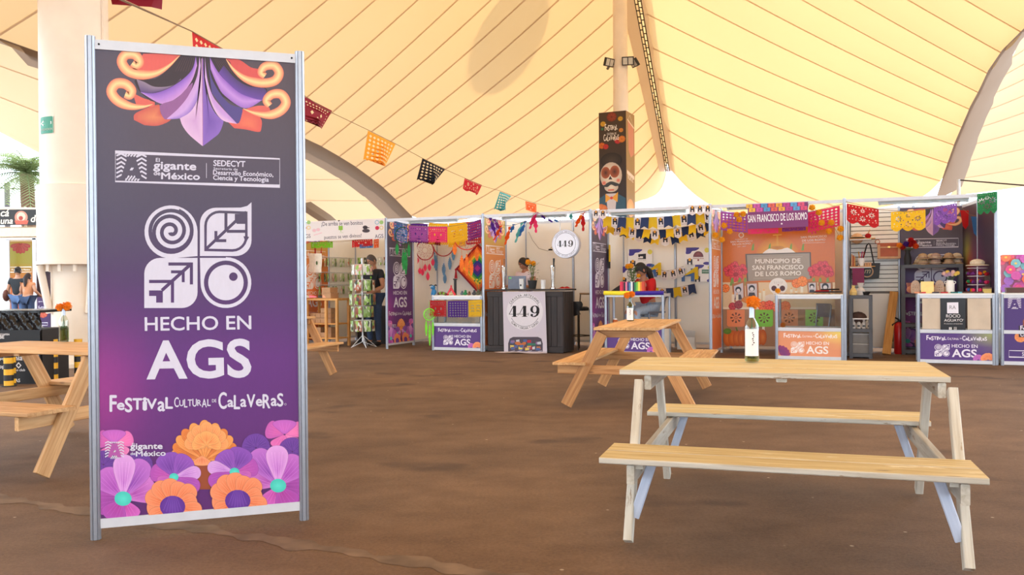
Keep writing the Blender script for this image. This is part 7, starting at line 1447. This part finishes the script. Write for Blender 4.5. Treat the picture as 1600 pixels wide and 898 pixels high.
    mb.sm().build('body', SK, t)
    hm = M('hair_'+str(hair), hair, .6, var=.25, scale=60)
    for s in (-1, 1):
        MB().ball((0, 0, 0), (.013, .006, .007), 8, 5, None, HM @ Matrix.Translation((s*.03, -.085, .008))).build('eye', M('eye_white', (226, 218, 210), .3), t); MB().ball((0, 0, 0), (.006, .003, .006), 8, 5, None, HM @ Matrix.Translation((s*.03, -.0905, .007))).build('iris', BLK, t)
        MB().tube([HM @ Vector((s*.014, -.096, .026)), HM @ Vector((s*.032, -.094, .031)), HM @ Vector((s*.05, -.082, .026))], .004, 5).build('eyebrow', hm, t)
    MB().tube([HM @ Vector((-.024, -.086, -.055)), HM @ Vector((0, -.094, -.057)), HM @ Vector((.024, -.086, -.055))], .005, 5).build('mouth', M('lips', (160, 90, 84), .5), t)
    def hr(a, b, k=1.08):
        ph = 2*PI*b; front = max(0, -math.sin(ph)); lim = .66-.36*front**1.2 if hairstyle != 'short' else .58-.30*front; th = PI*a*lim
        return HM @ Vector((math.sin(th)*math.cos(ph)*.076*k, math.sin(th)*math.sin(ph)*.098*k, math.cos(th)*.12*k))
    MB().grid(hr, 10, 24).sm().build('hair', hm, t)
    if hairstyle == 'bun': MB().ball((0, 0, 0), (.045, .045, .045), 10, 7, None, HM @ Matrix.Translation((0, .11, .03))).build('hair_bun', hm, t)
    if hairstyle == 'long':
        b0, b1, b2 = HM @ Vector((0, .085, .01)), HM @ Vector((0, .13, -.08)), HM @ Vector((.03, .14, -.32)); MB().tube([b0, b1, b1.lerp(b2, .5), b2], [.05, .06, .05, .02], 10).sm().build('ponytail', hm, t)
    # clothes over the same skeleton
    def cloth(name, names, links, grow, col, over=None):
        m = {n: i for i, n in enumerate(names)}; P_ = [(over or {}).get(n, pts[idx[n]]) for n in names]; R_ = [(rad[idx[n]] if not isinstance(rad[idx[n]], tuple) else rad[idx[n]][0])+grow for n in names]
        v2, f2 = skin_mesh(P_, [(m[a], m[b]) for a, b in links], R_); q = MB(); q.v = v2; q.f = f2; q.c = [None]*len(v2); return q.sm().build(name, col, t)
    SH = M('cloth_'+str(shirt), shirt, .85, var=.08, bump=.15); TR = M('denim_'+str(trousers), trousers, .85, var=.12, scale=30)
    ov = {}
    for i, n in enumerate('LR'): a, b = pts[idx['sh'+n]], pts[idx['el'+n]]; ov['el'+n] = a.lerp(b, sleeve) if sleeve < 1 else b; ov['fm'+n] = pts[idx['fm'+n]]
    nm = ['pelvis', 'waist', 'chest', 'neck0', 'shL', 'shR', 'elL', 'elR']; lk = [('pelvis', 'waist'), ('waist', 'chest'), ('chest', 'neck0'), ('chest', 'shL'), ('chest', 'shR'), ('shL', 'elL'), ('shR', 'elR')]
    if sleeve >= 1: nm += ['wrL', 'wrR']; lk += [('elL', 'wrL'), ('elR', 'wrR')]
    cloth('shirt', nm, lk, .016, SH, {**ov, 'neck0': pts[idx['neck0']].lerp(pts[idx['chest']], .35)})
    cloth('trousers', ['pelvis', 'hpL', 'hpR', 'knL', 'knR', 'anL', 'anR'], [('pelvis', 'hpL'), ('pelvis', 'hpR'), ('hpL', 'knL'), ('hpR', 'knR'), ('knL', 'anL'), ('knR', 'anR')], .014, TR)
    for i in range(2):
        an, to = Vector(J['ankle'][i]), Vector(J['toe'][i]); MB().ball(((an.x+to.x)/2, (an.y+to.y)/2, to.z+.008), (.05, .13, .048), 12, 7).sm().build('shoe', M('shoe_leather', shoes, .5), t)
    if extra: extra(t, HM, SK)
    return t
def standing(**k):
    J = dict(pelvis=(0, 0, .95), chest=(0, 0, 1.27), neck=(0, .01, 1.46), head=(0, -.01, 1.62), shoulder=[(-.18, 0, 1.39), (.18, 0, 1.39)], elbow=[(-.24, .0, 1.12), (.24, .0, 1.12)], wrist=[(-.2, -.2, 1.02), (.2, -.2, 1.02)], hip=[(-.095, 0, .90), (.095, 0, .90)], knee=[(-.1, -.015, .50), (.1, -.015, .50)], ankle=[(-.11, .02, .09), (.11, .02, .09)], toe=[(-.12, -.12, .045), (.12, -.12, .045)], face=(0, -1, -.35)); J.update(k); return J
# man behind the spinner rack
def man_x(t, HM, SK):
    MB().tube([HM @ Vector((-.03, -.094, -.045)), HM @ Vector((0, -.10, -.04)), HM @ Vector((.03, -.094, -.045))], .007, 5).build('moustache', M('grey_hair', (190, 184, 176), .8), t)
    MB().ball((.07, -.155, 1.30), (.02, .006, .026), 8, 5).build('shirt_emblem', M('lime_emblem', (140, 200, 60), .6), t)
r = RP(584, 470, .55); person('grey-haired man in a black T-shirt and jeans looking down at the sandal rack', RW(r[0], .55, 0), PHI-.15, standing(elbow=[(-.25, -.04, 1.12), (.26, -.04, 1.12)], wrist=[(-.12, -.26, 1.06), (.14, -.26, 1.02)], head=(-.01, -.04, 1.61), face=(-.15, -1, -.55)), (176, 122, 92), (34, 34, 40), (52, 66, 92), (74, 66, 62), 'short', .5, extra=man_x, scale=1.03)
# woman behind the bar
r = RP(821, 420, .95); person('woman with dark tied hair in a white top behind the bar laptop', RW(r[0], .95, 0), PHI-.3, standing(head=(0, -.05, 1.59), face=(-.25, -1, -.5), wrist=[(-.16, -.30, 1.17), (.18, -.30, 1.17)], elbow=[(-.23, -.05, 1.14), (.24, -.05, 1.14)]), (172, 116, 88), (222, 210, 220), (50, 54, 70), (36, 28, 28), 'bun', .35, scale=.98)
# woman in red sitting behind the taped counter, bent over her work
def red_x(t, HM, SK):
    MB().grid(lambda a, b: HM @ Vector((math.sin(PI*.5*a)*math.cos(2*PI*b)*.088, math.sin(PI*.5*a)*math.sin(2*PI*b)*.112, .03+math.cos(PI*.5*a)*.115)), 8, 20).sm().build('cap', BLK, t); MB().grid(lambda a, b: HM @ Vector((-.07+.14*a, -.09-.085*b*math.sin(PI*(.15+.7*a)), .045-.02*b)), 8, 3).sm().build('cap_peak', BLK, t)
    for s in (-1, 1): MB().ball((s*.11, -.42, .66), (.05, .02, .06), 10, 6).build('knee_tear', SK, t)
zs_ = .70
J = dict(pelvis=(0, 0, zs_+.09), chest=(0, -.06, zs_+.40), neck=(0, -.12, zs_+.56), head=(0, -.17, zs_+.71), shoulder=[(-.17, -.08, zs_+.51), (.17, -.08, zs_+.51)], elbow=[(-.24, -.20, zs_+.28), (.24, -.20, zs_+.28)], wrist=[(-.10, -.42, zs_+.42), (.08, -.42, zs_+.40)], hip=[(-.1, -.02, zs_+.04), (.1, -.02, zs_+.04)], knee=[(-.11, -.40, zs_), (.11, -.40, zs_)], ankle=[(-.11, -.32, .28), (.11, -.32, .28)], toe=[(-.11, -.44, .235), (.11, -.44, .235)], face=(-.25, -1, -.45))
r = RP(1004, 470, .95); WR = person('woman in a red jumper and black cap bent over the taped counter', RW(r[0]+.10, .98, 0), PHI-.55, J, (176, 124, 98), (196, 26, 34), (150, 164, 184), (34, 28, 28), 'long', 1.0, (60, 56, 60), red_x)
t = rthing('high_chair', 'grey metal high chair under the woman in red', 'chair', (r[0]+.10, 1.01, 0), None, -.55)
for sx in (-1, 1):
    for sy in (-1, 1): MB().tube([(sx*.22, sy*.2, 0), (sx*.18, sy*.17, zs_-.03)], .012, 6).build('leg', GT, t)
    MB().tube([(sx*.18, .17, zs_-.03), (sx*.19, .23, zs_+.34)], .012, 6).build('back_post', GT, t)
MB().box((-.2, -.2, zs_-.035), (.2, .2, zs_-.005)).build('seat', GS, t); MB().tube([(-.19, .23, zs_+.33), (.19, .23, zs_+.33)], .014, 6).build('back_rail', GT, t); MB().tube([(-.21, -.19, .24), (.21, -.19, .24)], .014, 6).build('foot_rail', GT, t)
# two shoppers seen from behind at far left
d0_ = 23.0; g = at_depth(28, 446, d0_)
def bag_x(t, HM, SK):
    MB().ball((.30, .02, .98), (.07, .14, .16), 12, 7).sm().build('handbag', M('brown_bag', (104, 60, 48), .6), t); MB().tube([(.30, .02, 1.12), (.22, .03, 1.3), (.15, 0, 1.44), (.2, -.06, 1.3), (.30, -.02, 1.12)], .012, 6).build('strap', M('brown_bag'), t)
person('shopper in a black T-shirt and blue jeans with a brown shoulder bag, back turned', (g.x, d0_, 0), PI, standing(face=(.1, -1, -.3), elbow=[(-.27, .0, 1.12), (.27, .0, 1.12)], wrist=[(-.25, -.06, .86), (.27, -.1, .9)]), (186, 136, 108), (40, 42, 46), (86, 110, 150), (36, 32, 32), 'bun', .5, extra=bag_x)
g = at_depth(44, 446, d0_-.1); person('shopper with a long dark ponytail and tan top leaning beside the black T-shirt', (g.x, d0_-.12, 0), PI-.2, standing(head=(.08, -.1, 1.50), neck=(.04, -.05, 1.37), chest=(.02, -.03, 1.2), shoulder=[(-.15, -.03, 1.30), (.19, -.03, 1.30)], face=(.3, -1, -.4)), (190, 138, 110), (196, 130, 90), (50, 64, 92), (44, 28, 26), 'long', .3, scale=.97)
# ------------------------------------------------------------------ far left: stall, banner, beam, palm, barrier
def D(x, y, d): return at_depth(x, y, d)
fl = thing('far_stall', 'distant white panel stall with a green and orange print behind the shoppers', 'market stall', D(0, 446, 26)*1.0); fl.location.z = 0; bx0 = fl.location.x
def FX(x, y, d=26.0): p = D(x, y, d); return (p.x-bx0, p.y-fl.location.y, p.z)
def quad(parent, nm, m, x0, y0, x1, y1, d, th=.03, label=None): a, b = FX(x0, y1, d), FX(x1, y0, d); return MB().box((a[0], a[1], max(0, a[2])), (b[0], a[1]+th, b[2])).build(nm, m, parent, label=label)
quad(fl, 'back_panel', WP, -150, 372, 13, 520, 26.6); quad(fl, 'header_beam', M('cream_beam', (236, 216, 186), .6), -160, 355, 130, 371, 27.5, .4); quad(fl, 'top_rail', ALUW, -150, 371, 60, 376, 25.9, .04); quad(fl, 'post', ALUW, 11, 374, 14, 515, 25.9, .04); quad(fl, 'post', ALUW, 52, 372, 55.5, 515, 25.9, .04)
pn = quad(fl, 'print_panel', M('orange_board', (226, 140, 60), .5), 14, 377, 52, 515, 26.2)
P = Paint(); a, b = FX(14, 515, 26.2), FX(52, 377, 26.2); w, h = b[0]-a[0], b[2]-max(0, a[2]); gr = ramp([(0, lin((186, 84, 34))), (.55, lin((190, 96, 34))), (.8, lin((132, 136, 36))), (1, lin((160, 120, 40)))]); P.rect(0, 0, w, h, lambda x, z: gr(z/h), 2, 8)
petal_fl(P, lambda x, y: (x, y), w*.5, h*.98, [(A, w*.40, w*.07, (96, 30, 26), (160, 50, 34)) for A in (200, 225, 250, 270, 290, 315, 340)], None, 0, .004); P.stroke([(w*.08, h*.64), (w*.92, h*.64), (w*.92, h*.70), (w*.08, h*.70)], .012, (240, 230, 220), True); P.text('El gigante de México', w*.14, h*.66, w*.86, h*.66, None, (240, 230, 220), .02); hecho(P, w*.2, h*.58, w*.8, h*.36, (240, 228, 220), lambda x, y: lin((188, 92, 34)))
me = P.mesh('print'); me.materials.append(PRINT); obj('print', me, None, fl, (a[0], a[1]-.01, max(0, a[2])))
sc_ = quad(fl, 'side_goods_panel', M('dark_goods_cloth', (70, 52, 58), .8, var=.5, scale=6), 57, 395, 79, 470, 26.4)
t = thing('far_counter', 'distant purple printed counter beside the shoppers', 'counter', (D(68, 446, 24.5).x, 24.5, 0)); ww = D(78, 446, 24.5).x-D(58, 446, 24.5).x; hh = 1.235-24.5*(464-446)/F; MB().box((-ww/2, 0, 0), (ww/2, .5, hh)).build('body', PURP, t)
P = Paint(); P.rect(0, 0, ww, hh, (74, 50, 92)); petal_fl(P, lambda x, y: (x, y), ww*.45, hh*.5, [(A, .13, .05, (170, 60, 60), (206, 90, 60)) for A in range(0, 360, 45)], None, 0, .004); P.funky('FeSTiVaL', ww*.1, hh*.62, ww*.9, .08, (226, 216, 226)); P.text('gigante de México', ww*.1, hh*.85, ww*.9, hh*.85, None, (226, 216, 226), .02); P.stroke([(ww*.2, hh*.12), (ww*.8, hh*.12), (ww*.8, hh*.2), (ww*.2, hh*.2)], .012, (226, 216, 226), True); me = P.mesh('print'); me.materials.append(PRINT); obj('print', me, None, t, (-ww/2, -.01, 0))
d = 28.0; p0, p1 = D(-120, 353, d), D(75, 327, d); P = Paint(); w, h = p1.x-p0.x, p1.z-p0.z; P.rect(0, 0, w, h, (44, 40, 40), 1, 1); fx = lambda x: (x+120)/195*w; P.text('acá', fx(-6), h*.58, fx(14), h*.58, None, (236, 224, 206), .02, .2); P.text('una', fx(1), h*.1, fx(20), h*.1, None, (236, 224, 206), .02, .2); P.text('de', fx(48), h*.2, fx(62), h*.2, None, (236, 224, 206), .02, .2); P.disc(fx(33.5), h*.5, h*.42, (196, 130, 110)); P.disc(fx(33.5), h*.55, h*.28, (226, 190, 170)); P.disc(fx(33), h*.45, h*.14, (170, 60, 50)); P.poly([(fx(25), h*.05), (fx(43), h*.05), (fx(45), h*.3), (fx(23), h*.3)], (190, 90, 70))
me = P.mesh('banner_print'); me.materials.append(PRINT); bn = thing('black_banner', 'long black banner with white slanted lettering above the distant stall', 'banner', (p0.x, d, p0.z)); obj('print', me, None, bn, (0, -.02, 0)); MB().box((0, -.01, 0), (w, .01, h)).build('cloth', BLK, bn)
rl = thing('balcony_rail', 'pale handrail running above the black banner', 'railing', (p0.x, d+.5, 0)); zr_ = D(0, 321, d).z; MB().tube([(0, 0, zr_), (w*1.05, 0, zr_-.1)], .05, 8).build('handrail', CW, rl); MB().box((0, -.1, 0), (w*1.05, .4, p0.z-.02)).build('parapet', M('cream_beam'), rl)
for i in range(5): MB().tube([(w*i/4, 0, p0.z-.1), (w*i/4, 0, zr_)], .035, 6).build('baluster', CW, rl)
# palm tree outside
d = 42.0; g = D(44, 446, d); pl = thing('palm_tree', 'tall palm tree outside the tent at far left', 'tree', (g.x, d, 0)); zc = D(40, 272, d).z; TB = M('palm_bark', (120, 92, 72), .9, var=.3, scale=6); PG = M('palm_leaf', (128, 142, 96), .7, var=.3, sheer=.5)
MB().tube([(0, 0, 0), (.1, 0, zc*.5), (0, 0, zc)], [.42, .34, .3], 12).sm().build('trunk', TB, pl); rnd = random.Random(5)
for i in range(34):
    a = i*2.4; el = rnd.uniform(-.3, 1.45); L = rnd.uniform(2.0, 3.0); mb = MB(); S = []
    for j in range(11): q = j/10; S.append(Vector((math.cos(a)*L*q*math.cos(el*(1-.3*q)), math.sin(a)*L*q*math.cos(el*(1-.3*q)), zc+L*q*math.sin(el)-1.5*q*q*L*.42)))
    mb.tube(S, [.03*(1-.8*j/10) for j in range(11)], 4)
    for j in range(1, 11):
        dr = (S[j]-S[j-1]).normalized(); sd = dr.cross(Vector((0, 0, 1))).normalized()
        for s in (-1, 1):
            for f in (0, .5): b0 = S[j-1].lerp(S[j], f); l = .62*math.sin(PI*min(1, .15+.85*(j+f)/11.5))+.1; mb.add([b0, b0+dr*.07, b0+sd*s*l+dr*l*.5-Vector((0, 0, .35*l))], [(0, 1, 2)])
    mb.build('frond', PG, pl)
t = thing('utility_pole', 'dark utility pole with wires outside beside the palm tree', 'pole', (D(13, 446, 46).x, 46, 0)); MB().tube([(0, 0, 0), (0, 0, D(13, 286, 46).z)], .14, 8).build('pole', M('pole_dark', (96, 90, 92), .8), t); MB().tube([(-6, 0, D(13, 292, 46).z), (0, 0, D(13, 294, 46).z), (3, 0, D(13, 300, 46).z)], .03, 4).build('wire', BLK, t)
# wrapped crate, sponsor cloth and striped barrier posts
d = 10.9; g0, g1 = D(-40, 446, d), D(64, 446, d); zc0, zc1 = 1.235-d*(515-446)/F, 1.235-d*(486-446)/F
t = thing('wrapped_crate', 'low stall front with black plastic wrap over a black sponsor cloth', 'crate', (g0.x, d, 0)); w = g1.x-g0.x
MB().box((.02, .05, 0), (w-.02, .7, zc0)).build('core', BLK, t); MB().grid(lambda a, b: (w*a, -.02-.025*math.sin(a*40+b*7)*math.sin(PI*b)-.01*math.sin(a*93), zc0-.02+(zc1-zc0+.02)*b), 60, 8).sm().build('plastic_wrap', M('black_plastic', (26, 25, 28), .18, bump=.5, scale=16), t); MB().box((0, -.03, zc1-.02), (w, .75, zc1+.012)).build('wrap_top', M('black_plastic'), t)
P = Paint(); P.rect(0, 0, w, zc0, (30, 28, 30)); wx = lambda x: (x+40)/104*w; wz = lambda y: 1.235-d*(y-446)/F; wh = (222, 216, 216)
for s_, x, y, x1 in (('ipsy', 0, 561, 8), ('oop', -4, 574, 8), ('nia', 24, 562, 36), ('no club', 24, 579, 40), ('cartement', 44, 556, 62), ('AS', 24, 596, 32), ('SNIPSYAPSN', -6, 523, 16), ('BE', 1, 528, 8)): P.text(s_, wx(x), wz(y), wx(x1), wz(y), None, wh, .02)
P.stroke([(wx(30), wz(566)), (wx(33.5), wz(570)), (wx(30), wz(574)), (wx(26.5), wz(570))], .012, wh, True); P.fan([(wx(55)+.04*math.cos(i), wz(572)+.03*math.sin(i)) for i in range(7)], (200, 90, 70), (150, 60, 60))
me = P.mesh('sponsor_print'); me.materials.append(PRINT); obj('sponsor_print', me, None, t, (0, -.035, 0))
BY = M('barrier_yellow', (240, 180, 40), .45); BB = M('barrier_black', (40, 38, 38), .5)
def bollard(label, x, ytop, ybot, r=.055):
    dd = 1.235*F/(ybot-446); g = D(x, 446, dd); t = thing('striped_post', label, 'post', (g.x, dd, 0)); H = max(.4, 1.235-dd*(ytop-446)/F); n = 7
    for i in range(n): MB().lathe([(r, H*i/n), (r, H*(i+1)/n)], 14).sm().build('band', BY if i % 2 == 0 else BB, t)
    MB().lathe([(r*1.6, 0), (r*1.6, .012)], 12).build('foot', BB, t)
bollard('left yellow and black post before the sponsor cloth', 12, 540, 603); bollard('second yellow and black post before the sponsor cloth', 22, 540, 599, .045); bollard('yellow and black post beside the column base', 82, 530, 594); bollard('yellow and black post behind the pine table near the sign', 121, 530, 592, .05)
dd = 11.4; a, b = D(36, 446, dd), D(77, 446, dd); t = thing('striped_rail', 'level yellow and black barrier rail beside the column', 'barrier', (a.x, dd, 1.235-dd*(523-446)/F)); n = 6; L = b.x-a.x
for i in range(n): MB().tube([(L*i/n, 0, 0), (L*(i+1)/n, 0, 0)], .05, 10).build('band', BY if i % 2 else BB, t)
for x in (.05, L-.05): MB().tube([(x, .0, -.04), (x, .0, -(1.235-dd*(523-446)/F))], .025, 8).build('leg', BB, t)
# ------------------------------------------------------------------ far right and beyond
u0 = 10.0; P = Paint(None, 1, (0, .9, 3.2, 1.6)); rnd = random.Random(8); P.rect(0, .9, 3.2, 1.6, (196, 120, 150))
for i in range(260):
    x, z = rnd.random()*3.2, .92+rnd.random()*.7; c = rnd.choice([(190, 70, 150), (226, 90, 60), (150, 90, 180), (236, 130, 90), (206, 60, 120), (110, 170, 180), (230, 150, 190)]) if z < 1.5 else rnd.choice([(200, 70, 160), (226, 90, 120), (236, 110, 70), (190, 80, 170)])
    petal_fl(P, lambda a, b: (a, b), x, z, [(A, .07, .032, c, tuple(min(255, v+24) for v in c)) for A in range(0, 360, 60)], (236, 190, 90) if i % 3 == 0 else None, .02, .001)
P.rect(.42, 1.13, .78, 1.42, (246, 246, 250))
fm = thing('flower_backdrop', 'bright pink and orange flower printed backdrop past the right end of the row', 'backdrop', RW(u0+.25, 2.2, 0), PHI); me = P.mesh('print'); me.materials.append(PRINT); obj('print', me, None, fm, (0, -.02, 0)); MB().box((0, -.015, .9), (3.2, .015, 1.6)).build('board', WP, fm)
for x in (.05, 1.6, 3.15): obj('post', post_mesh(1.6), None, fm, (x, .04, 0))
t = rthing('brown_tray', 'flat brown tray on the counter at the right edge', 'tray', (10.32, .2, 1.014)); MB().box((-.22, -.08, 0), (.22, .1, .06)).build('base', M('umber_leather'), t); MB().box((-.225, -.085, .05), (.225, .105, .075)).build('lid', M('umber_leather'), t)
p = D(1498, 300, 24); t = thing('cable_post', 'thin grey post with a dark cable behind the leather stall', 'post', (p.x, 24, 0)); zt_ = D(1498, 280, 24).z; MB().tube([(0, 0, 0), (0, 0, zt_)], .05, 8).build('shaft', M('post_grey', (206, 204, 204), .5), t); q = D(1680, 296, 22); MB().tube([(0, 0, zt_-.02), (q.x-p.x, q.y-24, q.z)], .018, 5).build('cable', BLK, t)
d = 75.0; g0, g1 = D(985, 446, d), D(1105, 446, d); fb = thing('far_building', 'pale building seen through the far opening under the laced ridge', 'building', (g0.x, d, 0)); w = g1.x-g0.x; H = D(1040, 262, d).z; BW = M('building_white', (246, 240, 236), .7, var=.03); PKW = M('pinkish_window', (226, 176, 166), .5)
MB().box((0, 0, 0), (w, 4, H)).build('wall', BW, fb)
for i in range(7):
    for j in range(3): x = w*(i+.5)/7; z = D(1000, 316-j*22, d).z; wn = MB().box((x-.28, -.06, z-.5), (x+.28, 0, z+.45)).build('window', BW, fb); MB().box((x-.22, -.08, z-.44), (x+.22, -.06, z+.39)).build('pane', PKW, wn)
